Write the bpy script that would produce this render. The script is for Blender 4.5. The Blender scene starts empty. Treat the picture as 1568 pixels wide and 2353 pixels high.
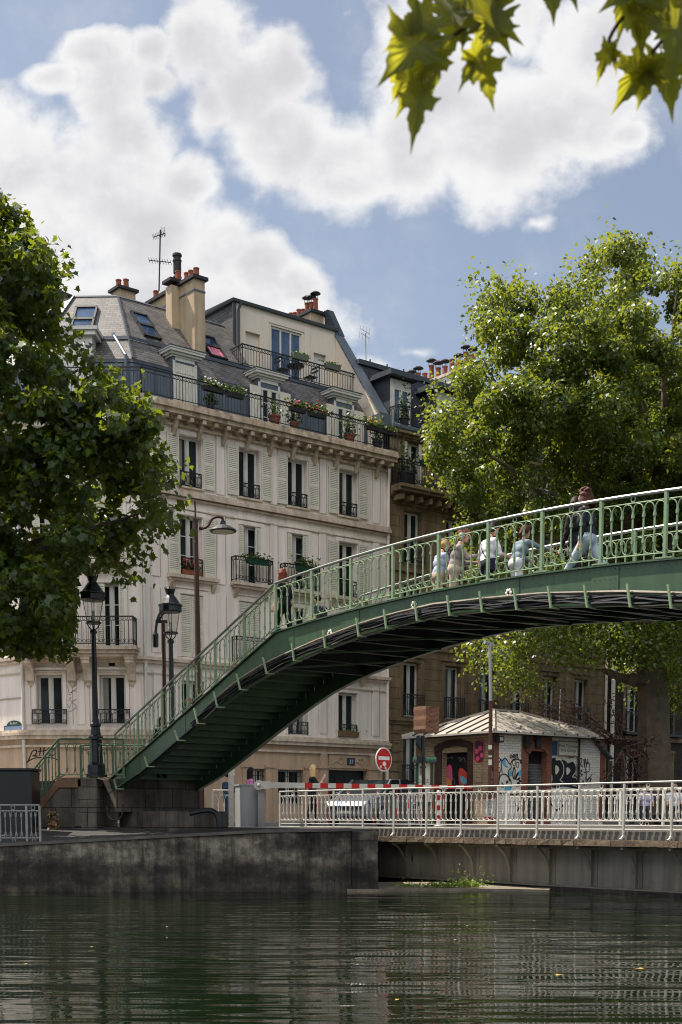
import bpy, math, random
import numpy as np
from mathutils import Vector, Matrix
random.seed(7); np.random.seed(7)
SC = bpy.context.scene
COL = SC.collection
R = math.radians
# ---------------------------------------------------------------- camera
# units of the measuring grid: photo 1568 wide, focal length 3000, horizon at y = 1878
FL = 3000.0; PITCH = math.atan(335 / FL); CZ = 0.28
cam_d = bpy.data.cameras.new("camera"); cam = bpy.data.objects.new("camera", cam_d); COL.objects.link(cam)
cam.location = (0, 0, CZ); cam.rotation_euler = (math.pi / 2 - PITCH, 0, 0)
cam_d.sensor_fit = 'VERTICAL'; cam_d.sensor_height = 24.0; cam_d.lens = 24.0 * FL / 2352.6
cam_d.shift_y = (2213 - 1176.3) / 2352.6
cam_d.clip_start = 0.05; cam_d.clip_end = 3000
cam_d.dof.use_dof = True; cam_d.dof.focus_distance = 34.0; cam_d.dof.aperture_fstop = 4.0
SC.camera = cam
# ---------------------------------------------------------------- light
SUN_AZ = Vector((-0.87, 0.49, 0)).normalized(); SUN_EL = R(57)
sun_dir = Vector((SUN_AZ.x * math.cos(SUN_EL), SUN_AZ.y * math.cos(SUN_EL), math.sin(SUN_EL)))
sd = bpy.data.lights.new("sun", 'SUN'); sd.energy = 4.6; sd.angle = R(0.5); sd.color = (1.0, 0.93, 0.83)
so = bpy.data.objects.new("sun", sd); COL.objects.link(so); so.location = (-40, 20, 60)
so.rotation_euler = (-sun_dir).to_track_quat('-Z', 'Y').to_euler()
SC.view_settings.view_transform = 'Standard'; SC.view_settings.look = 'None'
SC.view_settings.exposure = 0.86; SC.view_settings.gamma = 1.0
SC.cycles.max_bounces = 6; SC.cycles.diffuse_bounces = 3; SC.cycles.glossy_bounces = 3
SC.cycles.transmission_bounces = 4; SC.cycles.transparent_max_bounces = 8
SC.cycles.use_denoising = True; SC.cycles.filter_width = 1.1
SC.cycles.sample_clamp_indirect = 6.0
# ---------------------------------------------------------------- sky with clouds
W = bpy.data.worlds.new("World"); SC.world = W; W.use_nodes = True
def build_sky():
    nt = W.node_tree; N = nt.nodes; L = nt.links
    for n in list(N): N.remove(n)
    out = N.new('ShaderNodeOutputWorld'); bg = N.new('ShaderNodeBackground'); bg.inputs['Strength'].default_value = 0.085
    L.new(bg.outputs[0], out.inputs[0])
    sky = N.new('ShaderNodeTexSky'); sky.sky_type = 'NISHITA'; sky.sun_disc = False
    sky.sun_elevation = SUN_EL; sky.sun_rotation = math.atan2(SUN_AZ.x, SUN_AZ.y)
    sky.air_density = 1.0; sky.dust_density = 1.2; sky.ozone_density = 1.3
    tc = N.new('ShaderNodeTexCoord'); sx = N.new('ShaderNodeSeparateXYZ'); L.new(tc.outputs['Generated'], sx.inputs[0])
    def m(op, a, b=None, c=None, clamp=False):
        n = N.new('ShaderNodeMath'); n.operation = op; n.use_clamp = clamp
        for i, v in enumerate((a, b, c)):
            if v is None: continue
            if isinstance(v, (int, float)): n.inputs[i].default_value = v
            else: L.new(v, n.inputs[i])
        return n.outputs[0]
    def sstep(v, a, b):
        n = N.new('ShaderNodeMapRange'); n.interpolation_type = 'SMOOTHSTEP'; L.new(v, n.inputs['Value'])
        n.inputs['From Min'].default_value = a; n.inputs['From Max'].default_value = b
        return n.outputs['Result']
    cp, sp = math.cos(PITCH), math.sin(PITCH)      # directions measured on a plane tilted a little down from level
    fw = m('SUBTRACT', m('MULTIPLY', sx.outputs['Y'], cp), m('MULTIPLY', sx.outputs['Z'], sp)); dy = m('MAXIMUM', m('ABSOLUTE', fw), 0.06)
    a = m('DIVIDE', sx.outputs['X'], dy); b = m('DIVIDE', m('ADD', m('MULTIPLY', sx.outputs['Z'], cp), m('MULTIPLY', sx.outputs['Y'], sp)), dy)
    u = m('MULTIPLY_ADD', a, 3.0, 0.784); v = m('MULTIPLY_ADD', b, -3.0, 2.213)
    cv = N.new('ShaderNodeCombineXYZ'); L.new(u, cv.inputs[0]); L.new(v, cv.inputs[1])
    # domain warp
    def noise(vec, scale, det=6, rough=0.55, off=(0, 0, 0)):
        mp = N.new('ShaderNodeMapping'); mp.inputs['Location'].default_value = off; L.new(vec, mp.inputs[0])
        n = N.new('ShaderNodeTexNoise'); n.inputs['Scale'].default_value = scale; n.inputs['Detail'].default_value = det
        n.inputs['Roughness'].default_value = rough; L.new(mp.outputs[0], n.inputs['Vector']); return n
    w = noise(cv.outputs[0], 3.2, 4)
    ws = N.new('ShaderNodeVectorMath'); ws.operation = 'SUBTRACT'; L.new(w.outputs['Color'], ws.inputs[0]); ws.inputs[1].default_value = (0.5, 0.5, 0.5)
    wm = N.new('ShaderNodeVectorMath'); wm.operation = 'SCALE'; L.new(ws.outputs[0], wm.inputs[0]); wm.inputs['Scale'].default_value = 0.14
    wp = N.new('ShaderNodeVectorMath'); wp.operation = 'ADD'; L.new(cv.outputs[0], wp.inputs[0]); L.new(wm.outputs[0], wp.inputs[1])
    blobs = [  # centre u, v, radius u, v, weakening  (thousand grid units)
        (0.02, 0.40, 0.22, 0.20, 0), (-0.1, 0.58, 0.5, 0.22, 0), (0.20, 0.44, 0.22, 0.20, 0), (0.36, 0.54, 0.19, 0.16, 0), (0.50, 0.585, 0.13, 0.12, 0), (0.60, 0.63, 0.11, 0.10, 0), (0.685, 0.665, 0.10, 0.075, 0), (0.35, 0.72, 0.48, 0.10, 0),
        (0.21, 0.13, 0.12, 0.08, .06), (0.345, 0.12, 0.07, 0.07, .05), (0.46, 0.09, 0.10, 0.12, 0), (0.29, 0.30, 0.12, 0.11, 0), (0.42, 0.42, 0.10, 0.09, 0), (0.48, 0.23, 0.07, 0.09, 0), (0.36, 0.19, 0.06, 0.05, .1), (0.12, 0.185, 0.08, 0.045, .05), (0.26, 0.21, 0.12, 0.12, 0), (0.48, 0.08, 0.12, 0.14, 0), (0.555, 0.20, 0.13, 0.15, 0), (0.64, 0.16, 0.12, 0.12, 0), (0.66, 0.33, 0.15, 0.14, 0), (0.79, 0.37, 0.16, 0.12, 0),
        (0.95, 0.35, 0.14, 0.15, 0), (1.02, 0.20, 0.20, 0.16, 0), (1.15, 0.31, 0.24, 0.18, 0), (1.30, 0.27, 0.20, 0.14, 0), (1.43, 0.30, 0.08, 0.05, .1), (1.10, 0.04, 0.24, 0.14, 0), (0.93, 0.10, 0.08, 0.10, 0), (1.40, 0.08, 0.25, 0.14, 0),
        (0.85, 0.845, 0.10, 0.055, .40), (0.96, 0.80, 0.13, 0.06, .72), (1.25, 0.52, 0.15, 0.065, .74), (0.785, 0.045, 0.08, 0.045, .66),
        (-0.7, 0.7, 0.9, 0.5, 0), (2.4, 0.9, 0.7, 0.3, 0), (2.2, -0.3, 0.8, 0.35, 0), (0.4, -0.9, 1.2, 0.4, 0), (-1.2, -0.4, 0.8, 0.4, 0), (2.5, -1.6, 1.4, 0.6, 0), (-1.0, -2.0, 1.6, 0.7, 0)]
    cur = None
    for (cx, cy, rx, ry, wk) in blobs:
        s1 = N.new('ShaderNodeVectorMath'); s1.operation = 'SUBTRACT'; L.new(wp.outputs[0], s1.inputs[0]); s1.inputs[1].default_value = (cx, cy, 0)
        s2 = N.new('ShaderNodeVectorMath'); s2.operation = 'MULTIPLY'; L.new(s1.outputs[0], s2.inputs[0]); s2.inputs[1].default_value = (1 / rx, 1 / ry, 0)
        s3 = N.new('ShaderNodeVectorMath'); s3.operation = 'LENGTH'; L.new(s2.outputs[0], s3.inputs[0])
        d = m('SUBTRACT', 1.0 - wk, s3.outputs['Value'])
        cur = d if cur is None else m('SMOOTH_MAX', cur, d, 0.10)
    nz = noise(cv.outputs[0], 6.0, 10, 0.58, (3.1, 1.7, 0))
    nf = noise(wp.outputs[0], 19.0, 8, 0.6, (4.4, 2.9, 0))
    dens = m('ADD', cur, m('MULTIPLY', m('SUBTRACT', nz.outputs['Fac'], 0.5), 1.15))
    dens = m('ADD', dens, m('MULTIPLY', m('SUBTRACT', nf.outputs['Fac'], 0.5), 0.32))
    for (cx, cy, rx, ry, kk) in ((0.12, 0.01, 0.26, 0.06, .6), (0.0, 0.10, 0.08, 0.09, .5), (0.75, 0.09, 0.10, 0.12, .5)):
        s1 = N.new('ShaderNodeVectorMath'); s1.operation = 'SUBTRACT'; L.new(wp.outputs[0], s1.inputs[0]); s1.inputs[1].default_value = (cx, cy, 0)
        s2 = N.new('ShaderNodeVectorMath'); s2.operation = 'MULTIPLY'; L.new(s1.outputs[0], s2.inputs[0]); s2.inputs[1].default_value = (1 / rx, 1 / ry, 0)
        s3 = N.new('ShaderNodeVectorMath'); s3.operation = 'LENGTH'; L.new(s2.outputs[0], s3.inputs[0])
        dens = m('SUBTRACT', dens, m('MULTIPLY', m('SUBTRACT', 1.0, s3.outputs['Value'], clamp=True), kk * 1.6))
    mask = sstep(dens, -0.14, 0.38)
    wisp = noise(cv.outputs[0], 2.6, 8, 0.62, (7.7, 0.4, 0))
    haze = m('MULTIPLY', sstep(wisp.outputs['Fac'], 0.45, 0.85), 0.35)
    mask2 = m('MAXIMUM', mask, haze)
    # shading inside the cloud: bright edges, greyer cores and undersides
    n2 = noise(cv.outputs[0], 2.7, 7, 0.5, (1.3, 5.2, 0))
    n3 = noise(wp.outputs[0], 7.5, 5, 0.5, (9.3, 2.2, 0))
    sh = m('ADD', m('MULTIPLY', sstep(dens, 0.15, 0.85), 0.55), m('MULTIPLY', m('SUBTRACT', n2.outputs['Fac'], 0.5), 2.0))
    sh = m('ADD', sh, m('MULTIPLY', m('SUBTRACT', n3.outputs['Fac'], 0.5), 0.5))
    nb = noise(cv.outputs[0], 6.0, 10, 0.58, (3.1 - 0.035, 1.7 - 0.03, 0)); nfb = noise(wp.outputs[0], 19.0, 8, 0.6, (4.4 - 0.012, 2.9 - 0.01, 0))
    rel = m('ADD', m('MULTIPLY', m('SUBTRACT', nb.outputs['Fac'], nz.outputs['Fac']), 1.5), m('MULTIPLY', m('SUBTRACT', nfb.outputs['Fac'], nf.outputs['Fac']), 0.35))
    sh = m('ADD', sh, rel); shc = sstep(sh, -0.15, 0.95)
    cr = N.new('ShaderNodeMix'); cr.data_type = 'RGBA'; L.new(shc, cr.inputs['Factor'])
    cr.inputs['A'].default_value = (6.0, 6.0, 6.02, 1); cr.inputs['B'].default_value = (4.45, 4.4, 4.62, 1)
    # unseen clouds behind the camera, boosted to add fill light on the shaded facades
    away = N.new('ShaderNodeVectorMath'); away.operation = 'DOT_PRODUCT'; L.new(tc.outputs['Generated'], away.inputs[0]); away.inputs[1].default_value = (0.40, -0.91, 0.1)
    front = N.new('ShaderNodeMapRange'); L.new(away.outputs['Value'], front.inputs['Value'])
    front.inputs['From Min'].default_value = 0.0; front.inputs['From Max'].default_value = 0.5
    front.inputs['To Min'].default_value = 1.0; front.inputs['To Max'].default_value = 5.6
    cb = N.new('ShaderNodeVectorMath'); cb.operation = 'SCALE'; L.new(cr.outputs['Result'], cb.inputs[0]); L.new(front.outputs['Result'], cb.inputs['Scale'])
    # clear sky, slightly desaturated
    hs = N.new('ShaderNodeHueSaturation'); hs.inputs['Saturation'].default_value = 0.74; hs.inputs['Value'].default_value = 0.80; L.new(sky.outputs[0], hs.inputs['Color'])
    mx = N.new('ShaderNodeMix'); mx.data_type = 'RGBA'; L.new(mask2, mx.inputs['Factor'])
    L.new(hs.outputs[0], mx.inputs['A']); L.new(cb.outputs[0], mx.inputs['B'])
    L.new(mx.outputs['Result'], bg.inputs['Color'])
build_sky()

# ---------------------------------------------------------------- measuring helpers
def ray(x, y):
    a = (x - 784) / FL; b = (2213 - y) / FL
    return Vector((a, math.cos(PITCH) + b * math.sin(PITCH), -math.sin(PITCH) + b * math.cos(PITCH)))
def at(x, y, Y):
    r = ray(x, y); k = Y / r.y
    return Vector((r.x * k, Y, CZ + r.z * k))
def on_plane(x, y, P, n):
    r = ray(x, y); k = (P[0] * n[0] + P[1] * n[1]) / (r.x * n[0] + r.y * n[1])
    return Vector((r.x * k, r.y * k, CZ + r.z * k))
def proj(P):
    """world points (n x 3 array) -> grid pixels"""
    z = P[:, 2] - CZ; w = P[:, 1] * math.cos(PITCH) - z * math.sin(PITCH)
    return 784 + FL * P[:, 0] / w, 2213 - FL * (z * math.cos(PITCH) + P[:, 1] * math.sin(PITCH)) / w
class Frame:
    """local x along the face, y into the building, z up"""
    def __init__(s, ox, oy, dx, dy, oz=0.0):
        l = math.hypot(dx, dy); s.o = Vector((ox, oy, oz)); s.dx = dx / l; s.dy = dy / l; s.a = math.atan2(dy, dx)
        s.M = Matrix.Translation(s.o) @ Matrix.Rotation(s.a, 4, 'Z')
    def w(s, u, y, z): return s.M @ Vector((u, y, z))
    def px(s, x, y, off=0.0):
        """grid pixel -> (u, z) on the plane y = off"""
        n = (-s.dy, s.dx); P = (s.o.x + n[0] * off, s.o.y + n[1] * off)
        q = on_plane(x, y, P, n)
        return ((q.x - s.o.x) * s.dx + (q.y - s.o.y) * s.dy, q.z - s.o.z)
    def xu(s, x, off=0.0): return s.px(x, 1700, off)[0]

# ---------------------------------------------------------------- mesh builder
class G:
    def __init__(s, T=None): s.v = []; s.f = []; s.mi = []; s.T = T
    def add(s, vs, fs, m=0):
        b = len(s.v)
        if s.T is not None: vs = [s.T @ Vector(p) for p in vs]
        s.v.extend([tuple(p) for p in vs]); s.f.extend([tuple(i + b for i in f) for f in fs]); s.mi.extend([m] * len(fs)); return s
    def quad(s, a, b, c, d, m=0): return s.add([a, b, c, d], [(0, 1, 2, 3)], m)
    def poly(s, pts, m=0): return s.add(pts, [tuple(range(len(pts)))], m)
    def box(s, x0, x1, y0, y1, z0, z1, m=0):
        v = [(x0, y0, z0), (x1, y0, z0), (x1, y1, z0), (x0, y1, z0), (x0, y0, z1), (x1, y0, z1), (x1, y1, z1), (x0, y1, z1)]
        return s.add(v, [(3, 2, 1, 0), (4, 5, 6, 7), (0, 1, 5, 4), (1, 2, 6, 5), (2, 3, 7, 6), (3, 0, 4, 7)], m)
    def bbox(s, x0, x1, y0, y1, z0, z1, b=0.01, m=0):
        """box with bevelled vertical and top edges (8 sided)"""
        lo = [(x0 + b, y0), (x1 - b, y0), (x1, y0 + b), (x1, y1 - b), (x1 - b, y1), (x0 + b, y1), (x0, y1 - b), (x0, y0 + b)]
        cx, cy = (x0 + x1) / 2, (y0 + y1) / 2
        hi = [(p[0] + (b if p[0] < cx else -b) * 0.8, p[1] + (b if p[1] < cy else -b) * 0.8) for p in lo]
        v = [(p[0], p[1], z0) for p in lo] + [(p[0], p[1], z1 - b) for p in lo] + [(p[0], p[1], z1) for p in hi]
        f = [tuple(reversed(range(8))), tuple(range(16, 24))]
        for k in (0, 8): f += [(k + i, k + (i + 1) % 8, k + 8 + (i + 1) % 8, k + 8 + i) for i in range(8)]
        return s.add(v, f, m)
    def hexa(s, lo, hi, m=0):
        n = len(lo); v = list(lo) + list(hi)
        f = [tuple(reversed(range(n))), tuple(range(n, 2 * n))] + [(i, (i + 1) % n, n + (i + 1) % n, n + i) for i in range(n)]
        return s.add(v, f, m)
    def prism(s, pts, vec, m=0):
        v = Vector(vec); return s.hexa([Vector(p) for p in pts], [Vector(p) + v for p in pts], m)
    def tube(s, pts, r, n=6, m=0, closed=False, caps=True):
        P = [Vector(p) for p in pts]; k = len(P); rs = r if isinstance(r, (list, tuple)) else [r] * k
        vs = []; up0 = None
        for i in range(k):
            if closed: t = P[(i + 1) % k] - P[i - 1]
            else: t = P[min(i + 1, k - 1)] - P[max(i - 1, 0)]
            if t.length < 1e-9: t = Vector((0, 0, 1))
            t.normalize()
            if up0 is None:
                up0 = Vector((0, 0, 1)) if abs(t.z) < 0.9 else Vector((1, 0, 0))
            a = up0 - t * up0.dot(t)
            if a.length < 1e-6: a = Vector((1, 0, 0)) - t * t.x
            a.normalize(); up0 = a; b = t.cross(a)
            for j in range(n):
                an = 2 * math.pi * (j + 0.5) / n
                vs.append(P[i] + a * (rs[i] * math.cos(an)) + b * (rs[i] * math.sin(an)))
        fs = []
        for i in range(k if closed else k - 1):
            i2 = (i + 1) % k
            for j in range(n): fs.append((i * n + j, i * n + (j + 1) % n, i2 * n + (j + 1) % n, i2 * n + j))
        if caps and not closed: fs += [tuple(reversed(range(n))), tuple(range((k - 1) * n, k * n))]
        return s.add(vs, fs, m)
    def lathe(s, prof, c=(0, 0, 0), n=12, m=0, rot=0.0):
        vs = []; k = len(prof)
        for (r, z) in prof:
            for j in range(n):
                an = 2 * math.pi * j / n + rot; vs.append((c[0] + r * math.cos(an), c[1] + r * math.sin(an), c[2] + z))
        fs = [(i * n + j, i * n + (j + 1) % n, (i + 1) * n + (j + 1) % n, (i + 1) * n + j) for i in range(k - 1) for j in range(n)]
        fs += [tuple(reversed(range(n))), tuple(range((k - 1) * n, k * n))]
        return s.add(vs, fs, m)
    def ell(s, c, r, nu=10, nv=7, m=0, M=None):
        vs = []
        rx, ry, rz = r if isinstance(r, (tuple, list)) else (r, r, r)
        for i in range(nv + 1):
            th = math.pi * i / nv
            for j in range(nu):
                ph = 2 * math.pi * j / nu; p = Vector((rx * math.sin(th) * math.cos(ph), ry * math.sin(th) * math.sin(ph), rz * math.cos(th)))
                if M is not None: p = M @ p
                vs.append(p + Vector(c))
        fs = [(i * nu + j, (i + 1) * nu + j, (i + 1) * nu + (j + 1) % nu, i * nu + (j + 1) % nu) for i in range(nv) for j in range(nu)]
        return s.add(vs, fs, m)
    def ring(s, c, r, rt, ax, az, n=14, tn=4, m=0):
        c = Vector(c); ax = Vector(ax); az = Vector(az)
        return s.tube([c + ax * (r * math.cos(2 * math.pi * i / n)) + az * (r * math.sin(2 * math.pi * i / n)) for i in range(n)], rt, tn, m, closed=True)
    def build(s, name, mats, parent=None, smooth=False, base=None):
        o = bpy.data.objects.new(name, s.mesh(name, mats, smooth, base if base is not None else (wloc(parent) if parent else Vector())))
        COL.objects.link(o)
        if base is not None and parent is None: o.location = base
        if parent: o.parent = parent
        return o
    def mesh(s, name, mats, smooth=False, base=Vector()):
        me = bpy.data.meshes.new(name)
        b = Vector(base)
        me.from_pydata([(p[0] - b.x, p[1] - b.y, p[2] - b.z) for p in s.v], [], s.f)
        if not isinstance(mats, (list, tuple)): mats = [mats]
        for mm in mats: me.materials.append(mm)
        if len(mats) > 1: me.polygons.foreach_set('material_index', s.mi)
        if smooth: me.polygons.foreach_set('use_smooth', [True] * len(me.polygons))
        planar_uv(me); me.update(); return me
def planar_uv(me):
    """every face unwrapped in metres: u level, v up the face"""
    n = len(me.polygons)
    if n == 0: return
    nl = len(me.loops)
    co = np.empty(len(me.vertices) * 3); me.vertices.foreach_get('co', co); co = co.reshape(-1, 3)
    nor = np.empty(n * 3); me.polygons.foreach_get('normal', nor); nor = nor.reshape(-1, 3)
    lt = np.empty(n, dtype=np.int32); me.polygons.foreach_get('loop_total', lt)
    vi = np.empty(nl, dtype=np.int32); me.loops.foreach_get('vertex_index', vi)
    fn = np.repeat(nor, lt, axis=0); p = co[vi]
    t = np.stack([-fn[:, 1], fn[:, 0], np.zeros(nl)], 1); l = np.linalg.norm(t, axis=1); flat = l < 1e-3
    t[flat] = (1, 0, 0); l[flat] = 1; t /= l[:, None]
    bt = np.cross(fn, t)
    uv = np.stack([(p * t).sum(1), (p * bt).sum(1)], 1).astype(np.float32)
    lay = me.uv_layers.new(name='metres'); lay.data.foreach_set('uv', uv.ravel())
def wloc(o):
    v = Vector()
    while o is not None: v += o.location; o = o.parent
    return v
def thing(name, label, cat, loc=(0, 0, 0), group=None):
    o = bpy.data.objects.new(name, None); COL.objects.link(o); o.location = loc
    o.empty_display_size = 0.2; tag(o, label, cat, group); return o
def tag(o, label=None, cat=None, group=None, kind=None):
    if label: o['label'] = label
    if cat: o['category'] = cat
    if group: o['group'] = group
    if kind: o['kind'] = kind
    return o
def inst(name, me, parent, fr, u, y, z, ry=0.0):
    """a copy of mesh me placed in frame fr as a child of parent"""
    o = bpy.data.objects.new(name, me); COL.objects.link(o); o.parent = parent
    o.location = fr.w(u, y, z) - wloc(parent); o.rotation_euler = (0, 0, fr.a + ry); return o
def sub(name, me, parent):
    o = bpy.data.objects.new(name, me); COL.objects.link(o); o.parent = parent; return o
def copy_tree(o, parent=None):
    c = o.copy(); COL.objects.link(c); c.parent = parent
    for ch in list(o.children): copy_tree(ch, c)
    return c
def text_mesh(g, body, size, M, m=0, spacing=1.0):
    cu = bpy.data.curves.new('lettering', 'FONT'); cu.body = body; cu.size = size; cu.align_x = 'CENTER'; cu.space_character = spacing
    cu.fill_mode = 'FRONT'; cu.resolution_u = 2
    ob = bpy.data.objects.new('lettering', cu); COL.objects.link(ob)
    dg = bpy.context.evaluated_depsgraph_get(); me = bpy.data.meshes.new_from_object(ob.evaluated_get(dg))
    g.add([M @ v.co for v in me.vertices], [tuple(p.vertices) for p in me.polygons], m)
    bpy.data.objects.remove(ob); bpy.data.curves.remove(cu); bpy.data.meshes.remove(me)
def ribbon(g, pts, w, M, m=0, closed=False):
    """flat painted stroke in the xy plane of M"""
    P = [Vector((p[0], p[1], 0)) for p in pts]; k = len(P); L = []; Rr = []
    for i in range(k):
        if closed: t = P[(i + 1) % k] - P[i - 1]
        else: t = P[min(i + 1, k - 1)] - P[max(i - 1, 0)]
        if t.length < 1e-6: t = Vector((1, 0, 0))
        t.normalize(); n = Vector((-t.y, t.x, 0)) * (w / 2); L.append(M @ (P[i] + n)); Rr.append(M @ (P[i] - n))
    for i in range(k if closed else k - 1):
        j = (i + 1) % k; g.quad(Rr[i], Rr[j], L[j], L[i], m)
def smooth_line(pts, n=5, closed=False):
    P = [Vector((p[0], p[1], p[2] if len(p) > 2 else 0)) for p in pts]; k = len(P); out = []
    for i in range(k if closed else k - 1):
        p0 = P[(i - 1) % k] if (closed or i > 0) else P[0]; p1 = P[i]; p2 = P[(i + 1) % k]
        p3 = P[(i + 2) % k] if (closed or i + 2 < k) else p2
        for j in range(n):
            t = j / n; out.append(0.5 * ((2 * p1) + (p2 - p0) * t + (2 * p0 - 5 * p1 + 4 * p2 - p3) * t * t + (3 * p1 - p0 - 3 * p2 + p3) * t ** 3))
    if not closed: out.append(P[-1])
    return out

# ---------------------------------------------------------------- materials
def S(r, g, b):
    f = lambda c: ((c / 255 + 0.055) / 1.055) ** 2.4 if c > 10 else c / 255 / 12.92
    return (f(r), f(g), f(b))
def new_mat(name):
    m = bpy.data.materials.new(name); m.use_nodes = True; nt = m.node_tree
    for n in list(nt.nodes): nt.nodes.remove(n)
    out = nt.nodes.new('ShaderNodeOutputMaterial'); bs = nt.nodes.new('ShaderNodeBsdfPrincipled'); nt.links.new(bs.outputs[0], out.inputs[0])
    return m, nt, bs, out
def nnoise(nt, scale, det=5, rough=0.55, stretch=None, coord='Object'):
    tc = nt.nodes.new('ShaderNodeTexCoord'); n = nt.nodes.new('ShaderNodeTexNoise')
    n.inputs['Scale'].default_value = scale; n.inputs['Detail'].default_value = det; n.inputs['Roughness'].default_value = rough
    src = tc.outputs[coord] if coord != 'World' else None
    if coord == 'World':
        ge = nt.nodes.new('ShaderNodeNewGeometry'); src = ge.outputs['Position']
    if stretch:
        mp = nt.nodes.new('ShaderNodeMapping'); mp.inputs['Scale'].default_value = stretch; nt.links.new(src, mp.inputs[0]); src = mp.outputs[0]
    nt.links.new(src, n.inputs['Vector']); return n.outputs['Fac']
def ramp(nt, fac, stops):
    r = nt.nodes.new('ShaderNodeValToRGB'); e = r.color_ramp.elements
    while len(e) < len(stops): e.new(0.5)
    for i, (p, c) in enumerate(stops): e[i].position = p; e[i].color = (*c, 1) if len(c) == 3 else c
    nt.links.new(fac, r.inputs[0]); return r.outputs[0]
def mixc(nt, fac, a, b, mode='MIX'):
    n = nt.nodes.new('ShaderNodeMix'); n.data_type = 'RGBA'; n.blend_type = mode
    for k, v in (('Factor', fac), ('A', a), ('B', b)):
        if isinstance(v, (int, float)): n.inputs[k].default_value = v
        elif isinstance(v, tuple): n.inputs[k].default_value = (*v, 1) if len(v) == 3 else v
        else: nt.links.new(v, n.inputs[k])
    return n.outputs['Result']
def bump(nt, bs, h, strength=0.3, dist=0.02):
    b = nt.nodes.new('ShaderNodeBump'); b.inputs['Strength'].default_value = strength; b.inputs['Distance'].default_value = dist
    nt.links.new(h, b.inputs['Height']); nt.links.new(b.outputs[0], bs.inputs['Normal'])
def sc(c, k): return tuple(min(1.0, x * k) for x in c)
def mat(name, col, rough=0.6, var=0.15, scale=2.0, metal=0.0, spec=0.4, streak=0.0, dirt=None, bmp=0.0, bscale=30, fine=0.0, speck=None):
    m, nt, bs, out = new_mat(name)
    bs.inputs['Roughness'].default_value = rough; bs.inputs['Metallic'].default_value = metal; bs.inputs['Specular IOR Level'].default_value = spec
    c = col
    if var > 0:
        c = ramp(nt, nnoise(nt, scale, 6, 0.6, None, 'World'), [(0.3, sc(col, 1 - var)), (0.7, sc(col, 1 + var * 0.6))])
    if fine > 0:
        f = ramp(nt, nnoise(nt, scale * 14, 4, 0.7, None, 'World'), [(0.35, (1 - fine,) * 3), (0.65, (1, 1, 1))]); c = mixc(nt, 1.0, c, f, 'MULTIPLY')
    if streak > 0:
        f = ramp(nt, nnoise(nt, 1.0, 6, 0.62, (4.5, 4.5, 0.28), 'World'), [(0.42, (0, 0, 0)), (0.72, (1, 1, 1))])
        c2 = mixc(nt, 1.0, c, dirt or sc(col, 0.5), 'MIX') if False else None
        k = nt.nodes.new('ShaderNodeMath'); k.operation = 'MULTIPLY'; nt.links.new(f, k.inputs[0]); k.inputs[1].default_value = streak
        c = mixc(nt, k.outputs[0], c, dirt or sc(col, 0.5))
    if speck:
        f = ramp(nt, nnoise(nt, 7.0, 8, 0.75, (1, 1, .6), 'World'), [(0.60, (0, 0, 0)), (0.70, (speck[1],) * 3)]); c = mixc(nt, f, c, speck[0])
    if isinstance(c, tuple): bs.inputs['Base Color'].default_value = (*c, 1)
    else: nt.links.new(c, bs.inputs['Base Color'])
    if bmp > 0: bump(nt, bs, nnoise(nt, bscale, 5, 0.6, None, 'World'), bmp)
    return m
def brick(name, c1, c2, mortar, bw, bh, mort=0.01, rough=0.8, bias=0.0, var=0.2, bmp=0.4, offset=0.5, spec=0.3, streak=0.0, dirt=(0.03, 0.03, 0.03)):
    m, nt, bs, out = new_mat(name); bs.inputs['Roughness'].default_value = rough; bs.inputs['Specular IOR Level'].default_value = spec
    tc = nt.nodes.new('ShaderNodeTexCoord'); b = nt.nodes.new('ShaderNodeTexBrick'); nt.links.new(tc.outputs['UV'], b.inputs['Vector'])
    b.offset = offset; b.inputs['Scale'].default_value = 1.0; b.inputs['Mortar Size'].default_value = mort; b.inputs['Mortar Smooth'].default_value = 0.2
    b.inputs['Bias'].default_value = bias; b.inputs['Brick Width'].default_value = bw; b.inputs['Row Height'].default_value = bh
    b.inputs['Color1'].default_value = (*c1, 1); b.inputs['Color2'].default_value = (*c2, 1); b.inputs['Mortar'].default_value = (*mortar, 1)
    f = ramp(nt, nnoise(nt, 1.3, 7, 0.65, None, 'World'), [(0.3, (1 - var,) * 3), (0.7, (1, 1, 1))])
    c = mixc(nt, 1.0, b.outputs['Color'], f, 'MULTIPLY')
    if streak > 0:
        f2 = ramp(nt, nnoise(nt, 1.0, 6, 0.62, (3.5, 3.5, 0.3), 'World'), [(0.45, (0, 0, 0)), (0.72, (streak,) * 3)]); c = mixc(nt, f2, c, dirt)
    nt.links.new(c, bs.inputs['Base Color'])
    if bmp > 0:
        inv = nt.nodes.new('ShaderNodeMath'); inv.operation = 'SUBTRACT'; inv.inputs[0].default_value = 1.0; nt.links.new(b.outputs['Fac'], inv.inputs[1]); bump(nt, bs, inv.outputs[0], bmp, 0.015)
    return m
def glass_dark(name, col=(0.012, 0.015, 0.017), rough=0.06, spec=0.5):
    m, nt, bs, out = new_mat(name); bs.inputs['Roughness'].default_value = rough; bs.inputs['Specular IOR Level'].default_value = spec
    c = ramp(nt, nnoise(nt, 0.9, 3, 0.5, None, 'World'), [(0.4, col), (0.75, sc(col, 2.4))]); nt.links.new(c, bs.inputs['Base Color'])
    bump(nt, bs, nnoise(nt, 1.5, 2, 0.5, None, 'World'), 0.06, 0.1); return m
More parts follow.
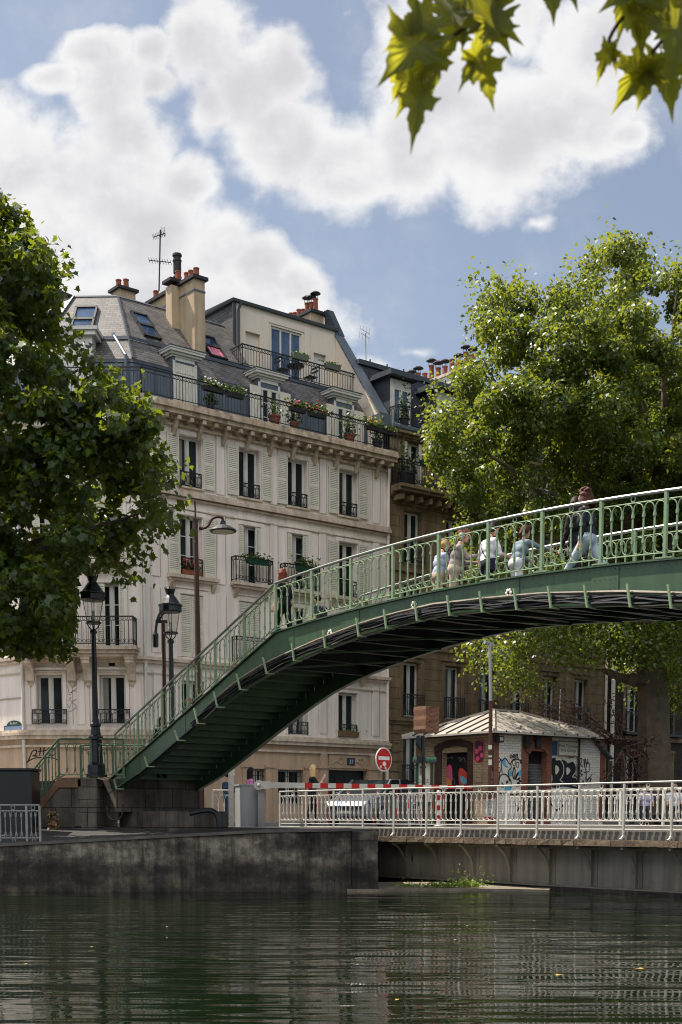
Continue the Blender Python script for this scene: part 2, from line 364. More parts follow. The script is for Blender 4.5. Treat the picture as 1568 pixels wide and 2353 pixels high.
def leafmat(name, c1, c2, trans, tfac=0.4, rough=0.45):
    m, nt, bs, out = new_mat(name); bs.inputs['Roughness'].default_value = rough; bs.inputs['Specular IOR Level'].default_value = 0.45
    ge = nt.nodes.new('ShaderNodeNewGeometry')
    c = ramp(nt, ge.outputs['Random Per Island'], [(0.0, c1), (0.8, c2), (1.0, sc(c2, 1.5))]); nt.links.new(c, bs.inputs['Base Color'])
    tr = nt.nodes.new('ShaderNodeBsdfTranslucent'); t = ramp(nt, ge.outputs['Random Per Island'], [(0.0, sc(trans, 0.7)), (1.0, trans)]); nt.links.new(t, tr.inputs[0])
    mx = nt.nodes.new('ShaderNodeMixShader'); mx.inputs[0].default_value = tfac
    nt.links.new(bs.outputs[0], mx.inputs[1]); nt.links.new(tr.outputs[0], mx.inputs[2]); nt.links.new(mx.outputs[0], out.inputs[0]); return m
MT = {}
MT['facade'] = mat('cream_facade', S(240, 228, 216), 0.75, 0.08, 0.5, streak=0.34, dirt=S(158, 138, 120), bmp=0.05, bscale=12)
MT['stone_trim'] = mat('limestone_trim', S(212, 194, 172), 0.8, 0.15, 1.6, streak=0.55, dirt=S(110, 92, 76), bmp=0.15)
MT['cornice'] = mat('weathered_cornice', S(205, 184, 158), 0.8, 0.25, 2.5, streak=0.75, dirt=S(92, 74, 58), bmp=0.2)
MT['base_stone'] = mat('warm_base_render', S(196, 168, 140), 0.8, 0.15, 1.0, streak=0.4, dirt=S(110, 92, 76), bmp=0.1)
MT['groove'] = mat('wall_joint', S(176, 162, 148), 0.9, 0.1)
MT['white_paint'] = mat('white_window_paint', S(214, 210, 200), 0.5, 0.08, 3, streak=0.15)
MT['shutter'] = mat('shutter_paint', S(218, 211, 192), 0.6, 0.12, 3, streak=0.2, dirt=S(150, 138, 118))
MT['iron'] = mat('black_iron', S(26, 27, 30), 0.45, 0.2, 5, metal=0.0, spec=0.5)
MT['glass'] = glass_dark('window_glass', spec=0.25)
MT['blue_glass'] = glass_dark('blue_window_glass', S(48, 66, 88), 0.05, 0.6)
MT['slate'] = brick('slate_roof', S(92, 88, 84), S(122, 116, 110), S(40, 38, 38), 0.26, 0.13, 0.008, 0.55, var=0.3, bmp=0.8, spec=0.4)
MT['dark_slate'] = brick('dark_slate_roof', S(46, 50, 58), S(58, 62, 70), S(28, 30, 34), 0.26, 0.13, 0.008, 0.65, var=0.25, bmp=0.6)
MT['zinc'] = mat('zinc_sheet', S(96, 104, 112), 0.42, 0.22, 1.6, metal=0.25, spec=0.5, streak=0.3, dirt=S(62, 66, 70))
MT['dark_zinc'] = mat('dark_zinc_sheet', S(70, 76, 82), 0.5, 0.2, 1.6, metal=0.2, streak=0.3, dirt=S(40, 43, 46))
MT['attic'] = mat('attic_render', S(224, 210, 190), 0.8, 0.06, 0.7, streak=0.12, dirt=S(160, 146, 128))
MT['chimney'] = mat('chimney_render', S(188, 166, 136), 0.85, 0.2, 1.2, streak=0.35, dirt=S(96, 82, 66), bmp=0.1)
MT['terracotta'] = mat('terracotta', S(152, 86, 62), 0.8, 0.25, 6, fine=0.2)
MT['cowl'] = mat('sooty_metal', S(44, 42, 42), 0.6, 0.3, 6)
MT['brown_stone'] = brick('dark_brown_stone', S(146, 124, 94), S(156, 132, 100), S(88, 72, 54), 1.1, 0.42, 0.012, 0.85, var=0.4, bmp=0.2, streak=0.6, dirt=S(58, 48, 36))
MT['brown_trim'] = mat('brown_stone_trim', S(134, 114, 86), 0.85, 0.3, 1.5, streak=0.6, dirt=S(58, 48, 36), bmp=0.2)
MT['dim_stone'] = brick('old_dark_stone', S(60, 53, 43), S(68, 60, 49), S(40, 35, 28), 1.1, 0.42, 0.012, 0.85, var=0.4, bmp=0.2, streak=0.5, dirt=S(50, 44, 36))  # stone colour darkened to carry the deep shade behind the trees
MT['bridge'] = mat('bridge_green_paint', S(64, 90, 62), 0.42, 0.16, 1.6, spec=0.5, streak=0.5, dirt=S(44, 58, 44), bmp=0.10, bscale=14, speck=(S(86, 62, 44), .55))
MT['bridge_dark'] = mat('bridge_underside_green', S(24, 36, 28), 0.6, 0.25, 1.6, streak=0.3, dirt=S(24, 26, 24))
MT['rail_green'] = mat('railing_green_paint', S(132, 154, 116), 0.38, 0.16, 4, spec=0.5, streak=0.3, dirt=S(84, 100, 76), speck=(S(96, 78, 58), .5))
MT['handrail'] = mat('worn_steel_handrail', S(150, 154, 146), 0.3, 0.15, 5, metal=0.6)
MT['timber'] = mat('worn_deck_timber', S(112, 100, 84), 0.85, 0.25, 5, fine=0.3)
MT['cable'] = mat('black_cable', S(24, 24, 26), 0.45, 0.2, 5)
MT['grey_cable'] = mat('grey_cable', S(150, 138, 122), 0.5, 0.2, 5)
MT['white_rail'] = mat('chipped_white_rail_paint', S(206, 202, 192), 0.5, 0.14, 8, streak=0.25, dirt=S(140, 130, 116), speck=(S(120, 92, 70), .5))
MT['girder_grey'] = mat('swing_girder_paint', S(140, 132, 118), 0.6, 0.2, 1.2, streak=0.5, dirt=S(60, 54, 46), bmp=0.08)
MT['asphalt'] = mat('asphalt', S(88, 86, 84), 0.9, 0.2, 1.5, fine=0.25, bmp=0.2, bscale=60)
MT['paving'] = mat('pale_paving', S(150, 146, 140), 0.85, 0.15, 1.2, fine=0.15, bmp=0.1)
MT['kerb'] = mat('granite_kerb', S(120, 116, 110), 0.8, 0.2, 3, fine=0.2, bmp=0.2)
MT['dark_stone'] = brick('sooty_pier_stone', S(118, 108, 98), S(92, 84, 78), S(48, 44, 40), 0.9, 0.55, 0.012, 0.9, var=0.65, bmp=0.5, streak=0.75, dirt=S(26, 24, 24))
MT['coping'] = mat('brown_coping', S(128, 98, 74), 0.85, 0.3, 2, fine=0.2, bmp=0.2, streak=0.4, dirt=S(70, 54, 42))
MT['black_paint'] = mat('black_lamp_paint', S(20, 24, 26), 0.35, 0.2, 6, spec=0.5)
MT['rust_brown'] = mat('brown_post_paint', S(74, 44, 36), 0.45, 0.2, 4)
MT['red'] = mat('red_paint', S(186, 36, 30), 0.5, 0.15, 4)
MT['white'] = mat('clean_white', S(224, 222, 216), 0.5, 0.06, 4)
MT['grey_paint'] = mat('grey_cabinet_paint', S(150, 150, 150), 0.5, 0.1, 2, streak=0.2, dirt=S(100, 98, 94))
MT['brown_cloth'] = mat('brown_tarpaulin', S(120, 84, 62), 0.6, 0.2, 8, bmp=0.4, bscale=18)
MT['redbrick'] = brick('red_brick', S(144, 88, 64), S(120, 72, 54), S(120, 100, 84), 0.22, 0.075, 0.008, 0.85, var=0.3, bmp=0.4)
MT['whitebrick'] = brick('white_glazed_brick', S(232, 226, 212), S(222, 214, 200), S(176, 168, 154), 0.22, 0.075, 0.007, 0.5, var=0.18, bmp=0.35, spec=0.5)
MT['shaded_brick'] = brick('brick_darkened_for_shade', S(76, 48, 40), S(60, 40, 34), S(70, 58, 50), 0.22, 0.075, 0.008, 0.85, var=0.3, bmp=0.4)  # red brick with the shade under the eave put into its colour
MT['tanbrick'] = brick('tan_brick', S(172, 148, 118), S(160, 136, 108), S(112, 94, 76), 0.22, 0.075, 0.007, 0.8, var=0.25, bmp=0.35)
MT['zinc_roof'] = mat('pale_zinc_roof', S(172, 164, 152), 0.5, 0.16, 1.5, metal=0.1, streak=0.25, dirt=S(110, 98, 86))
MT['spray_black'] = mat('black_spray_paint', S(22, 22, 24), 0.6, 0.1, 5)
MT['spray_white'] = mat('white_spray_paint', S(206, 200, 186), 0.6, 0.08, 5)
MT['spray_blue'] = mat('blue_spray_paint', S(92, 160, 184), 0.6, 0.12, 5)
MT['spray_pink'] = mat('pink_spray_paint', S(206, 84, 110), 0.6, 0.15, 5)
MT['spray_red'] = mat('red_spray_paint', S(190, 60, 44), 0.6, 0.15, 5)
MT['spray_purple'] = mat('purple_spray_paint', S(70, 32, 58), 0.6, 0.2, 5)
MT['spray_orange'] = mat('orange_spray_paint', S(206, 130, 70), 0.6, 0.15, 5)
MT['spray_grey'] = mat('thin_grey_tag', S(108, 104, 110), 0.7, 0.1, 5)
MT['dark_green'] = mat('dark_green_enamel', S(28, 66, 52), 0.4, 0.1, 4)
MT['door_green'] = mat('dark_green_door', S(16, 26, 24), 0.5, 0.15, 3)
MT['black_hole'] = mat('dark_interior', S(12, 12, 13), 0.9, 0.0)
MT['paper'] = mat('notice_paper', S(206, 200, 178), 0.7, 0.1, 6)
MT['bark'] = mat('plane_bark', S(92, 80, 64), 0.9, 0.4, 3, fine=0.25, bmp=0.4, bscale=14)
MT['plank'] = mat('planter_wood', S(120, 96, 70), 0.8, 0.2, 5)
MT['planter_green'] = mat('planter_green', S(96, 104, 84), 0.7, 0.15, 5)
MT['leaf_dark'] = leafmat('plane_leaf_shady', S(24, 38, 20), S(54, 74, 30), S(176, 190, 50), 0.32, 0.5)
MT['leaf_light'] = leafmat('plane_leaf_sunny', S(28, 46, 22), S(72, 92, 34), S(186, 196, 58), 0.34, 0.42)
MT['leaf_near'] = leafmat('plane_leaf_close', S(34, 48, 20), S(66, 82, 26), S(214, 208, 56), 0.55, 0.55)
def _near_tint():
    nt = MT['leaf_near'].node_tree
    for n in nt.nodes:
        if n.type == 'VALTORGB': nt.links.new(nnoise(nt, 9.0, 3, 0.5, None, 'World'), n.inputs[0])
_near_tint()
MT['leaf_purple'] = leafmat('purple_plum_leaf', S(40, 22, 22), S(78, 46, 42), S(110, 56, 44), 0.25, 0.35)
MT['leaf_pot'] = leafmat('pot_plant_leaf', S(40, 62, 30), S(80, 104, 44), S(120, 140, 40), 0.3)
MT['leaf_grass'] = leafmat('weed_leaf', S(84, 110, 44), S(130, 150, 66), S(160, 180, 60), 0.4)
MT['petal_red'] = mat('red_petal', S(200, 50, 60), 0.6, 0.2, 9)
MT['petal_pink'] = mat('pink_petal', S(226, 130, 150), 0.6, 0.2, 9)
MT['petal_white'] = mat('white_petal', S(232, 226, 210), 0.6, 0.1, 9)
MT['petal_yellow'] = mat('yellow_petal', S(214, 170, 60), 0.6, 0.2, 9)
# ================================================================ ground, water, quay
WATER_Z = -1.5
FD = Vector((0.78, 0.6258, 0)).normalized()      # along the far bank and the facades
BD = Vector((FD.y, -FD.x, 0))                    # across the canal, towards the viewer
def water():
    m, nt, bs, out = new_mat('canal_water')
    bs.inputs['Base Color'].default_value = (*S(16, 24, 11), 1); bs.inputs['Roughness'].default_value = 0.02; bs.inputs['IOR'].default_value = 1.33
    bs.inputs['Specular IOR Level'].default_value = 0.27
    a = nnoise(nt, 1.0, 1.5, 0.45, (0.42, 2.5, 1), 'World'); b = nnoise(nt, 1.0, 1.5, 0.5, (1.7, 6.5, 1), 'World'); c = nnoise(nt, 1.0, 2, 0.5, (0.10, 0.55, 1), 'World'); d = nnoise(nt, 1.0, 2, 0.5, (0.07, 0.16, 1), 'World')
    mod = nt.nodes.new('ShaderNodeMapRange'); nt.links.new(d, mod.inputs['Value']); mod.inputs['From Min'].default_value = 0.35; mod.inputs['From Max'].default_value = 0.65; mod.inputs['To Min'].default_value = 0.35; mod.inputs['To Max'].default_value = 1.3
    k = nt.nodes.new('ShaderNodeMath'); k.operation = 'MULTIPLY_ADD'; nt.links.new(b, k.inputs[0]); k.inputs[1].default_value = 0.13; nt.links.new(a, k.inputs[2])
    km = nt.nodes.new('ShaderNodeMath'); km.operation = 'MULTIPLY'; nt.links.new(k.outputs[0], km.inputs[0]); nt.links.new(mod.outputs['Result'], km.inputs[1])
    k2 = nt.nodes.new('ShaderNodeMath'); k2.operation = 'MULTIPLY_ADD'; nt.links.new(c, k2.inputs[0]); k2.inputs[1].default_value = 1.5; nt.links.new(km.outputs[0], k2.inputs[2])
    bump(nt, bs, k2.outputs[0], 1.0, 0.035)
    g = G(); g.quad((-300, -60, WATER_Z), (400, -60, WATER_Z), (400, 260, WATER_Z), (-300, 260, WATER_Z))
    o = g.build('canal_water', m); tag(o, 'dark green rippled canal water in the foreground', kind='structure')
water()
BANK = Vector((0.85, 31.5, 0))
def ground():
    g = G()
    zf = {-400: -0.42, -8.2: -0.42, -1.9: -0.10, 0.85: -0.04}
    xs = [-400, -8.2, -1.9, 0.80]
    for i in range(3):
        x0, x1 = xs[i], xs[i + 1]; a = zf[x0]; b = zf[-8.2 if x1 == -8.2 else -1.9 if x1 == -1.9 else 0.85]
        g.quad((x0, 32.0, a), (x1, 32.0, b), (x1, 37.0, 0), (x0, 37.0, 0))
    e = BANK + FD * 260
    o = g.build('quay_ground', mat('tree_shaded_quay_paving', S(58, 55, 52), .85, .35, 1.6, fine=.3, bmp=.2)); tag(o, kind='structure'); g = G()  # paving colour darkened to carry the shade of the left tree
    g.poly([(-400, 37, 0), (0.80, 37, 0), (0.80 + FD.x * 6.5, 37 + FD.y * 6.5, 0), (0.8 + FD.x * 260, 37 + FD.y * 260, 0), (e.x, 600, 0), (-400, 600, 0)])
    o = g.build('street_ground', MT['asphalt']); tag(o, kind='structure')
    # pavement along the facades
    g = G(Frame(-6.857, 46.1, 0.78, 0.6258).M); g.bbox(-8, 70, -3.4, 0.4, -0.3, 0.12, 0.02)
    o = g.build('pavement', MT['paving']); tag(o, kind='structure')
    g = G(); g.bbox(-40, -7, 42.7, 46.5, -0.3, 0.12, 0.02); o = g.build('pavement', MT['paving']); tag(o, kind='structure')
ground()
def quay_wall():
    m, nt, bs, out = new_mat('wet_quay_concrete'); bs.inputs['Roughness'].default_value = 0.9
    f1 = nnoise(nt, 3.4, 9, 0.75, None, 'World'); f2 = nnoise(nt, 1.0, 7, 0.66, (5, 5, 0.5), 'World')
    f0 = nnoise(nt, 0.75, 5, 0.6, (1, 1, 2.4), 'World'); mx_ = nt.nodes.new('ShaderNodeMath'); mx_.operation = 'MULTIPLY_ADD'; nt.links.new(f1, mx_.inputs[0]); mx_.inputs[1].default_value = 0.45
    mh = nt.nodes.new('ShaderNodeMath'); mh.operation = 'MULTIPLY'; nt.links.new(f0, mh.inputs[0]); mh.inputs[1].default_value = 0.55; nt.links.new(mh.outputs[0], mx_.inputs[2])
    c = ramp(nt, mx_.outputs[0], [(0.36, S(32, 30, 28)), (0.48, S(90, 83, 73)), (0.62, S(164, 152, 136))])
    d = ramp(nt, f2, [(0.36, (0.30, 0.29, 0.28)), (0.62, (1, 1, 1))]); c = mixc(nt, 1.0, c, d, 'MULTIPLY')
    tc = nt.nodes.new('ShaderNodeNewGeometry'); sx = nt.nodes.new('ShaderNodeSeparateXYZ'); nt.links.new(tc.outputs['Position'], sx.inputs[0])
    wob = nt.nodes.new('ShaderNodeMath'); wob.operation = 'MULTIPLY_ADD'; nt.links.new(nnoise(nt, 0.6, 5, 0.6, None, 'World'), wob.inputs[0]); wob.inputs[1].default_value = 0.5; nt.links.new(sx.outputs['Z'], wob.inputs[2])
    band = ramp(nt, wob.outputs[0], [(0.0, (0, 0, 0)), (1.0, (1, 1, 1))])
    mr = nt.nodes.new('ShaderNodeMapRange'); nt.links.new(wob.outputs[0], mr.inputs['Value']); mr.inputs['From Min'].default_value = -0.62; mr.inputs['From Max'].default_value = -0.46
    tide = mixc(nt, mr.outputs['Result'], (0.42, 0.42, 0.38), (1, 1, 1)); c = mixc(nt, 1.0, c, tide, 'MULTIPLY')
    nt.links.new(c, bs.inputs['Base Color']); bump(nt, bs, f1, 0.5, 0.05)
    t = thing('quay_wall', 'long dark stained quay wall rising from the canal under the footbridge stairs', 'wall', (-8, 31.7, WATER_Z))
    g = G()
    prof = [(-60, -0.42), (-8.2, -0.42), (-5, -0.25), (-1.9, -0.09), (0.25, -0.05)]
    n = 0
    P = []
    for i in range(len(prof) - 1):
        (x0, z0), (x1, z1) = prof[i], prof[i + 1]; k = 6
        for j in range(k): P.append((x0 + (x1 - x0) * j / k, z0 + (z1 - z0) * j / k))
    P.append(prof[-1])
    for (x0, z0), (x1, z1) in zip(P, P[1:]):
        g.hexa([(x0, 31.5, -2.2), (x1, 31.5, -2.2), (x1, 32.02, -2.2), (x0, 32.02, -2.2)], [(x0, 31.5, z0), (x1, 31.5, z1), (x1, 32.02, z1), (x0, 32.02, z0)])
    g.build('wall_body', m, t)
    g = G()
    for (x0, z0), (x1, z1) in zip(P, P[1:]):
        g.hexa([(x0, 31.46, z0 + .004), (x1, 31.46, z1 + .004), (x1, 32.3, z1 + .004), (x0, 32.3, z0 + .004)], [(x0, 31.47, z0 + 0.07), (x1, 31.47, z1 + 0.07), (x1, 32.3, z1 + 0.07), (x0, 32.3, z0 + 0.07)])
    g.build('coping', mat('coping_stone', S(92, 86, 80), 0.85, 0.35, 2, fine=0.3, bmp=0.2), t)
    g = G(); random.seed(3)
    z = -2.2; k = 0
    while z < -0.06:
        h = min(random.uniform(0.28, 0.4), -0.05 - z)
        g.bbox(0.26, 0.88 + random.uniform(-.01, .02), 31.47 + random.uniform(-.015, .015), 33.2, z, z + h - 0.006, 0.02); z += h
    g.build('corner_quoin', m, t)
    # inner return wall below the swing bridge
    g = G(); g.box(.2, .86, 32.31, 37.2, -2.2, -.05); a = Vector((4.0, 37.9, 0)); b = a + FD * 40
    g.hexa([(a.x, a.y, -2.2), (b.x, b.y, -2.2), (b.x, b.y + 1, -2.2), (a.x, a.y + 1, -2.2)], [(a.x, a.y, -0.4), (b.x, b.y, -0.4), (b.x, b.y + 1, -0.4), (a.x, a.y + 1, -0.4)])
    g.build('return_wall', m, t)
    # low footing just above the water in front of the swing girder
    t2 = thing('stone_footing', 'low stone ledge at water level below the swing bridge, grown with weeds', 'ledge', (3, 31, WATER_Z))
    g = G(); c0 = at(790, 2043, 31.42); 
    pts = [(0.15, 31.40), (0.95, 31.42), (2.2, 31.9), (4.0, 31.6), (4.97, 31.2), (5.05, 31.5), (4.6, 33), (2.5, 34.5), (0.9, 34.5)]
    top = [(x, y, -1.435 if i < 5 else -1.415) for i, (x, y) in enumerate(pts)]
    g.hexa([(x, y, -2.2) for x, y in pts], top); g.build('ledge', mat('ledge_stone', S(140, 130, 112), 0.9, 0.4, 2.5, fine=0.3, bmp=0.4), t2)
quay_wall()
# ================================================================ corner apartment building
FA = Frame(-6.857, 46.1, 0.78, 0.6258)           # main facade, u = 0 at the corner
FC = Frame(-11.1, 46.25, 4.243, -0.15)           # chamfered corner
FL3 = Frame(-11.1 - 0.78 * 7, 46.25 + 0.6258 * 7, 0.78, -0.6258)   # third facade, seen at far left, u = 7 at the chamfer
LEN = 11.2; CH = math.hypot(4.243, 0.15)
def wall_with_holes(g, u0, u1, z0, z1, holes, y=0.0, depth=0.24, m=0, mr=None):
    mr = m if mr is None else mr
    us = sorted({u0, u1, *[h[0] for h in holes], *[h[1] for h in holes]}); us = [u for u in us if u0 <= u <= u1]
    zs = sorted({z0, z1, *[h[2] for h in holes], *[h[3] for h in holes]}); zs = [z for z in zs if z0 <= z <= z1]
    for i in range(len(us) - 1):
        for j in range(len(zs) - 1):
            cu = (us[i] + us[i + 1]) / 2; cz = (zs[j] + zs[j + 1]) / 2
            if any(h[0] < cu < h[1] and h[2] < cz < h[3] for h in holes): continue
            g.quad((us[i], y, zs[j]), (us[i + 1], y, zs[j]), (us[i + 1], y, zs[j + 1]), (us[i], y, zs[j + 1]), m)
    for (a, b, c, d) in holes:
        g.quad((a, y, c), (a, y, d), (a, y + depth, d), (a, y + depth, c), mr); g.quad((b, y, d), (b, y, c), (b, y + depth, c), (b, y + depth, d), mr)
        g.quad((a, y, d), (b, y, d), (b, y + depth, d), (a, y + depth, d), mr); g.quad((b, y, c), (a, y, c), (a, y + depth, c), (b, y + depth, c), mr)
MESH = {}; CURT = [0]; MT['curtain'] = mat('net_curtain', S(132, 130, 124), .8, .15, 3)
def window_mesh(w, h, bars=0, mt='white_paint'):
    k = ('win', round(w, 2), round(h, 2), bars, mt)
    if k in MESH: return MESH[k]
    g = G(); f = 0.055; c = w / 2
    g.box(0, f, 0, .07, 0, h); g.box(w - f, w, 0, .07, 0, h); g.box(f, w - f, 0, .07, h - f * 1.3, h); g.box(f, w - f, 0, .07, 0, f)
    g.box(c - .06, c + .06, -.012, .06, f, h - f * 1.3); g.box(c - .016, c + .016, -.03, -.012, f, h - f * 1.3)
    for s in (0, 1):
        a0 = f if s == 0 else c + .06; a1 = c - .06 if s == 0 else w - f
        g.box(a0, a0 + .028, .012, .052, f, h - f * 1.3); g.box(a1 - .028, a1, .012, .052, f, h - f * 1.3)
        for b in range(bars):
            z = f + (h - f) * (b + 1) / (bars + 1); g.box(a0 + .028, a1 - .028, .015, .05, z - .014, z + .014)
    fr = g.mesh('window', MT[mt]); g2 = G(); g2.quad((f, .04, f), (w - f, .04, f), (w - f, .04, h - f), (f, .04, h - f))
    pn = g2.mesh('pane', MT['glass']); MESH[k] = (fr, pn); return MESH[k]
def put_window(root, fr, u0, u1, z0, z1, bars=0, y=0.2, mt='white_paint', glass=None):
    a, b = window_mesh(u1 - u0, z1 - z0, bars, mt); o = inst('window', a, root, fr, u0, y, z0)
    p = sub('pane', b, o)
    CURT[0] += 1
    if CURT[0] % 4 == 1 and u1 - u0 < 1.0:
        w, h = u1 - u0, z1 - z0; g = G(); n = 7; x0, x1 = (.07, .07 + w * .22) if CURT[0] % 8 == 1 else (w - .07 - w * .2, w - .07)
        for i in range(n): a = x0 + (x1 - x0) * i / n; b2 = x0 + (x1 - x0) * (i + 1) / n; g.quad((a, .037 - .004 * (i % 2), .09), (b2, .037 - .004 * ((i + 1) % 2), .09), (b2, .037 - .004 * ((i + 1) % 2), h - .09), (a, .037 - .004 * (i % 2), h - .09))
        sub('curtain', g.mesh('curtain', MT['curtain']), o)
    return o
def shutter_mesh(w, h):
    k = ('sh', round(w, 2), round(h, 2))
    if k in MESH: return MESH[k]
    g = G(); s = 0.055
    g.box(0, s, -.035, 0, 0, h); g.box(w - s, w, -.035, 0, 0, h)
    for z0, z1 in ((0, .12), (h * .5 - .04, h * .5 + .04), (h - .09, h)): g.box(s, w - s, -.033, -.002, z0, z1)
    for z0, z1 in ((.12, h * .5 - .04), (h * .5 + .04, h - .09)):
        n = max(4, int((z1 - z0) / 0.062)); d = (z1 - z0) / n
        for i in range(n):
            z = z0 + i * d
            g.hexa([(s, -.034, z + .002), (w - s, -.034, z + .002), (w - s, -.026, z), (s, -.026, z)], [(s, -.012, z + d * .92), (w - s, -.012, z + d * .92), (w - s, -.004, z + d * .9), (s, -.004, z + d * .9)])
    g.quad((s, -.001, .1), (w - s, -.001, .1), (w - s, -.001, h - .08), (s, -.001, h - .08), 1)
    MESH[k] = g.mesh('shutter', [MT['shutter'], mat('shutter_gap', S(52, 48, 42), 0.8, 0.0)]) ; return MESH[k]
def guard_mesh(w, h=0.55):
    """cast-iron window guard"""
    k = ('gu', round(w, 2), round(h, 2))
    if k in MESH: return MESH[k]
    g = G(); y = -0.03
    g.box(0, w, y - .02, y + .02, h - .035, h); g.box(0, w, y - .016, y + .016, .03, .06); g.box(0, w, y - .012, y + .012, h - .15, h - .13)
    for u in (0.012, w - .012): g.box(u - .014, u + .014, y - .014, y + .014, 0, h)
    n = max(3, round(w / 0.2))
    for i in range(1, n): 
        u = w * i / n; g.lathe([(.011, .06), (.02, .12), (.012, .2), (.011, h * .6), (.024, h - .16)], (u, y, 0), 5)
    for i in range(n):
        u = w * (i + .5) / n; g.ring((u, y, h - .085), .042, .011, (1, 0, 0), (0, 0, 1), 8, 4); g.ring((u, y, .13), .05, .012, (1, 0, 0), (0, 0, 1), 8, 4)
    MESH[k] = g.mesh('window_guard', MT['iron']); return MESH[k]
def iron_rail(g, p0, p1, h=1.0, gap=0.13, frieze=0.13, ends=True, scroll=False):
    p0 = Vector(p0); p1 = Vector(p1); d = p1 - p0; L = d.length; d.normalize(); z = Vector((0, 0, 1)); n = d.cross(z)
    def bar(a, b, r): g.tube([a, b], r, 4)
    bar(p0 + z * h, p1 + z * h, .026); bar(p0 + z * .08, p1 + z * .08, .018); bar(p0 + z * (h - frieze), p1 + z * (h - frieze), .014)
    k = max(1, round(L / gap))
    for i in range(k + 1):
        q = p0 + d * (L * i / k); bar(q + z * .08, q + z * (h - frieze), .011)
        if i < k:
            c = p0 + d * (L * (i + .5) / k); g.ring(c + z * (h - frieze / 2), frieze * .38, .010, d, z, 8, 4)
            if scroll: g.ring(c + z * .17, .055, .010, d, z, 8, 4)
    m = max(1, round(L / 1.6))
    for i in range(m + 1):
        q = p0 + d * (L * i / m); bar(q, q + z * (h + .02), .02)
def ring_pts(offset):
    """corner points of the roof outline moved in by offset: far left, chamfer corner, main corner, right end"""
    lines = []
    for fr, L in ((FL3, 7.0), (FC, CH), (FA, LEN)):
        lines.append((fr.w(0, offset, 0), Vector((fr.dx, fr.dy, 0)), L))
    def isect(a, b):
        p, d, _ = a; q, e, _ = b; cr = d.x * e.y - d.y * e.x; w = q - p; t = (w.x * e.y - w.y * e.x) / cr; return p + d * t
    return [lines[0][0], isect(lines[0], lines[1]), isect(lines[1], lines[2]), lines[2][0] + lines[2][1] * lines[2][2]]
def band(g, o0, z0, o1, z1, m=0, upto=None, segs=(0, 1, 2)):
    a = ring_pts(o0); b = ring_pts(o1)
    if upto is not None:
        a[3] = FA.w(upto, o0, 0); b[3] = FA.w(upto, o1, 0)
    for i in segs:
        g.quad((a[i].x, a[i].y, z0), (a[i + 1].x, a[i + 1].y, z0), (b[i + 1].x, b[i + 1].y, z1), (b[i].x, b[i].y, z1), m)
def course(g, out, z0, z1, m=0):
    """moulding running round all three faces, projecting by out"""
    a = ring_pts(-out); b = ring_pts(0.3)
    for i in range(3):
        p, q, r, s = a[i], a[i + 1], b[i + 1], b[i]
        g.hexa([(p.x, p.y, z0), (q.x, q.y, z0), (r.x, r.y, z0), (s.x, s.y, z0)], [(p.x, p.y, z1), (q.x, q.y, z1), (r.x, r.y, z1), (s.x, s.y, z1)], m)
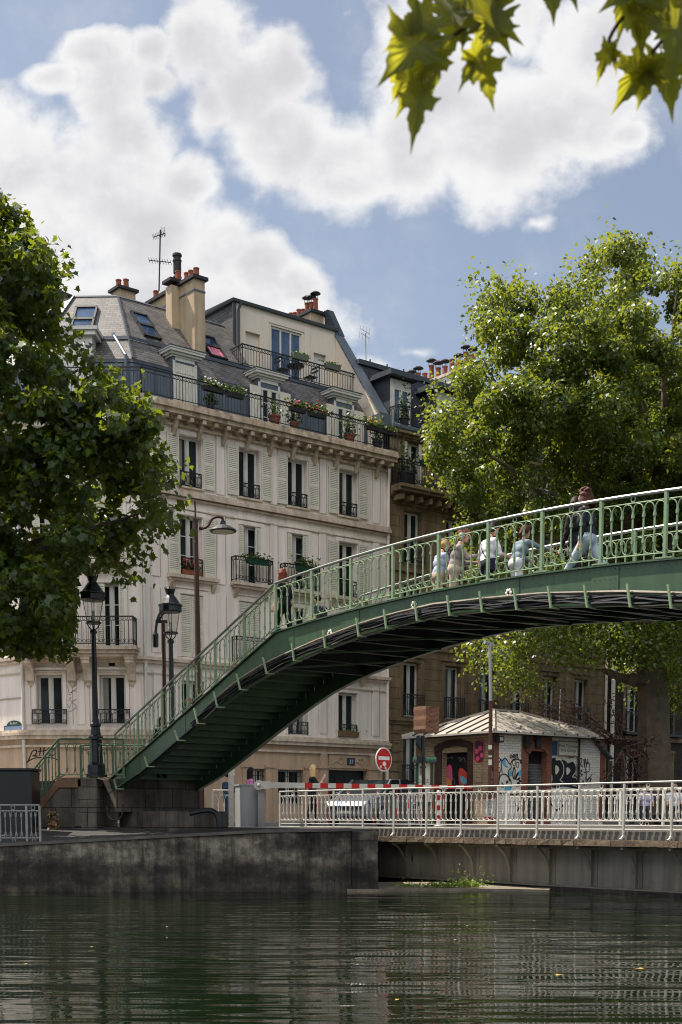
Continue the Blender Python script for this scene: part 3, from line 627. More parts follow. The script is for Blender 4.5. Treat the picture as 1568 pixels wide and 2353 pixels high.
def corner_building():
    B = thing('apartment_building', 'cream corner apartment building with shutters, iron balconies and slate mansard roof', 'building', FA.w(0, 0, 0))
    R1 = [(1.55, 2.5), (4.05, 5.0), (6.23, 7.18), (8.66, 9.6)]; R2 = R1
    rows = {'a': (11.78, 13.5), 'b': (8.75, 10.8), 'c': (5.93, 8.1), 'm': (3.4, 5.1)}
    holes = [(a, b, *rows[k]) for k in 'abcm' for a, b in R1]
    wall_top = 14.0
    g = G(FA.M); wall_with_holes(g, 0, LEN, 3.0, wall_top, holes)
    gh = [(1.2, 2.3, .8, 2.1), (4.6, 5.15, .9, 2.08), (5.75, 6.95, .75, 2.08), (8.12, 10.14, 0, 2.12)]
    wall_with_holes(g, 0, LEN, 0, 3.0, gh, depth=.3, m=1)
    # pilaster panels and vertical joints
    for (za, zb) in ((11.72, 13.9), (8.6, 11.0), (6.0, 8.2), (3.5, 5.4)):
        for u in (0.55, 3.28, 5.6, 7.9, 10.55):
            g.box(u - .16, u + .16, -.035, .01, za, zb, 0)
            for s in (-.2, .2): g.box(u + s - .012, u + s + .012, -.006, .01, za, zb, 2)
    for a, b in R1:      # raised window surrounds
        for k in 'abcm':
            z0, z1 = rows[k]
            g.box(a - .15, a - .02, -.03, .01, z0, z1 + .16, 0); g.box(b + .02, b + .15, -.03, .01, z0, z1 + .16, 0); g.box(a - .02, b + .02, -.03, .01, z1 + .02, z1 + .16, 0)
            if k in 'bc': g.box(a - .2, b + .2, -.06, .01, z1 + .2, z1 + .26, 0)
    g.build('wall', [MT['facade'], MT['base_stone'], MT['groove']], B)
    # chamfer face
    CW = [(.5, 1.42), (2.7, 3.62)]; crow = {'a': (11.78, 13.5), 'b': (9.0, 11.0), 'c': (6.15, 8.3), 'm': (3.5, 5.2)}
    ch = [(a, b, *crow[k]) for k in 'abcm' for a, b in CW]
    g = G(FC.M); wall_with_holes(g, 0, CH, 3.0, wall_top, ch); wall_with_holes(g, 0, CH, 0, 3.0, [(.35, 3.9, .25, 1.55)], depth=.35, m=1)
    for (za, zb) in ((11.72, 13.9), (8.9, 11.0), (6.1, 8.4), (3.5, 5.0)):
        for u in (.16, 2.06, 4.05):
            g.box(u - .13, u + .13, -.035, .01, za, zb, 0)
            for s in (-.3, .3):
                if 0 < u + s < CH: g.box(u + s - .012, u + s + .012, -.006, .01, za, zb, 2)
    for a, b in CW:
        for k in 'abcm':
            z0, z1 = crow[k]
            g.box(a - .13, a - .02, -.04, .01, z0, z1 + .14, 0); g.box(b + .02, b + .13, -.04, .01, z0, z1 + .14, 0); g.box(a - .02, b + .02, -.04, .01, z1 + .02, z1 + .14, 0)
        z1 = crow['m'][1]; g.box(a - .2, b + .2, -.12, .01, z1 + .17, z1 + .24, 0)
    g.build('wall', [MT['facade'], MT['base_stone'], MT['groove']], B)
    g = G(FL3.M); wall_with_holes(g, 0, 7, 3.0, wall_top, [(4.4, 5.3, *r) for r in crow.values()]); wall_with_holes(g, 0, 7, 0, 3, [(4.6, 5.6, 0, 2.1)], m=1)
    for z in (4.4, 7.2, 10.1): g.box(0, 6.9, -.03, .01, z, z + .05, 2)
    g.build('wall', [MT['facade'], MT['base_stone'], MT['groove']], B)
    # back of the block so light cannot leak through
    g = G(); p = ring_pts(0.35); bk = [FA.w(LEN, 11, 0), FL3.w(0, 9, 0)]
    pts = [p[0], p[1], p[2], p[3], bk[0], bk[1]]
    g.hexa([(q.x, q.y, 0.0) for q in pts], [(q.x, q.y, 14.2) for q in pts]); g.build('inner_core', MT['black_hole'], B)
    # mouldings
    g = G()
    for o_, z0, z1 in ((.52, 14.02, 14.16), (.62, 14.165, 14.30), (.56, 14.305, 14.40), (.14, 13.72, 13.80), (.24, 13.93, 14.015)): course(g, o_, z0, z1)
    g.build('cornice', MT['cornice'], B)
    for o_, z0, z1 in ((.10, 11.3, 11.37), (.20, 11.40, 11.5), (.14, 11.505, 11.62), (.05, 10.98, 11.03), (.12, 5.6, 5.7), (.2, 5.705, 5.82), (.06, 5.25, 5.3), (.10, 2.72, 2.8), (.2, 3.0, 3.12), (.26, 3.125, 3.22), (.14, 3.225, 3.32)):
        g = G(); course(g, o_, z0, z1); g.build('string_course', MT['stone_trim'], B)
    for fr, L in ((FA, LEN), (FC, CH)):
        g = G(fr.M); n = round(L / .52)
        for i in range(n):
            u = (i + .6) * L / n; g.box(u - .07, u + .07, -.48, .0, 13.86, 13.99)
            if i % 2 == 0: g.hexa([(u - .06, -.12, 13.4), (u + .06, -.12, 13.4), (u + .06, .0, 13.4), (u - .06, .0, 13.4)], [(u - .06, -.34, 13.85), (u + .06, -.34, 13.85), (u + .06, .0, 13.85), (u - .06, .0, 13.85)])
        g.build('modillions', MT['cornice'], B)
    # windows of the main face
    for k, r in rows.items():
        for i, (a, b) in enumerate(R1):
            z0, z1 = r
            closed = (k == 'c' and i in (0, 1))
            if not closed: put_window(B, FA, a + .01, b - .01, z0 + .01, z1 - .01, bars={'a': 0, 'b': 2, 'c': 2, 'm': 0}[k])
            else:
                for s in (0, 1): inst('shutter', shutter_mesh(.46, z1 - z0 - .04), B, FA, a + .01 + s * .47, .06, z0 + .02)
            hh = z1 - z0 - .02
            if k == 'a' or (k == 'b' and i in (0, 3)):
                inst('shutter', shutter_mesh(.48, hh), B, FA, a - .5, -.045, z0 + .01); inst('shutter', shutter_mesh(.48, hh), B, FA, b + .02, -.045, z0 + .01)
            if k == 'b' and i in (1, 2) or (k == 'c' and i in (2, 3)):
                inst('shutter', shutter_mesh(.2, hh), B, FA, a + .015, .03, z0 + .01); inst('shutter', shutter_mesh(.2, hh), B, FA, b - .215, .03, z0 + .01)
            if k == 'a': inst('window_guard', guard_mesh(b - a - .02, .52), B, FA, a + .01, .03, z0)
            if k == 'b' and i in (0, 3): inst('window_guard', guard_mesh(b - a - .02, .62), B, FA, a + .01, .02, z0)
            if k == 'm': inst('window_guard', guard_mesh(b - a - .02, .5), B, FA, a + .01, .02, z0)
            if k in 'bc' and i in (1, 2) or (k == 'c' and i == 3):
                g = G(FA.M); u0, u1 = a - .34, b + .34
                g.box(u0 - .06, u1 + .06, -.36, .0, z0 - .13, z0 - .02); g.box(u0, u1, -.28, .0, z0 - .22, z0 - .135)
                for u in (a - .2, b + .2): g.hexa([(u - .08, -.03, z0 - .55), (u + .08, -.03, z0 - .55), (u + .08, .0, z0 - .55), (u - .08, .0, z0 - .55)], [(u - .08, -.26, z0 - .225), (u + .08, -.26, z0 - .225), (u + .08, .0, z0 - .225), (u - .08, .0, z0 - .225)])
                bo = g.build('balcony', MT['stone_trim'], B)
                g = G(FA.M); zz = z0 - .02; iron_rail(g, (u0, -.31, zz), (u1, -.31, zz), .88, .145, .12, scroll=True); iron_rail(g, (u0, -.31, zz), (u0, -.02, zz), .88, .145, .12); iron_rail(g, (u1, -.31, zz), (u1, -.02, zz), .88, .145, .12)
                ro = G.build(g, 'balcony_railing', MT['iron'], bo); ro.location = wloc(B) - wloc(bo)
            if k == 'b' and i in (0, 3):
                g = G(FA.M); g.box(a - .55, b + .55, -.26, .0, z0 - .14, z0 - .02); g.box(a - .5, b + .5, -.18, .0, z0 - .22, z0 - .145)
                for u in (a - .4, b + .4): g.hexa([(u - .07, -.03, z0 - .5), (u + .07, -.03, z0 - .5), (u + .07, .0, z0 - .5), (u - .07, .0, z0 - .5)], [(u - .07, -.2, z0 - .225), (u + .07, -.2, z0 - .225), (u + .07, .0, z0 - .225), (u - .07, .0, z0 - .225)])
                g.build('window_sill', MT['stone_trim'], B)
            if k == 'a':
                g = G(FA.M); g.box(a - .06, b + .06, -.1, .0, z0 - .07, z0 - .005); g.build('window_sill', MT['stone_trim'], B)
    # ground floor openings
    for (a, b, z0, z1) in gh[:3]:
        put_window(B, FA, a, b, z0, z1, y=.24)
        g = G(FA.M)
        for i in range(int((b - a) / .11)): g.tube([(a + .06 + i * .11, .08, z0), (a + .06 + i * .11, .08, z1)], .011, 4)
        for z in (z0 + .3, z1 - .25): g.box(a, b, .07, .09, z - .012, z + .012)
        g.build('window_bars', MT['iron'], B)
    g = G(FA.M); a, b, z0, z1 = gh[3]; g.box(a, b, .26, .3, 0, z1)
    for i in range(4): g.box(a + .06 + i * .49, a + .46 + i * .49, .24, .262, .2, z1 - .2)
    g.build('carriage_door', MT['door_green'], B)
    g = G(FA.M)      # door surround with carved frieze panels
    for u in (a - .45, b + .02):
        g = G(FA.M); g.box(u, u + .43, -.09, 0, 0, 2.16); g.box(u - .05, u + .48, -.14, 0, 2.16, 2.27); g.box(u + .06, u + .37, -.10, 0, 2.27, 2.72); g.build('door_pilaster', MT['base_stone'], B)
    g = G(FA.M); g.box(a + .04, b - .04, -.05, 0, 2.2, 2.7); g.build('door_frieze', MT['base_stone'], B)
    for c in (a + .5, b - .5): 
        g = G(FA.M); g.tube(smooth_line([(c - .34, -.06, 2.34), (c - .1, -.07, 2.46), (c + .1, -.07, 2.36), (c + .22, -.07, 2.48), (c + .12, -.07, 2.6), (c + .02, -.07, 2.52)], 4), .02, 5); g.build('carved_scroll', MT['base_stone'], B)
    for u in (4.3, 5.35, 7.2): g = G(FA.M); g.box(u - .2, u + .2, -.06, 0, 0, 2.13); g.box(u - .25, u + .25, -.1, 0, 2.13, 2.22); g.build('pilaster', MT['base_stone'], B)
    g = G(FA.M); g.box(9.05, 9.43, -.085, -.052, 2.32, 2.6)
    pl = g.build('number_plate', mat('blue_enamel', S(34, 44, 66), .4, .1), B)
    g = G(); text_mesh(g, '37', .22, FA.M @ Matrix.Translation((9.24, -.089, 2.38)) @ Matrix.Rotation(R(90), 4, 'X'))
    o = g.build('numeral', MT['white'], B)
    # chamfer windows
    for k, r in crow.items():
        for i, (a, b) in enumerate(CW):
            z0, z1 = r
            put_window(B, FC, a + .01, b - .01, z0 + .01, z1 - .01, bars=2 if k in 'bc' else 0)
            if k in 'bc':
                inst('shutter', shutter_mesh(.26, z1 - z0 - .04), B, FC, a + .0, .02, z0 + .02); inst('shutter', shutter_mesh(.18, z1 - z0 - .04), B, FC, b - .18, .02, z0 + .02)
            if k in 'am': inst('window_guard', guard_mesh(b - a + .3, .52), B, FC, a - .15, -.06, z0)
            if k == 'b':
                g = G(FC.M); g.box(a - .25, b + .25, -.4, 0, z0 - .14, z0 - .02)
                for u in (a - .1, b + .1): g.box(u - .07, u + .07, -.25, 0, z0 - .4, z0 - .145)
                bo = g.build('balcony', MT['stone_trim'], B)
                g = G(FC.M); iron_rail(g, (a - .22, -.36, z0 - .02), (b + .22, -.36, z0 - .02), .9, .14, .12); ro = g.build('balcony_railing', MT['iron'], bo); ro.location = wloc(B) - wloc(bo)
    g = G(FC.M)      # first-floor balcony with scrolled consoles
    g.box(.02, CH - .1, -.75, 0, 5.98, 6.10); g.box(.08, CH - .16, -.66, 0, 5.86, 5.975); g.box(.12, CH - .2, -.58, 0, 5.76, 5.855)
    for u in (.32, 1.78, 2.34, 3.86):
        pts = [(-.02, 4.95), (-.16, 5.0), (-.2, 5.2), (-.34, 5.42), (-.55, 5.55), (-.55, 5.755), (-.02, 5.755)]
        g.prism([(u - .14, y, z) for y, z in pts], (.28, 0, 0))
        g.box(u - .16, u + .16, -.57, -.02, 5.66, 5.757); g.ell((u, -.03, 4.9), (.11, .05, .1), 8, 6)
    bo = g.build('balcony', MT['stone_trim'], B)
    g = G(FC.M); iron_rail(g, (.1, -.68, 6.1), (CH - .2, -.68, 6.1), .98, .145, .13, scroll=True); iron_rail(g, (CH - .2, -.68, 6.1), (CH - .2, -.05, 6.1), .98, .145, .13, scroll=True); iron_rail(g, (.1, -.68, 6.1), (.1, -.05, 6.1), .98, .145, .13)
    ro = g.build('balcony_railing', MT['iron'], bo); ro.location = wloc(B) - wloc(bo)
    g = G(FC.M); g.box(.35, 3.9, .2, .24, .25, 1.55); g.build('shop_window', MT['glass'], B)
    for x, z in ((4.75, 5.0),): put_window(B, FL3, 4.4, 5.3, 3.5, 5.2)
    # long balcony along the cornice
    p = ring_pts(-.5); g = G()
    for i in range(3):
        a, b = p[i].copy(), p[i + 1].copy(); a.z = b.z = 14.4
        iron_rail(g, a, b, .86, .125, .13)
    g.build('balcony_railing', MT['iron'], B)
    # down pipes
    for fr, u, yy in ((FA, .06, -.08), (FC, .03, -.08), (FA, LEN - .08, -.08)):
        g = G(fr.M); g.tube([(u, yy, .1), (u, yy, 13.4)] if u < 1 else [(u, yy, .1), (u, yy, 13.1), (u - .02, yy - .06, 13.4), (u - .15, -.3, 13.8)], .055, 8)
        for z in (1, 2.9, 5.4, 8.2, 11.2): g.lathe([(.068, 0), (.068, .07)], (u, yy, z), 8)
        g.build('down_pipe', MT['white_paint'] if u < 1 else MT['facade'], B)
    # wall graffiti and vents
    g = G(FC.M)
    g.box(3.05, 3.27, -.006, .004, 5.5, 5.62); g.build('wall_vent', MT['black_hole'], B)
    tagm = FC.M @ Matrix.Translation((1.75, -.007, 3.9)) @ Matrix.Rotation(R(90), 4, 'X'); g = G(); random.seed(11)
    for row in range(6):
        x = -.15 + random.uniform(-.1, .1); z = 1.0 - row * .18; pts = []
        for j in range(7): pts.append((x + j * .085 + random.uniform(-.05, .05), z + random.uniform(-.12, .12)))
        ribbon(g, smooth_line(pts, 4), .014, tagm)
    ribbon(g, [(.05, 1.3), (.12, 1.02), (.3, 1.28)], .014, tagm); ribbon(g, [(.55, 1.1), (.75, 1.1), (.75, .85), (.55, .85)], .014, tagm, closed=True)
    g.build('wall_scribble', MT['spray_grey'], B)
    g = G(); tm = FC.M @ Matrix.Translation((.1, -.007, 2.15)) @ Matrix.Rotation(R(90), 4, 'X')
    ribbon(g, smooth_line([(-.05, .02), (.3, .2), (.9, .2), (1.1, .12)], 4), .035, tm); ribbon(g, smooth_line([(.05, .1), (.2, .42), (.35, .45), (.3, .3), (.2, .28), (.38, .26)], 4), .04, tm)
    ribbon(g, [(.45, .28), (.5, .56)], .04, tm); ribbon(g, [(.58, .28), (.62, .58)], .04, tm); ribbon(g, smooth_line([(.4, .42), (.7, .46)], 2), .035, tm); ribbon(g, smooth_line([(.78, .36), (.88, .28), (1.02, .36), (.96, .5), (.82, .48)], 4, True), .04, tm, closed=True); ribbon(g, smooth_line([(.72, .3), (.76, .52), (.9, .56)], 3), .035, tm)
    g.build('wall_tag', MT['spray_black'], B)
    g = G(FL3.M); q = [FL3.px(12, 1687), FL3.px(58, 1687), FL3.px(58, 1665)]
    u0, u1 = q[0][0], q[1][0]; z0, z1 = q[0][1], q[2][1]; uc = (u0 + u1) / 2
    g.box(u0, u1, -.04, -.01, z0, z1); arc = [(uc + (u1 - u0) * .36 * math.cos(R(a)), -.04, z1 + .17 * math.sin(R(a))) for a in range(0, 181, 20)]; g.prism(arc, (0, .03, 0))
    g.box(u0 + .05, u1 - .05, -.044, -.04, z0 + .04, z1 - .03, 1)
    g.build('street_plate', [MT['dark_green'], mat('plate_blue', S(120, 140, 170), .5, .05)], B)
    g = G(); text_mesh(g, 'Xe Arrt', .13, FL3.M @ Matrix.Translation((uc, -.046, z1 + .03)) @ Matrix.Rotation(R(90), 4, 'X')); g.build('plate_lettering', MT['white'], B)
    roof_parts(B)
    return B
def dormer(B, u0, u1, z1, style, y0=.95):
    """zinc dormer with a moulded pediment; front at y0"""
    g = G(FA.M); zb = 14.4
    g.box(u0, u1, y0, y0 + 1.7, zb, z1 - .3, 0)
    g.box(u0 + .1, u1 - .1, y0 - .03, y0, z1 - .42, z1 - .3, 1)
    for k, (o_, a, b) in enumerate(((.06, z1 - .3, z1 - .24), (.14, z1 - .235, z1 - .16), (.22, z1 - .155, z1 - .075), (.25, z1 - .07, z1 - .02))): g.box(u0 - o_, u1 + o_, y0 - o_, y0 + 1.3, a, b, 1)
    g.box(u0 - .27, u1 + .27, y0 - .27, y0 + 1.4, z1 - .018, z1 + .01, 2)
    g.box(u0, u0 + .1, y0 - .02, y0, zb, z1 - .42, 1); g.box(u1 - .1, u1, y0 - .02, y0, zb, z1 - .42, 1)
    d = g.build('dormer', [MT['zinc'], MT['white_paint'], MT['dark_zinc']], B)
    zt = z1 - .62
    off = wloc(B)
    if style == 'closed':
        for s in (0, 1):
            g = G(FA.M); w = (u1 - u0 - .2) / 2; a = u0 + .1 + s * w
            for i in range(4): g.box(a + .005 + i * w / 4, a - .005 + (i + 1) * w / 4, y0 - .03, y0 - .005, zb + .1, zt + .12)
            for z in (zb + .4, zt - .2): g.box(a, a + w - .01, y0 - .045, y0 - .03, z, z + .07)
            o = g.build('shutter', MT['shutter'], d); o.location = off - wloc(d)
    else:
        w = u1 - u0 - .24; a, b = window_mesh(w, zt - zb - .1, 2)
        o = bpy.data.objects.new('window', a); COL.objects.link(o); o.parent = d; o.location = FA.w(u0 + .12, y0 - .05, zb + .1) - wloc(d); o.rotation_euler = (0, 0, FA.a)
        p = bpy.data.objects.new('pane', MESH_PANE_COPY(b)); COL.objects.link(p); p.parent = d; p.location = o.location; p.rotation_euler = o.rotation_euler
        for s in (0, 1):
            g = G(FA.M); w2 = .48; a = u0 - w2 + .06 if s == 0 else u1 - .06
            g.box(a, a + w2, y0 - .1, y0 - .07, zb + .15, zt)
            for z in (zb + .35, zt - .35): g.box(a + .02, a + w2 - .02, y0 - .125, y0 - .1, z, z + .09)
            k = [(a + .05, zb + .44), (a + .13, zb + .44), (a + w2 - .05, zt - .35), (a + w2 - .13, zt - .35)]
            g.prism([(x, y0 - .122, z) for x, z in k], (0, .02, 0))
            o = g.build('shutter', MT['shutter'], d); o.location = off - wloc(d)
def MESH_PANE_COPY(me): return me
def chimney_pots(g, pts, mt=0, cowl_m=1, cowls=(), h=.5, r=.11):
    for i, (x, y, z) in enumerate(pts):
        hh = h * random.uniform(.75, 1.25)
        g.lathe([(r * 1.15, 0), (r * 1.15, .06), (r, .08), (r * .9, hh - .05), (r * 1.05, hh - .04), (r * 1.05, hh), (r * .8, hh), (r * .78, hh - .1)], (x, y, z), 9, mt)
        if i in cowls:
            for k in range(3):
                an = k * 2.1; g.tube([(x + r * math.cos(an), y + r * math.sin(an), z + hh - .03), (x + r * math.cos(an), y + r * math.sin(an), z + hh + .2)], .012, 3, cowl_m)
            g.lathe([(r * 2.0, hh + .19), (r * 1.9, hh + .22), (r * 1.0, hh + .28), (.01, hh + .30)], (x, y, z), 9, cowl_m)
def roof_parts(B):
    UB = 6.0
    g = G()
    band(g, 1.0, 14.3, 1.0, 16.0, 1); band(g, .96, 15.9, 1.02, 16.05, 2)
    band(g, 1.0, 16.02, 1.72, 16.92, 0); band(g, 1.66, 16.9, 1.72, 17.04, 2); band(g, 1.72, 17.04, 1.86, 17.06, 2)
    band(g, 1.86, 17.0, 3.75, 19.12, 0, upto=UB); band(g, 3.7, 19.1, 3.9, 19.22, 2, upto=UB); band(g, 3.9, 19.22, 7.0, 19.6, 2, upto=UB)
    # balcony floor behind the railing
    band(g, -.5, 14.405, 1.0, 14.415, 2)
    # zinc skirt seams
    a = ring_pts(.985)
    for i in (1, 2):
        d = a[i + 1] - a[i]; n = max(1, int(d.length / .6))
        for k in range(n):
            q = a[i] + d * ((k + .5) / n); g.tube([(q.x, q.y, 14.42), (q.x, q.y, 15.88)], .02, 4, 2)
    # hip flashing
    for i in (1, 2):
        h0 = ring_pts(1.86)[i]; h1 = ring_pts(3.75)[i]; g.tube([(h0.x, h0.y, 17.03), (h1.x, h1.y, 19.14)], .05, 5, 2)
        h0 = ring_pts(1.0)[i]; h1 = ring_pts(1.72)[i]; g.tube([(h0.x, h0.y, 16.04), (h1.x, h1.y, 16.95)], .04, 5, 2)
    rf = g.build('roof', [MT['slate'], MT['zinc'], MT['dark_zinc']], B); off = wloc(B)
    # raised attic block
    y0 = 3.0; zt = 19.78
    g = G(FA.M)
    wall_with_holes(g, UB, LEN - .3, 16.9, zt, [(7.7, 9.2, 17.3, 19.32), (6.5, 7.18, 17.5, 18.85), (9.8, 10.42, 17.4, 18.76)], y0, .14, 0)
    g.quad((6.5, y0 + .14, 17.5), (7.18, y0 + .14, 17.5), (7.18, y0 + .14, 18.85), (6.5, y0 + .14, 18.85), 0); g.quad((9.8, y0 + .14, 17.4), (10.42, y0 + .14, 17.4), (10.42, y0 + .14, 18.76), (9.8, y0 + .14, 18.76), 4)
    g.box(7.3, 7.58, y0 - .03, y0, 16.95, 19.6); g.box(9.32, 9.6, y0 - .03, y0, 16.95, 19.6); g.box(7.58, 9.32, y0 - .03, y0, 19.4, 19.6)
    g.quad((UB, y0, 16.9), (UB, y0, zt), (UB, 9, zt), (UB, 9, 16.9), 1)                      # slated side
    g.hexa([(UB - .12, y0 - .12, zt), (LEN - .2, y0 - .12, zt), (LEN - .2, 9.3, zt), (UB - .12, 9.3, zt)], [(UB - .15, y0 - .14, zt + .1), (LEN - .2, y0 - .14, zt + .1), (LEN - .2, 9.3, zt + .35), (UB - .15, 9.3, zt + .35)], 2)
    g.box(UB - .1, UB + .05, y0 - .04, y0 - .004, 16.95, zt, 2)
    g.tube([(UB + .12, y0 - .1, 17.0), (UB + .12, y0 - .1, zt - .25), (UB + .2, y0 - .2, zt - .02)], .05, 6, 2)
    g.quad((4.8, 1.7, 17.05), (LEN - .3, 1.7, 17.05), (LEN - .3, y0, 17.05), (4.8, y0, 17.05), 2)
    ab = g.build('attic_storey', [MT['attic'], MT['slate'], MT['dark_zinc'], MT['attic'], MT['white_paint']], B)
    g = G(FA.M)
    for u in (7.7, 8.17, 8.66, 9.14): g.box(u, u + .07, y0 + .06, y0 + .12, 17.3, 19.3)
    for z in (17.3, 19.24): g.box(7.7, 9.2, y0 + .065, y0 + .115, z, z + .07)
    g.box(7.74, 9.18, y0 + .1, y0 + .104, 17.3, 19.3, 1)
    o = g.build('window', [MT['white_paint'], MT['blue_glass']], B)
    g = G(FA.M); iron_rail(g, (5.5, 1.78, 17.05), (LEN - .25, 1.78, 17.05), .78, .13, .13); iron_rail(g, (5.5, 1.78, 17.05), (5.5, 2.95, 17.05), .78, .13, .13)
    g.build('terrace_railing', MT['iron'], B)
    # party wall gable with zinc capping
    g = G(FA.M); prof = [(.35, 14.4), (.35, 15.95), (3.2, 19.85), (9, 19.85), (9, 14.4)]
    g.prism([(LEN - .3, y, z) for y, z in prof], (.3, 0, 0), 0)
    g.hexa([(LEN - .34, .2, 15.97), (LEN + .16, .2, 15.97), (LEN + .16, 3.2, 19.88), (LEN - .34, 3.2, 19.88)], [(LEN - .34, .2, 16.03), (LEN + .16, .2, 16.03), (LEN + .16, 3.2, 19.94), (LEN - .34, 3.2, 19.94)], 1)
    g.box(LEN - .36, LEN + .18, .1, .6, 15.5, 15.96, 1)
    g.build('party_wall', [MT['attic'], MT['zinc']], B)
    for (u0, u1, st) in ((1.95, 2.95, 'closed'), (5.62, 6.62, 'open'), (9.2, 10.2, 'open')): dormer(B, u0, u1, 16.72, st)
    # white dormer on the chamfer
    g = G(FC.M); a, b = FC.xu(150, 1.0), FC.xu(232, 1.0)
    g.box(a, b, .9, 2.6, 14.4, 16.75, 0); g.box(a - .15, b + .15, .75, 2.6, 16.755, 16.9, 1); g.box(a - .22, b + .22, .68, 2.7, 16.905, 17.02, 1); g.box(a + .2, b - .2, .87, .9, 14.6, 16.3, 1)
    g.build('dormer', [MT['white_paint'], MT['white_paint']], B)
    # skylights
    def skylight(fr, u0, u1, s0, s1, o0, z0, o1, z1, curtain=None):
        """fractions s0..s1 up the slope (o0,z0)-(o1,z1)"""
        A = lambda u, s, d: Vector((u, o0 + (o1 - o0) * s, z0 + (z1 - z0) * s)) + Vector((0, -(z1 - z0), (o1 - o0))).normalized() * d
        g = G(fr.M)
        for (a, b, c, d) in ((u0, u0 + .07, s0, s1), (u1 - .07, u1, s0, s1), (u0, u1, s0, s0 + .03), (u0, u1, s1 - .03, s1), (u0, u1, (s0 + s1) / 2 - .02, (s0 + s1) / 2 + .02)):
            g.hexa([A(a, c, .0), A(b, c, .0), A(b, d, .0), A(a, d, .0)], [A(a, c, .1), A(b, c, .1), A(b, d, .1), A(a, d, .1)], 0)
        o = g.build('skylight', MT['cowl'], B)
        g = G(fr.M); g.quad(A(u0, s0, .05), A(u1, s0, .05), A(u1, s1, .05), A(u0, s1, .05))
        p = g.build('pane', MT['blue_glass'], B)
        p.parent = o; p.location = wloc(B) - wloc(o)
        if curtain:
            g = G(fr.M)
            for i in range(9): x = u0 + .07 + i * (u1 - u0 - .14) / 9; w = (u1 - u0 - .14) / 9; g.quad(A(x, s0 + .04, .06), A(x + w, s0 + .04, .06), A(x + w, (s0 + s1) / 2, .06), A(x, (s0 + s1) / 2, .06), i % 2)
            p = g.build('blind', [MT['spray_pink'], mat('pale_pink_blind', S(206, 150, 160), .7, .1)], o); p.location = wloc(B) - wloc(o)
    skylight(FC, FC.xu(188, 2.6), FC.xu(238, 2.6), .12, .72, 1.86, 17.0, 3.75, 19.12)
    skylight(FA, 1.5, 2.2, .14, .66, 1.86, 17.0, 3.75, 19.12); skylight(FA, 4.2, 4.95, .06, .55, 1.86, 17.0, 3.75, 19.12, True)
    # tall chimney stack
    random.seed(5)
    g = G(FA.M); u0, u1 = 3.52, 3.98
    g.box(u0, u1, 1.95, 2.95, 16.6, 19.72, 0); g.box(u0 - .34, u1 - .02, 2.952, 3.36, 17.2, 19.72, 0); g.box(u0, u1 - .02, 3.362, 5.2, 17.6, 19.72, 0)
    g.box(u0 - .1, u1 + .1, 1.85, 5.3, 19.724, 19.84, 1); g.box(u0 - .44, u1 + .08, 2.86, 3.46, 19.842, 19.95, 1)
    g.box(u0 - .02, u1 + .02, 1.93, 5.22, 19.3, 19.36, 2)
    ck = g.build('chimney', [MT['chimney'], MT['cowl'], MT['zinc']], B)
    for q in [(3.75, 2.15, 19.84), (3.75, 2.5, 19.84), (3.75, 2.8, 19.84), (3.6, 3.15, 19.95), (3.75, 3.8, 19.84), (3.75, 5.0, 19.84)]:
        g = G(FA.M); chimney_pots(g, [q], h=.32); g.build('chimney_pot', MT['terracotta'], ck)
    g = G(FA.M); g.lathe([(.1, 0), (.1, .35), (.16, .38), (.16, .44), (.1, .47), (.1, .52), (.15, .55), (.15, .95), (.17, .97), (.17, 1.02), (.14, 1.04), (.14, 1.14), (.18, 1.16), (.17, 1.24), (.05, 1.27)], (3.75, 3.45, 19.84), 10)
    o = g.build('flue_cowl', MT['cowl'], ck)
    # small chimney behind the chamfer ridge, left chimney wall, right chimney bank
    q = FA.px(287, 668, 5.5)
    g = G(FA.M); g.box(q[0] - .35, q[0] + .35, 5.3, 5.9, 18.6, q[1] - .05, 0); g.box(q[0] - .45, q[0] + .45, 5.2, 6.0, q[1] - .048, q[1] + .05, 1); 
    ck = g.build('chimney', [MT['chimney'], MT['cowl']], B)
    for dx in (-.2, .12): g = G(FA.M); chimney_pots(g, [(q[0] + dx, 5.6, q[1] + .05)], h=.42); g.build('chimney_pot', MT['terracotta'], ck)
    g = G(FL3.M); g.hexa([(3.2, .6, 14.4), (3.7, .6, 14.4), (3.7, 6, 14.4), (3.2, 6, 14.4)], [(3.2, 2.6, 20.0), (3.7, 2.6, 20.0), (3.7, 6, 20.0), (3.2, 6, 20.0)], 0); g.box(3.1, 3.8, 2.5, 6.1, 20.005, 20.12, 1)
    g.build('chimney', [MT['chimney'], MT['cowl']], B)
    g = G(FA.M); g.box(LEN - .75, LEN - .1, 4.0, 6.6, 19.8, 20.72, 0); g.box(LEN - .85, LEN, 3.9, 6.7, 20.724, 20.84, 1)
    g.prism([(LEN - .1, 3.0, 19.7), (LEN - .1, 3.9, 19.7), (LEN - .1, 4.0, 20.9), (LEN - .1, 3.75, 20.9)], (.3, 0, 0), 2)
    ck = g.build('chimney', [MT['chimney'], MT['cowl'], MT['dark_zinc']], B)
    for i in range(9): g = G(FA.M); chimney_pots(g, [(LEN - .42, 4.15 + i * .28, 20.84)], cowls=(0,) if i < 3 else (), h=.42); g.build('chimney_pot', [MT['terracotta'], MT['cowl']], ck)
    # zinc waste pipe on the chamfer roof
    q0 = ring_pts(1.6)[2]; q1 = ring_pts(.9)[2]
    g = G(); g.tube([(q0.x - .55, q0.y - .05, 17.05), (q0.x - .5, q0.y - .1, 16.95), (q1.x - .25, q1.y - .05, 16.1), (q1.x - .22, q1.y - .08, 14.5)], .055, 6); g.build('roof_pipe', MT['zinc'], B)
BLD = corner_building()
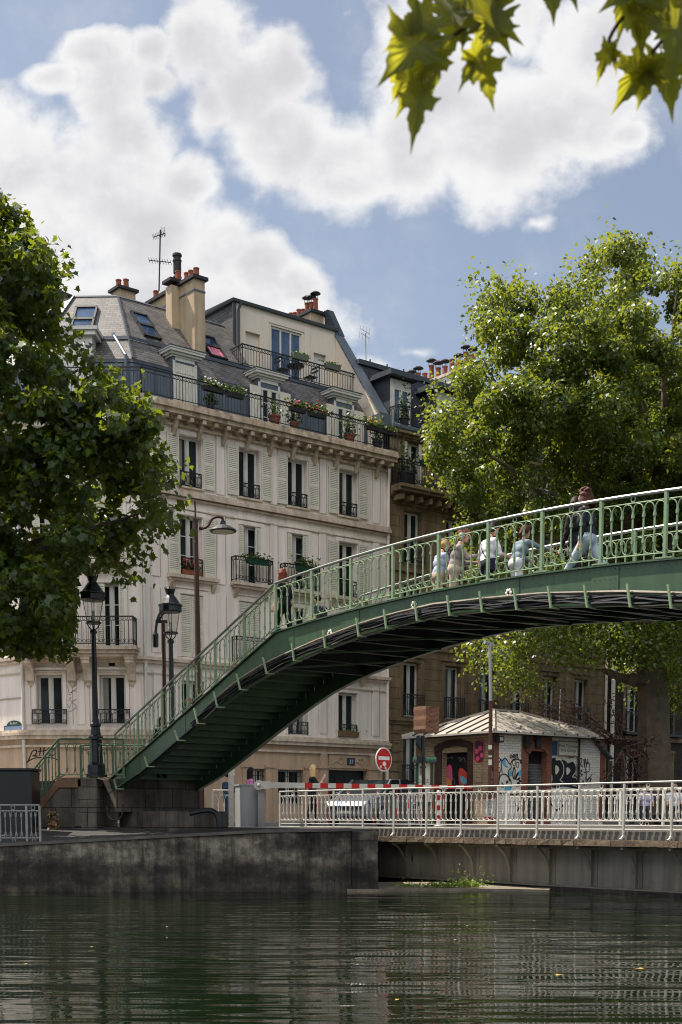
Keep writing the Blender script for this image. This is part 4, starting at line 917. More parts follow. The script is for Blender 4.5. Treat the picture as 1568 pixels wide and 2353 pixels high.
# ================================================================ neighbouring buildings along the quay (same building line)
def brown_building():
    U0, U1 = LEN + .02, 24.5
    B = thing('apartment_building', 'brown stone apartment building with steep dark mansard, right of the cream corner house', 'building', FA.w(U0, 0, 0))
    cols = [(12.02, 12.92), (14.3, 15.2), (16.3, 17.2), (18.2, 19.1), (20.2, 21.1), (22.3, 23.2)]
    floors = [(13.45, 15.1), (10.4, 12.42), (7.4, 9.5), (4.35, 6.5)]
    holes = [(a, b, *f) for f in floors for a, b in cols] + [(a, b, 1.5, 3.6) for a, b in cols[:2]] + [(a - .1, b + .1, .2, 2.2) for a, b in cols[2:]]
    g = G(FA.M); wall_with_holes(g, U0, U1, 0, 15.4, holes, 0, .26)
    for a, b in cols:
        for z0, z1 in floors:
            g.box(a - .17, a - .03, -.04, .01, z0, z1 + .17, 1); g.box(b + .03, b + .17, -.04, .01, z0, z1 + .17, 1); g.box(a - .03, b + .03, -.04, .01, z1 + .03, z1 + .17, 1)
            g.box(a - .25, b + .25, -.10, .01, z1 + .2, z1 + .3, 1); g.box((a + b) / 2 - .1, (a + b) / 2 + .1, -.07, .01, z1 + .031, z1 + .199, 1)
    for z in [1.0 + .38 * i for i in range(8)]:
        for a, b in zip([U0] + [c[1] + .2 for c in cols], [c[0] - .2 for c in cols] + [U1]): g.box(a, b, -.035, .005, z, z + .31, 0)
    g.build('wall', [MT['brown_stone'], MT['brown_trim']], B)
    g = G(FA.M); g.box(U0, U1, .3, 11, 0, 15.5); g.build('inner_core', MT['black_hole'], B)
    g = G(FA.M)
    for y, z0, z1 in ((.1, 4.02, 4.15), (.18, 4.155, 4.26), (.08, 7.05, 7.2), (.08, 10.05, 10.2), (.12, 15.2, 15.3), (.25, 15.305, 15.4), (.2, 12.92, 13.0), (.75, 13.12, 13.24), (.66, 13.005, 13.115)): g = G(FA.M); g.box(U0, U1, -y, .005, z0, z1); g.build('string_course', MT['brown_trim'], B)
    g = G(FA.M); g.box(U0, U1, -.1, .005, 12.85, 12.915)
    for i in range(26): u = U0 + .25 + i * .5; g.box(u - .07, u + .07, -.55, 0, 12.7, 12.9)
    g.build('modillions', MT['brown_trim'], B)
    g = G(FA.M); iron_rail(g, (U0 + .05, -.7, 13.24), (U1, -.7, 13.24), .9, .13, .12, scroll=True); iron_rail(g, (U0 + .05, -.7, 13.24), (U0 + .05, 0, 13.24), .9, .13, .12); g.build('balcony_railing', MT['iron'], B)
    for a, b in cols:
        for k, (z0, z1) in enumerate(floors):
            put_window(B, FA, a + .01, b - .01, z0 + .01, z1 - .01, bars=1 if k < 2 else 0)
            if k == 0:
                for s in (a + .0, b - .14): inst('shutter', shutter_mesh(.14, z1 - z0 - .04), B, FA, s, .03, z0 + .02)
            else:
                g = G(FA.M); iron_rail(g, (a - .12, -.13, z0), (b + .12, -.13, z0), .88, .11, .14, scroll=True); g.build('window_guard', MT['iron'], B)
    for a, b in cols[:2]:
        put_window(B, FA, a + .01, b - .01, 1.52, 3.58)
        g = G(FA.M); iron_rail(g, (a - .1, -.1, 1.5), (b + .1, -.1, 1.5), .9, .12, .14); g.build('window_guard', MT['iron'], B)
    # roof
    g = G(FA.M)
    g.quad((U0, .25, 15.55), (U1, .25, 15.55), (U1, 2.0, 18.4), (U0, 2.0, 18.4), 0)
    g.quad((U0, 2.0, 18.4), (U1, 2.0, 18.4), (U1, 7, 19.2), (U0, 7, 19.2), 1)
    g.box(U0, U1, 1.86, 2.1, 18.34, 18.52, 1)
    g.box(U0, U1, .0, .26, 15.4, 15.56, 1); g.tube([(U0, -.12, 15.52), (U1, -.12, 15.52)], .12, 8, 2)
    for i in range(18): u = U0 + .4 + i * .75; g.lathe([(.13, 0), (.13, .03)], (u, -.12, 15.5), 8, 1)
    for i in range(14): u = U0 + .6 + i * .9; g.tube([(u, 1.9, 18.5), (u, 1.9, 18.62)], .03, 4, 1)
    g.prism([(U1, .25, 15.5), (U1, 2.0, 18.4), (U1, 7, 19.2), (U1, 7, 15.5)], (.2, 0, 0), 1)
    g.build('roof', [MT['dark_slate'], MT['dark_zinc'], MT['zinc']], B)
    for u0, u1 in ((11.62, 12.72), (14.1, 15.1), (16.5, 17.5), (19, 20)):
        g = G(FA.M); g.box(u0, u1, .45, 1.9, 15.5, 17.55, 0); g.box(u0 - .22, u1 + .22, .1, 2.3, 17.56, 17.7, 2); g.box(u0 - .14, u1 + .14, .2, 2.2, 17.705, 17.8, 2)
        g.box(u0 + .02, u0 + .14, .42, .45, 15.5, 17.5, 1); g.box(u1 - .14, u1 - .02, .42, .45, 15.5, 17.5, 1); g.box(u0 + .14, u1 - .14, .42, .45, 17.2, 17.5, 1)
        d = g.build('dormer', [MT['dark_zinc'], MT['white_paint'], MT['dark_zinc']], B)
        a, b = window_mesh(u1 - u0 - .28, 1.5, 0); o = bpy.data.objects.new('window', a); COL.objects.link(o); o.parent = d
        o.location = FA.w(u0 + .14, .40, 15.68) - wloc(d); o.rotation_euler = (0, 0, FA.a)
        g = G(); wv = u1 - u0 - .28; g.quad((.05, .038, .05), (wv - .05, .038, .05), (wv - .05, .038, 1.45), (.05, .038, 1.45)); 
        p = bpy.data.objects.new('pane', g.mesh('pane', MT['blue_glass'])); COL.objects.link(p); p.parent = d; p.location = o.location; p.rotation_euler = o.rotation_euler
        g = G(FA.M); iron_rail(g, (u0 - .05, -.15, 15.6), (u1 + .1, -.15, 15.6), .75, .13, .1); iron_rail(g, (u0 - .05, -.15, 15.6), (u0 - .05, .4, 15.6), .75, .13, .1); iron_rail(g, (u1 + .1, -.15, 15.6), (u1 + .1, .4, 15.6), .75, .13, .1)
        g.build('dormer_railing', MT['iron'], B)
    # white party-wall chimney with a long row of pots
    random.seed(8)
    uq = 16.55
    g = G(FA.M); g.box(uq, uq + .5, .9, 6.0, 15.5, 19.05, 0); g.box(uq - .06, uq + .56, .8, 6.1, 19.054, 19.17, 1)
    ck = g.build('chimney', [MT['white_paint'], MT['stone_trim']], B)
    for i in range(11):
        g = G(FA.M); chimney_pots(g, [(uq + .25, 1.1 + i * .43, 19.17)], cowls=() if i in (3, 7) else (0,), h=.55, r=.12)
        o = g.build('chimney_pot', [MT['terracotta'], MT['cowl']], ck)
    g = G(FA.M); g.tube([(U1 - .1, -.1, 0), (U1 - .1, -.1, 15)], .06, 8); g.build('down_pipe', MT['facade'], B)
def plants_on_brown(): pass
brown_building()
def far_building():
    U0, U1 = 24.52, 56
    B = thing('apartment_building', 'dim apartment building in deep shade behind the tall plane tree', 'building', FA.w(U0, 0, 0))
    cols = [(25.9 + i * 2.6, 26.9 + i * 2.6) for i in range(11)]
    floors = [(13.2, 15.0), (10.2, 12.3), (7.3, 9.4), (4.3, 6.5), (1.0, 3.2)]
    holes = [(a, b, *f) for f in floors for a, b in cols]
    g = G(FA.M); wall_with_holes(g, U0, U1, 0, 15.6, holes, 0, .26)
    for a, b in cols:
        for z0, z1 in floors:
            g.box(a - .17, a - .03, -.04, .01, z0, z1 + .17, 1); g.box(b + .03, b + .17, -.04, .01, z0, z1 + .17, 1); g.box(a - .2, b + .2, -.09, .01, z1 + .18, z1 + .3, 1)
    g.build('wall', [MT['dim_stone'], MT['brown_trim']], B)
    g = G(FA.M); g.box(U0, U1, .3, 11, 0, 15.6); g.build('inner_core', MT['black_hole'], B)
    g = G(FA.M)
    for y, z0, z1 in ((.15, 3.9, 4.1), (.08, 6.95, 7.1), (.08, 9.9, 10.05), (.5, 15.4, 15.6), (.5, 12.85, 13.0)): g = G(FA.M); g.box(U0, U1, -y, .005, z0, z1); g.build('string_course', MT['brown_trim'], B)
    for a, b in cols[:8]:
        for k, (z0, z1) in enumerate(floors):
            put_window(B, FA, a + .01, b - .01, z0 + .01, z1 - .01, bars=1)
            if 0 < k < 4: 
                g = G(FA.M); g.box(a - .4, b + .4, -.45, 0, z0 - .15, z0 - .02); iron_rail(g, (a - .35, -.4, z0), (b + .35, -.4, z0), .9, .12, .12); g.build('window_guard', MT['iron'], B)
    g = G(FA.M); g.quad((U0, .2, 15.6), (U1, .2, 15.6), (U1, 2.2, 18.6), (U0, 2.2, 18.6)); g.quad((U0, 2.2, 18.6), (U1, 2.2, 18.6), (U1, 8, 19.3), (U0, 8, 19.3)); g.build('roof', MT['dark_slate'], B)
    g = G(FA.M); g.tube([(U0 + .35, -.12, 0), (U0 + .35, -.12, 15)], .1, 8); g.build('down_pipe', MT['facade'], B)
far_building()
# ================================================================ green iron footbridge
BP0 = Vector((-1.545, 31.1, 0)); BW = 2.6
BF = Frame(BP0.x, BP0.y, BD.x, BD.y)     # local x along the bridge to the right, local y to the far side
def interp(tab, t):
    if t <= tab[0][0]: a, b = tab[0], tab[1]
    elif t >= tab[-1][0]: a, b = tab[-2], tab[-1]
    else:
        for a, b in zip(tab, tab[1:]):
            if a[0] <= t <= b[0]: break
    return a[1] + (b[1] - a[1]) * (t - a[0]) / (b[0] - a[0])
MID = 5.6
def arc_z(t):
    x = abs(t - MID) / 5.53; return 4.79 - .22 * x * x
KR = 12.51                                # where the right-hand stairs begin
def zdeck(t):
    if t < 0.07: return 4.57 + (t - .07) * .4
    if t > KR: return arc_z(KR) - (t - KR) * .4
    return arc_z(t)
BOT = [(-8.6, .72), (-6.12, 1.47), (-4.38, 2.17), (-3.3, 2.60), (-1.9, 3.14), (-1.04, 3.43), (-.2, 3.64), (.51, 3.78), (1.8, 3.99), (3.27, 4.16), (4.5, 4.25), (5.6, 4.29)]
def zbot(t):
    if t > KR: return interp(BOT, .07 - (t - KR)) - .11
    return interp(BOT, t if t < MID else MID - (t - MID) * 5.53 / 6.91) - (0 if t < MID else .11 * (t - MID) / 6.91)
def gallery_rail(root, name, path, posts, mt, n_bal=6, H=1.1, lo=.10, sub_h=.13, rr=.030, rod=.0155, post_w=.028, hand=None, rings=True, low_ring=False, foot=True, tn=5):
    """railing of tall looped balusters between square posts; path(t) -> base point; every post a part of its own"""
    Z = Vector((0, 0, 1)); P = lambda t, h: path(t) + Z * h
    def line(g, t0, t1, h, r, n=tn, k=None):
        k = k or max(1, int((t1 - t0) / .4)); g.tube([P(t0 + (t1 - t0) * i / k, h) for i in range(k + 1)], r, n)
    g = G(); g2 = G()
    for t0, t1 in zip(posts, posts[1:]):
        line(g2, t0, t1, H, rr, 7); line(g, t0, t1, H - sub_h, .013); line(g, t0, t1, lo, .014)
        n = n_bal if isinstance(n_bal, int) else max(2, round((t1 - t0) / n_bal)); d = (t1 - t0) / n; r = d / 2 - .012
        top = H - sub_h - .012; bt = lo + .012
        for i in range(n):
            tc = t0 + d * (i + .5); va = min(r * 1.15, .16)
            up = [(tc - r * math.cos(a), top - va + va * math.sin(a)) for a in [math.pi * k / 8 for k in range(9)]]
            g.tube([P(t, h) for t, h in [(tc - r, top - va - .10)] + up + [(tc + r, top - va - .10)]], rod * .8, 4)
            dn = [(tc - r * math.cos(a), bt + va - va * math.sin(a)) for a in [math.pi * k / 8 for k in range(9)]]
            g.tube([P(t, h) for t, h in [(tc - r, bt + va + .10)] + dn + [(tc + r, bt + va + .10)]], rod * .8, 4)
            if i > 0:
                tb = t0 + d * i; g.tube([P(tb, bt + va + .02), P(tb, top - va - .02)], rod * 1.15, 5)
                for h in (bt + va + .06, top - va - .12): g.tube([P(tb, h), P(tb, h + .06)], rod * 1.9, 5)
        if rings:
            tm = (t0 + t1) / 2; dv = (path(tm + .05) - path(tm - .05)).normalized(); g.ring(P(tm, H - sub_h / 2), sub_h * .36, .011, dv, Z, 10, 4)
            if low_ring: g.ring(P(tm, lo - .055), .04, .010, dv, Z, 10, 4)
    ra = g.build(name, mt, root)
    h = g2.build('handrail', hand or mt, root); h.parent = ra; h.location = wloc(root) - wloc(ra)
    for t in posts:
        g = G(); q = path(t); dv = (path(t + .05) - path(t - .05)); dv.z = 0; dv.normalize(); nv = Vector((-dv.y, dv.x, 0)); w = post_w
        c = lambda a, b, z: q + dv * (a * w) + nv * (b * w) + Z * z
        g.hexa([c(-1, -1, 0), c(1, -1, 0), c(1, 1, 0), c(-1, 1, 0)], [c(-1, -1, H - .02), c(1, -1, H - .02), c(1, 1, H - .02), c(-1, 1, H - .02)])
        if foot:
            sl = (path(t + .1).z - path(t - .1).z) / .2; f = lambda a, b, z: q + dv * a + nv * b + Z * (z + sl * a)
            g.hexa([f(-.17, -.04, .004), f(.17, -.04, .004), f(.17, .04, .004), f(-.17, .04, .004)], [f(-.17, -.04, .03), f(.17, -.04, .03), f(.17, .04, .03), f(-.17, .04, .03)])
        o = g.build('post', mt, root); o.parent = ra; o.location = wloc(root) - wloc(ra)
    return ra
def footbridge():
    B = thing('footbridge', 'green arched iron footbridge with stairs and looped railings over the canal', 'bridge', BF.w(-8, 0, 0))
    T0, T1 = -8.35, KR + 8.2
    ts = [T0 + (T1 - T0) * i / 120 for i in range(121)]
    ts = sorted(set(ts + [.07, KR]))
    def web(y0, y1, name, lab=None):
        g = G(BF.M)
        for a, b in zip(ts, ts[1:]):
            za, zb = min(zdeck(a), 9), zdeck(b); la, lb = max(zbot(a), 0.05), max(zbot(b), 0.05)
            za = max(za, la + .05); zb = max(zb, lb + .05)
            g.hexa([(a, y0, la), (b, y0, lb), (b, y1, lb), (a, y1, la)], [(a, y0, za - .03), (b, y0, zb - .03), (b, y1, zb - .03), (a, y1, za - .03)], 0)
            ya, yb = (y0 - .055, y1 + .04) if y0 < 1 else (y0 - .04, y1 + .055)
            g.hexa([(a, ya, za - .028), (b, ya, zb - .028), (b, yb, zb - .028), (a, yb, za - .028)], [(a, ya, za + .002), (b, ya, zb + .002), (b, yb, zb + .002), (a, yb, za + .002)], 0)
            ya, yb = (y0 - .05, y1 + .05)
            g.hexa([(a, ya, la - .02), (b, ya, lb - .02), (b, yb, lb - .02), (a, yb, la - .02)], [(a, ya, la + .002), (b, ya, lb + .002), (b, yb, lb + .002), (a, yb, la + .002)], 0)
        # riveted joint plates
        if y0 < 1:
            random.seed(4)
            tj = -6.6
            while tj < 19:
                a, b = tj - .3, tj + .3
                g.hexa([(a, y0 - .012, zbot(a) + .03), (b, y0 - .012, zbot(b) + .03), (b, y0 - .001, zbot(b) + .03), (a, y0 - .001, zbot(a) + .03)], [(a, y0 - .012, zdeck(a) - .05), (b, y0 - .012, zdeck(b) - .05), (b, y0 - .001, zdeck(b) - .05), (a, y0 - .001, zdeck(a) - .05)], 0)
                for k in range(5):
                    for j in range(4):
                        t = a + .07 + .115 * k; z = zbot(t) + .1 + (zdeck(t) - .18 - zbot(t)) * j / 3; g.add([(t - .014, y0 - .012, z), (t, y0 - .012, z - .014), (t + .014, y0 - .012, z), (t, y0 - .012, z + .014), (t, y0 - .026, z)], [(0, 1, 4), (1, 2, 4), (2, 3, 4), (3, 0, 4)])
                tj += 2.35
            t = -7
            while t < 18:
                for z in (zdeck(t) - .10, zbot(t) + .09):
                    g.add([(t - .011, y0 - .001, z), (t, y0 - .001, z - .011), (t + .011, y0 - .001, z), (t, y0 - .001, z + .011), (t, y0 - .013, z)], [(0, 1, 4), (1, 2, 4), (2, 3, 4), (3, 0, 4)])
                t += .17
        return g.build(name, MT['bridge'], B)
    web(0.0, .03, 'girder'); web(BW - .03, BW, 'girder')
    # walking deck over the arch and one object per stair tread
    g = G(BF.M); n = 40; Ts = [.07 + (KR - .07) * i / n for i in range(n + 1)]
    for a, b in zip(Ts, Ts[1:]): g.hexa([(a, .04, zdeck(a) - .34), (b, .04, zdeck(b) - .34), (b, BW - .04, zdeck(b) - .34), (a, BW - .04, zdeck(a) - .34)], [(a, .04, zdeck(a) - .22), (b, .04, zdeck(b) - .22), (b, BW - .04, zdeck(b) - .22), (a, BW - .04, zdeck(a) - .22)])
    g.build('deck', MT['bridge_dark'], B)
    ns = 20; run = 7.66 / ns
    for side in (0, 1):
        for i in range(ns):
            a = -7.59 + i * run; z = zdeck(a + run) - .27; g = G(BF.M)
            lo, hi = (a, a + run + .03)
            if side: lo, hi = KR + i * run - .03, KR + (i + 1) * run; z = zdeck(KR + i * run) - .27
            g.box(lo, hi, .04, BW - .04, z - .045, z); 
            r0 = lo if not side else lo + .01
            g.box(r0, r0 + .02, .04, BW - .04, z - .155, z - .046)
            g.build('stair_tread', MT['bridge_green_soffit'], B)
    # cross beams and bracing under the arch
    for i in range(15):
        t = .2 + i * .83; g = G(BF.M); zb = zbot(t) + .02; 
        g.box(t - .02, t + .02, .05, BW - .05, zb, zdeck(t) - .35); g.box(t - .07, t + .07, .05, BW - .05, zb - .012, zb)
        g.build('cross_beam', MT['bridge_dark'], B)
    for i in range(8):
        t = .4 + i * 1.3; g = G(BF.M); g.tube([(t, .06, zbot(t) - .03), (t + 1.25, BW - .06, zbot(t + 1.25) - .03)], .028, 4); g.build('brace', MT['bridge'], B)
    # railings
    steps = [-7.62 + (7.69) * i / 6 for i in range(7)]; arch = [.07 + 1.3825 * i for i in range(1, 10)]; down = [arch[-1] + 7.69 * i / 6 for i in range(1, 7)]
    posts = steps + arch + down
    near = lambda t: BF.w(t, -.02, zdeck(t)); far = lambda t: BF.w(t, BW + .02, zdeck(t))
    gallery_rail(B, 'railing', near, posts, MT['rail_green'], .227, hand=MT['handrail']); gallery_rail(B, 'railing', far, posts, MT['rail_green'], .227, hand=MT['handrail'])
    # cable bundle slung along the near girder
    random.seed(21); g = G(BF.M); gl = G(BF.M)
    for k in range(15):
        y = random.uniform(-.17, -.05); h = random.uniform(.0, .17); r = random.choice((.014, .018, .011, .022)); ph = random.uniform(0, 6); pts = []
        t = -3.4
        while t < KR + 2:
            pts.append((t, y + .02 * math.sin(t * 1.7 + ph), zbot(t) + .02 + h + .022 * math.sin(t * 2.3 + ph * 2) + .012 * math.sin(t * 5.1 + ph))); t += .16
        (gl if k in (2, 8, 11) else g).tube(pts, r, 5)
    for k in range(4):
        pts = []; t = -2.6
        while t < KR + 2: pts.append((t, -.12 - .012 * k, zbot(t) + .205 + .012 * (k % 2) + .008 * math.sin(t * 1.3 + k))); t += .2
        gl.tube(pts, .019, 5)
    g.build('cable_bundle', MT['cable'], B); gl.build('cable_bundle', MT['grey_cable'], B)
    g = G(BF.M); pts = []; t = -8.2
    while t < -3.2: pts.append((t, -.07, zbot(t) + .02)); t += .3
    g.tube(pts, .035, 6); g.build('cable_conduit', MT['cable'], B)
    tb = [-7.3, -5.6, -4.05, -3.1, -2.2, -1.2, -.1, 1.0, 2.15, 3.3, 4.2, 5.15, 6.1, 7.0, 7.9, 8.75, 9.6, 10.55, 11.4, 12.3, 13.2]
    for t in tb:
        g = G(BF.M); zt = zbot(t) + (.34 if t > -3.3 else .22); zl = zbot(t) - .06
        sl = .08 if t < 0 else .04
        g.hexa([(t - .02 + sl, -.235, zl), (t + .02 + sl, -.235, zl), (t + .02 + sl, -.2, zl), (t - .02 + sl, -.2, zl)], [(t - .02 - sl, -.235, zt), (t + .02 - sl, -.235, zt), (t + .02 - sl, -.2, zt), (t - .02 - sl, -.2, zt)])
        g.box(t + sl - .02, t + sl + .02, -.2, .0, zl, zl + .03); g.build('cable_bracket', MT['rail_green'], B)
    for (x, y) in ((759, 1455), (952, 1390), (1170, 1362)):
        u, z = BF.px(x, y, -.02); 
        gg = G(BF.M)
        for a in range(6): gg.ell((u + .055 * math.cos(a * 1.047), -.03, z + .055 * math.sin(a * 1.047)), (.032, .014, .032), 7, 5, 0)
        gg.ell((u, -.045, z), (.03, .012, .03), 7, 5, 1)
        tag(gg.build('mosaic_flower', [MT['petal_white'], MT['rust_brown']]), {759: 'small pale mosaic flower stuck on the bridge girder near the stair top', 952: 'small dull mosaic flower stuck on the middle of the bridge girder', 1170: 'grey and brown mosaic flower stuck on the girder below the white T-shirt man'}[x], 'mosaic', 'mosaic flowers on the girder')
    return B
MT['bridge_green_soffit'] = mat('stair_soffit_green', S(60, 90, 62), 0.55, 0.2, 2.0, streak=0.3, dirt=S(30, 40, 32))
footbridge()
def abutment():
    t = thing('stone_abutment', 'sooty stone pier carrying the left landing of the footbridge', 'pier', (-7.5, 37, 0))
    Y = 36.55; g = G(); gx = lambda x, y=1800, d=Y: at(x, y, d)
    xr = gx(222).x; xm = gx(176).x
    zt = gx(222, 1788).z
    random.seed(2)
    # big blocks on the right, rubble on the left
    zs = [-.5, .05, .42, .78, 1.13, zt]
    for a, b in zip(zs, zs[1:]): g.bbox(xm + random.uniform(-.1, .1), xr + random.uniform(-.01, .02), Y, Y + 3.4, a, b - .008, .02)
    xl = gx(135).x
    g.box(xl, xm + .1, Y + .05, Y + 3.4, -.5, zt - .26)
    xa = gx(78, 1880).x; za = gx(78, 1862).z
    g.prism([(xl, Y + .05, -.5), (xl, Y + .05, zt - .26), (xa, Y + .05, za - .22), (xa, Y + .05, -.5)], (0, 3.3, 0))
    g.build('masonry', MT['dark_stone'], t)
    g = G(); g.box(xl, xm + .12, Y, Y + .35, zt - .255, zt + .02)
    g.prism([(xl, Y, zt - .255), (xl, Y, zt + .02), (xa, Y, za + .04), (xa, Y, za - .215)], (0, .35, 0)); g.build('coping', MT['coping'], t)
    # landing slab and stone block under the stair foot
    g = G(); g.box(xl, xr, Y + .36, Y + 3.4, zt - .1, zt - .01); q = BF.w(-7.6, 0, 0)
    g.build('landing', MT['kerb'], t)
    g = G(BF.M); g.box(-8.3, -5.6, .45, 2.4, -.3, .45); g.box(-8.2, -7.5, -.1, 2.7, .44, 1.35); g.build('foundation_block', MT['dark_stone'], t)
    g = G(); lo = lambda tt: Vector((xl + (xr + .75 - xl) * tt, Y + .1, zt)) if tt >= 0 else Vector((xl + (xl - xa) * tt * 1.05, Y + .1, zt + (zt - za) * tt))
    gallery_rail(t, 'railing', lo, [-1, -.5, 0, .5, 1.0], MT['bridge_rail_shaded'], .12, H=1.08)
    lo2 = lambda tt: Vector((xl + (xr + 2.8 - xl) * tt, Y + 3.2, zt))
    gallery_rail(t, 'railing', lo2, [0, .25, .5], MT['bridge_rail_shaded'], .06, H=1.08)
MT['bridge_rail_shaded'] = mat('railing_green_shaded_copy', S(84, 104, 78), 0.45, 0.2, 4, spec=0.5)  # railing green again, darkened in colour for the shaded landing
abutment()
# ================================================================ swing bridge with white railings
SF = Frame(1.6, 31.3, BD.x, BD.y)      # local x along the bridge to the right, local y away
def swing_bridge():
    B = thing('swing_bridge', 'low road swing bridge with chipped white railings and grey riveted girder', 'bridge', SF.w(3, 0, -.2))
    T0, T1 = -4.6, 15.0
    g = G(SF.M); g.box(T0, T1, .75, 5.0, -.30, -.01, 0); g.box(T0, T1, .45, .95, -.16, .02, 1); g.box(T0, T1, 1.2, 4.6, -.009, .006, 0); g.box(T0, T1, 4.6, 5.1, -.16, .1, 1)
    g.build('road_deck', [MT['paving'], MT['kerb']], B)
    g = G(SF.M)
    k = 60
    random.seed(9)
    for i in range(k):
        a = T0 + (T1 - T0) * i / k; b = T0 + (T1 - T0) * (i + 1) / k; d1 = random.uniform(-.012, .012); 
        g.hexa([(a, -.04 + d1, -.30 + random.uniform(-.01, .01)), (b, -.04 + random.uniform(-.012, .012), -.30), (b, .5, -.30), (a, .5, -.30)], [(a, -.05, -.175), (b, -.05, -.175), (b, .5, -.175), (a, .5, -.175)])
    g.build('edge_beam', mat('splintered_edge_timber', S(150, 130, 108), 0.9, 0.5, 9, fine=0.4, bmp=0.6, bscale=22), B)
    g = G(SF.M); g.box(T0, T1, .2, .5, -.17, .0); g.build('curb_beam', MT['kerb'], B)
    # girder with riveted stiffeners
    g = G(SF.M); zb = -1.17
    g.box(T0, T1, .55, .62, zb, -.31); g.box(T0, T1, .42, .75, zb - .03, zb); g.box(T0, T1, .46, .72, -.40, -.31)
    for i in range(17):
        t = -4.11 + i * 1.17; g.box(t - .12, t + .12, .535, .549, zb + .02, -.41); g.box(t - .02, t + .02, .45, .535, zb + .02, -.41)
        for j in range(12):
            for s in (-.08, .08):
                z = zb + .07 + j * .06; g.add([(t + s - .01, .535, z), (t + s, .535, z - .01), (t + s + .01, .535, z), (t + s, .535, z + .01), (t + s, .524, z)], [(0, 1, 4), (1, 2, 4), (2, 3, 4), (3, 0, 4)])
    for i in range(180):
        t = T0 + .06 + i * .105; z = zb + .045; g.add([(t - .01, .549, z), (t, .549, z - .01), (t + .01, .549, z), (t, .549, z + .01), (t, .538, z)], [(0, 1, 4), (1, 2, 4), (2, 3, 4), (3, 0, 4)])
    for t, w, h, z in ((.9, .14, .26, -.92), (4.05, .09, .08, -.78)):
        for a, b, c, d in ((t - w, t + w, z - h / 2, z - h / 2 + .015), (t - w, t + w, z + h / 2 - .015, z + h / 2), (t - w, t - w + .015, z - h / 2, z + h / 2), (t + w - .015, t + w, z - h / 2, z + h / 2)): g.box(a, b, .535, .55, c, d)
    g.build('girder', MT['girder_grey'], B)
    g = G(SF.M); u, z = SF.px(940, 1971, .55); g.ring((u, .54, z), .19, .022, (1, 0, 0), (0, 0, 1), 20, 6); g.build('porthole_rim', MT['girder_grey'], B)
    g = G(SF.M); g.prism([(u + .185 * math.cos(2 * math.pi * i / 20), .545, z + .185 * math.sin(2 * math.pi * i / 20)) for i in range(20)], (0, -.003, 0)); g.build('porthole', MT['black_hole'], B)
    # curved brackets that carry the footway
    for i in range(16):
        t = -4.11 + i * 1.17; g = G(SF.M)
        pts = [(.02, -.32), (.12, -.36), (.25, -.46), (.36, -.60), (.44, -.78), (.50, -.86)]
        for (a, c), (b, d) in zip(pts, pts[1:]): g.hexa([(t - .035, a, c - .05), (t + .035, a, c - .05), (t + .035, b, d - .05), (t - .035, b, d - .05)], [(t - .035, a, c), (t + .035, a, c), (t + .035, b, d), (t - .035, b, d)])
        g.box(t - .03, t + .03, .1, .54, -.36, -.32)
        g.build('bracket', MT['girder_grey'], B)
    base = lambda t: SF.w(t, .05, -.17)
    posts = [-5.254 + 1.168 * i for i in range(17)]
    gallery_rail(B, 'railing', lambda t: SF.w(t, .05, -.13), posts, MT['white_rail'], 7, H=1.10, lo=.34, sub_h=.12, rr=.019, rod=.0145, post_w=.020, low_ring=True, foot=False)
    g = G(SF.M)
    for t in posts: g.tube([(t, .05, -.08), (t, .0, -.14), (t, -.03, -.172)], [.02, .024, .04], 5)
    g.tube([(posts[0], .05, .04), (posts[-1], .05, .04)], .014, 5); g.tube([(posts[0], .05, .12), (posts[-1], .05, .12)], .012, 5)
    g.build('railing_foot', MT['white_rail'], B)
    gallery_rail(B, 'railing', lambda t: SF.w(t, 5.0, -.10), [-1.6 + 1.3 * i for i in range(12)], MT['white_rail'], 7, H=1.05, lo=.3, sub_h=.12, rr=.022, rod=.013, low_ring=True, foot=True)
    return B
swing_bridge()
def left_railing():
    t = thing('quay_railing', 'dull white quay railing at the left edge of the photo', 'railing', (-9.5, 33.2, -.4))
    a = at(-60, 1935, 33.2); b = at(96, 1935, 33.2)
    f = lambda s: Vector((a.x + (b.x - a.x) * s, 33.2, -.36))
    gallery_rail(t, 'looped_panel', f, [0, .395, .79 , .985], MT['grey_rail'], .076, H=.95, lo=.12, sub_h=.14, rr=.022, rod=.011, low_ring=True, foot=False)
MT['grey_rail'] = mat('grubby_grey_rail_paint', S(140, 138, 134), 0.5, 0.2, 6, streak=0.3)
left_railing()
# ================================================================ kiosk (bridge keeper's brick hut)
KF = Frame(4.35, 37.66, 0.78, 0.6258)          # right wall: u to the right, y inwards
KL = Frame(4.35 - 0.6258 * 3.0, 37.66 + 0.78 * 3.0, 0.6258, -0.78)   # left wall: u = 3 at the corner
def stroke_set(g, fr, off, strokes, w, m=0, sm=4):
    """painted strokes given in grid pixels on the wall of frame fr"""
    T = fr.M @ Matrix.Translation((0, off, 0)) @ Matrix.Rotation(R(90), 4, 'X')
    for st in strokes:
        closed = st[0] == 'c'; pts = [fr.px(x, y, off) for x, y in (st[1:] if closed else st)]
        ribbon(g, smooth_line(pts, sm, closed), w, T, m, closed)
def fill_shape(g, fr, off, pts, m=0, sm=4):
    P = smooth_line([fr.px(x, y, off) for x, y in pts], sm, True)
    g.poly([fr.w(p.x, off, p.y) for p in P], m)
def c5(cx, cy): return ((1620 + cx * .3189) * .57436, (2750 + cy * .3189) * .57436)
def c6(cx, cy): return ((2050 + cx * .3189) * .57436, (2750 + cy * .3189) * .57436)
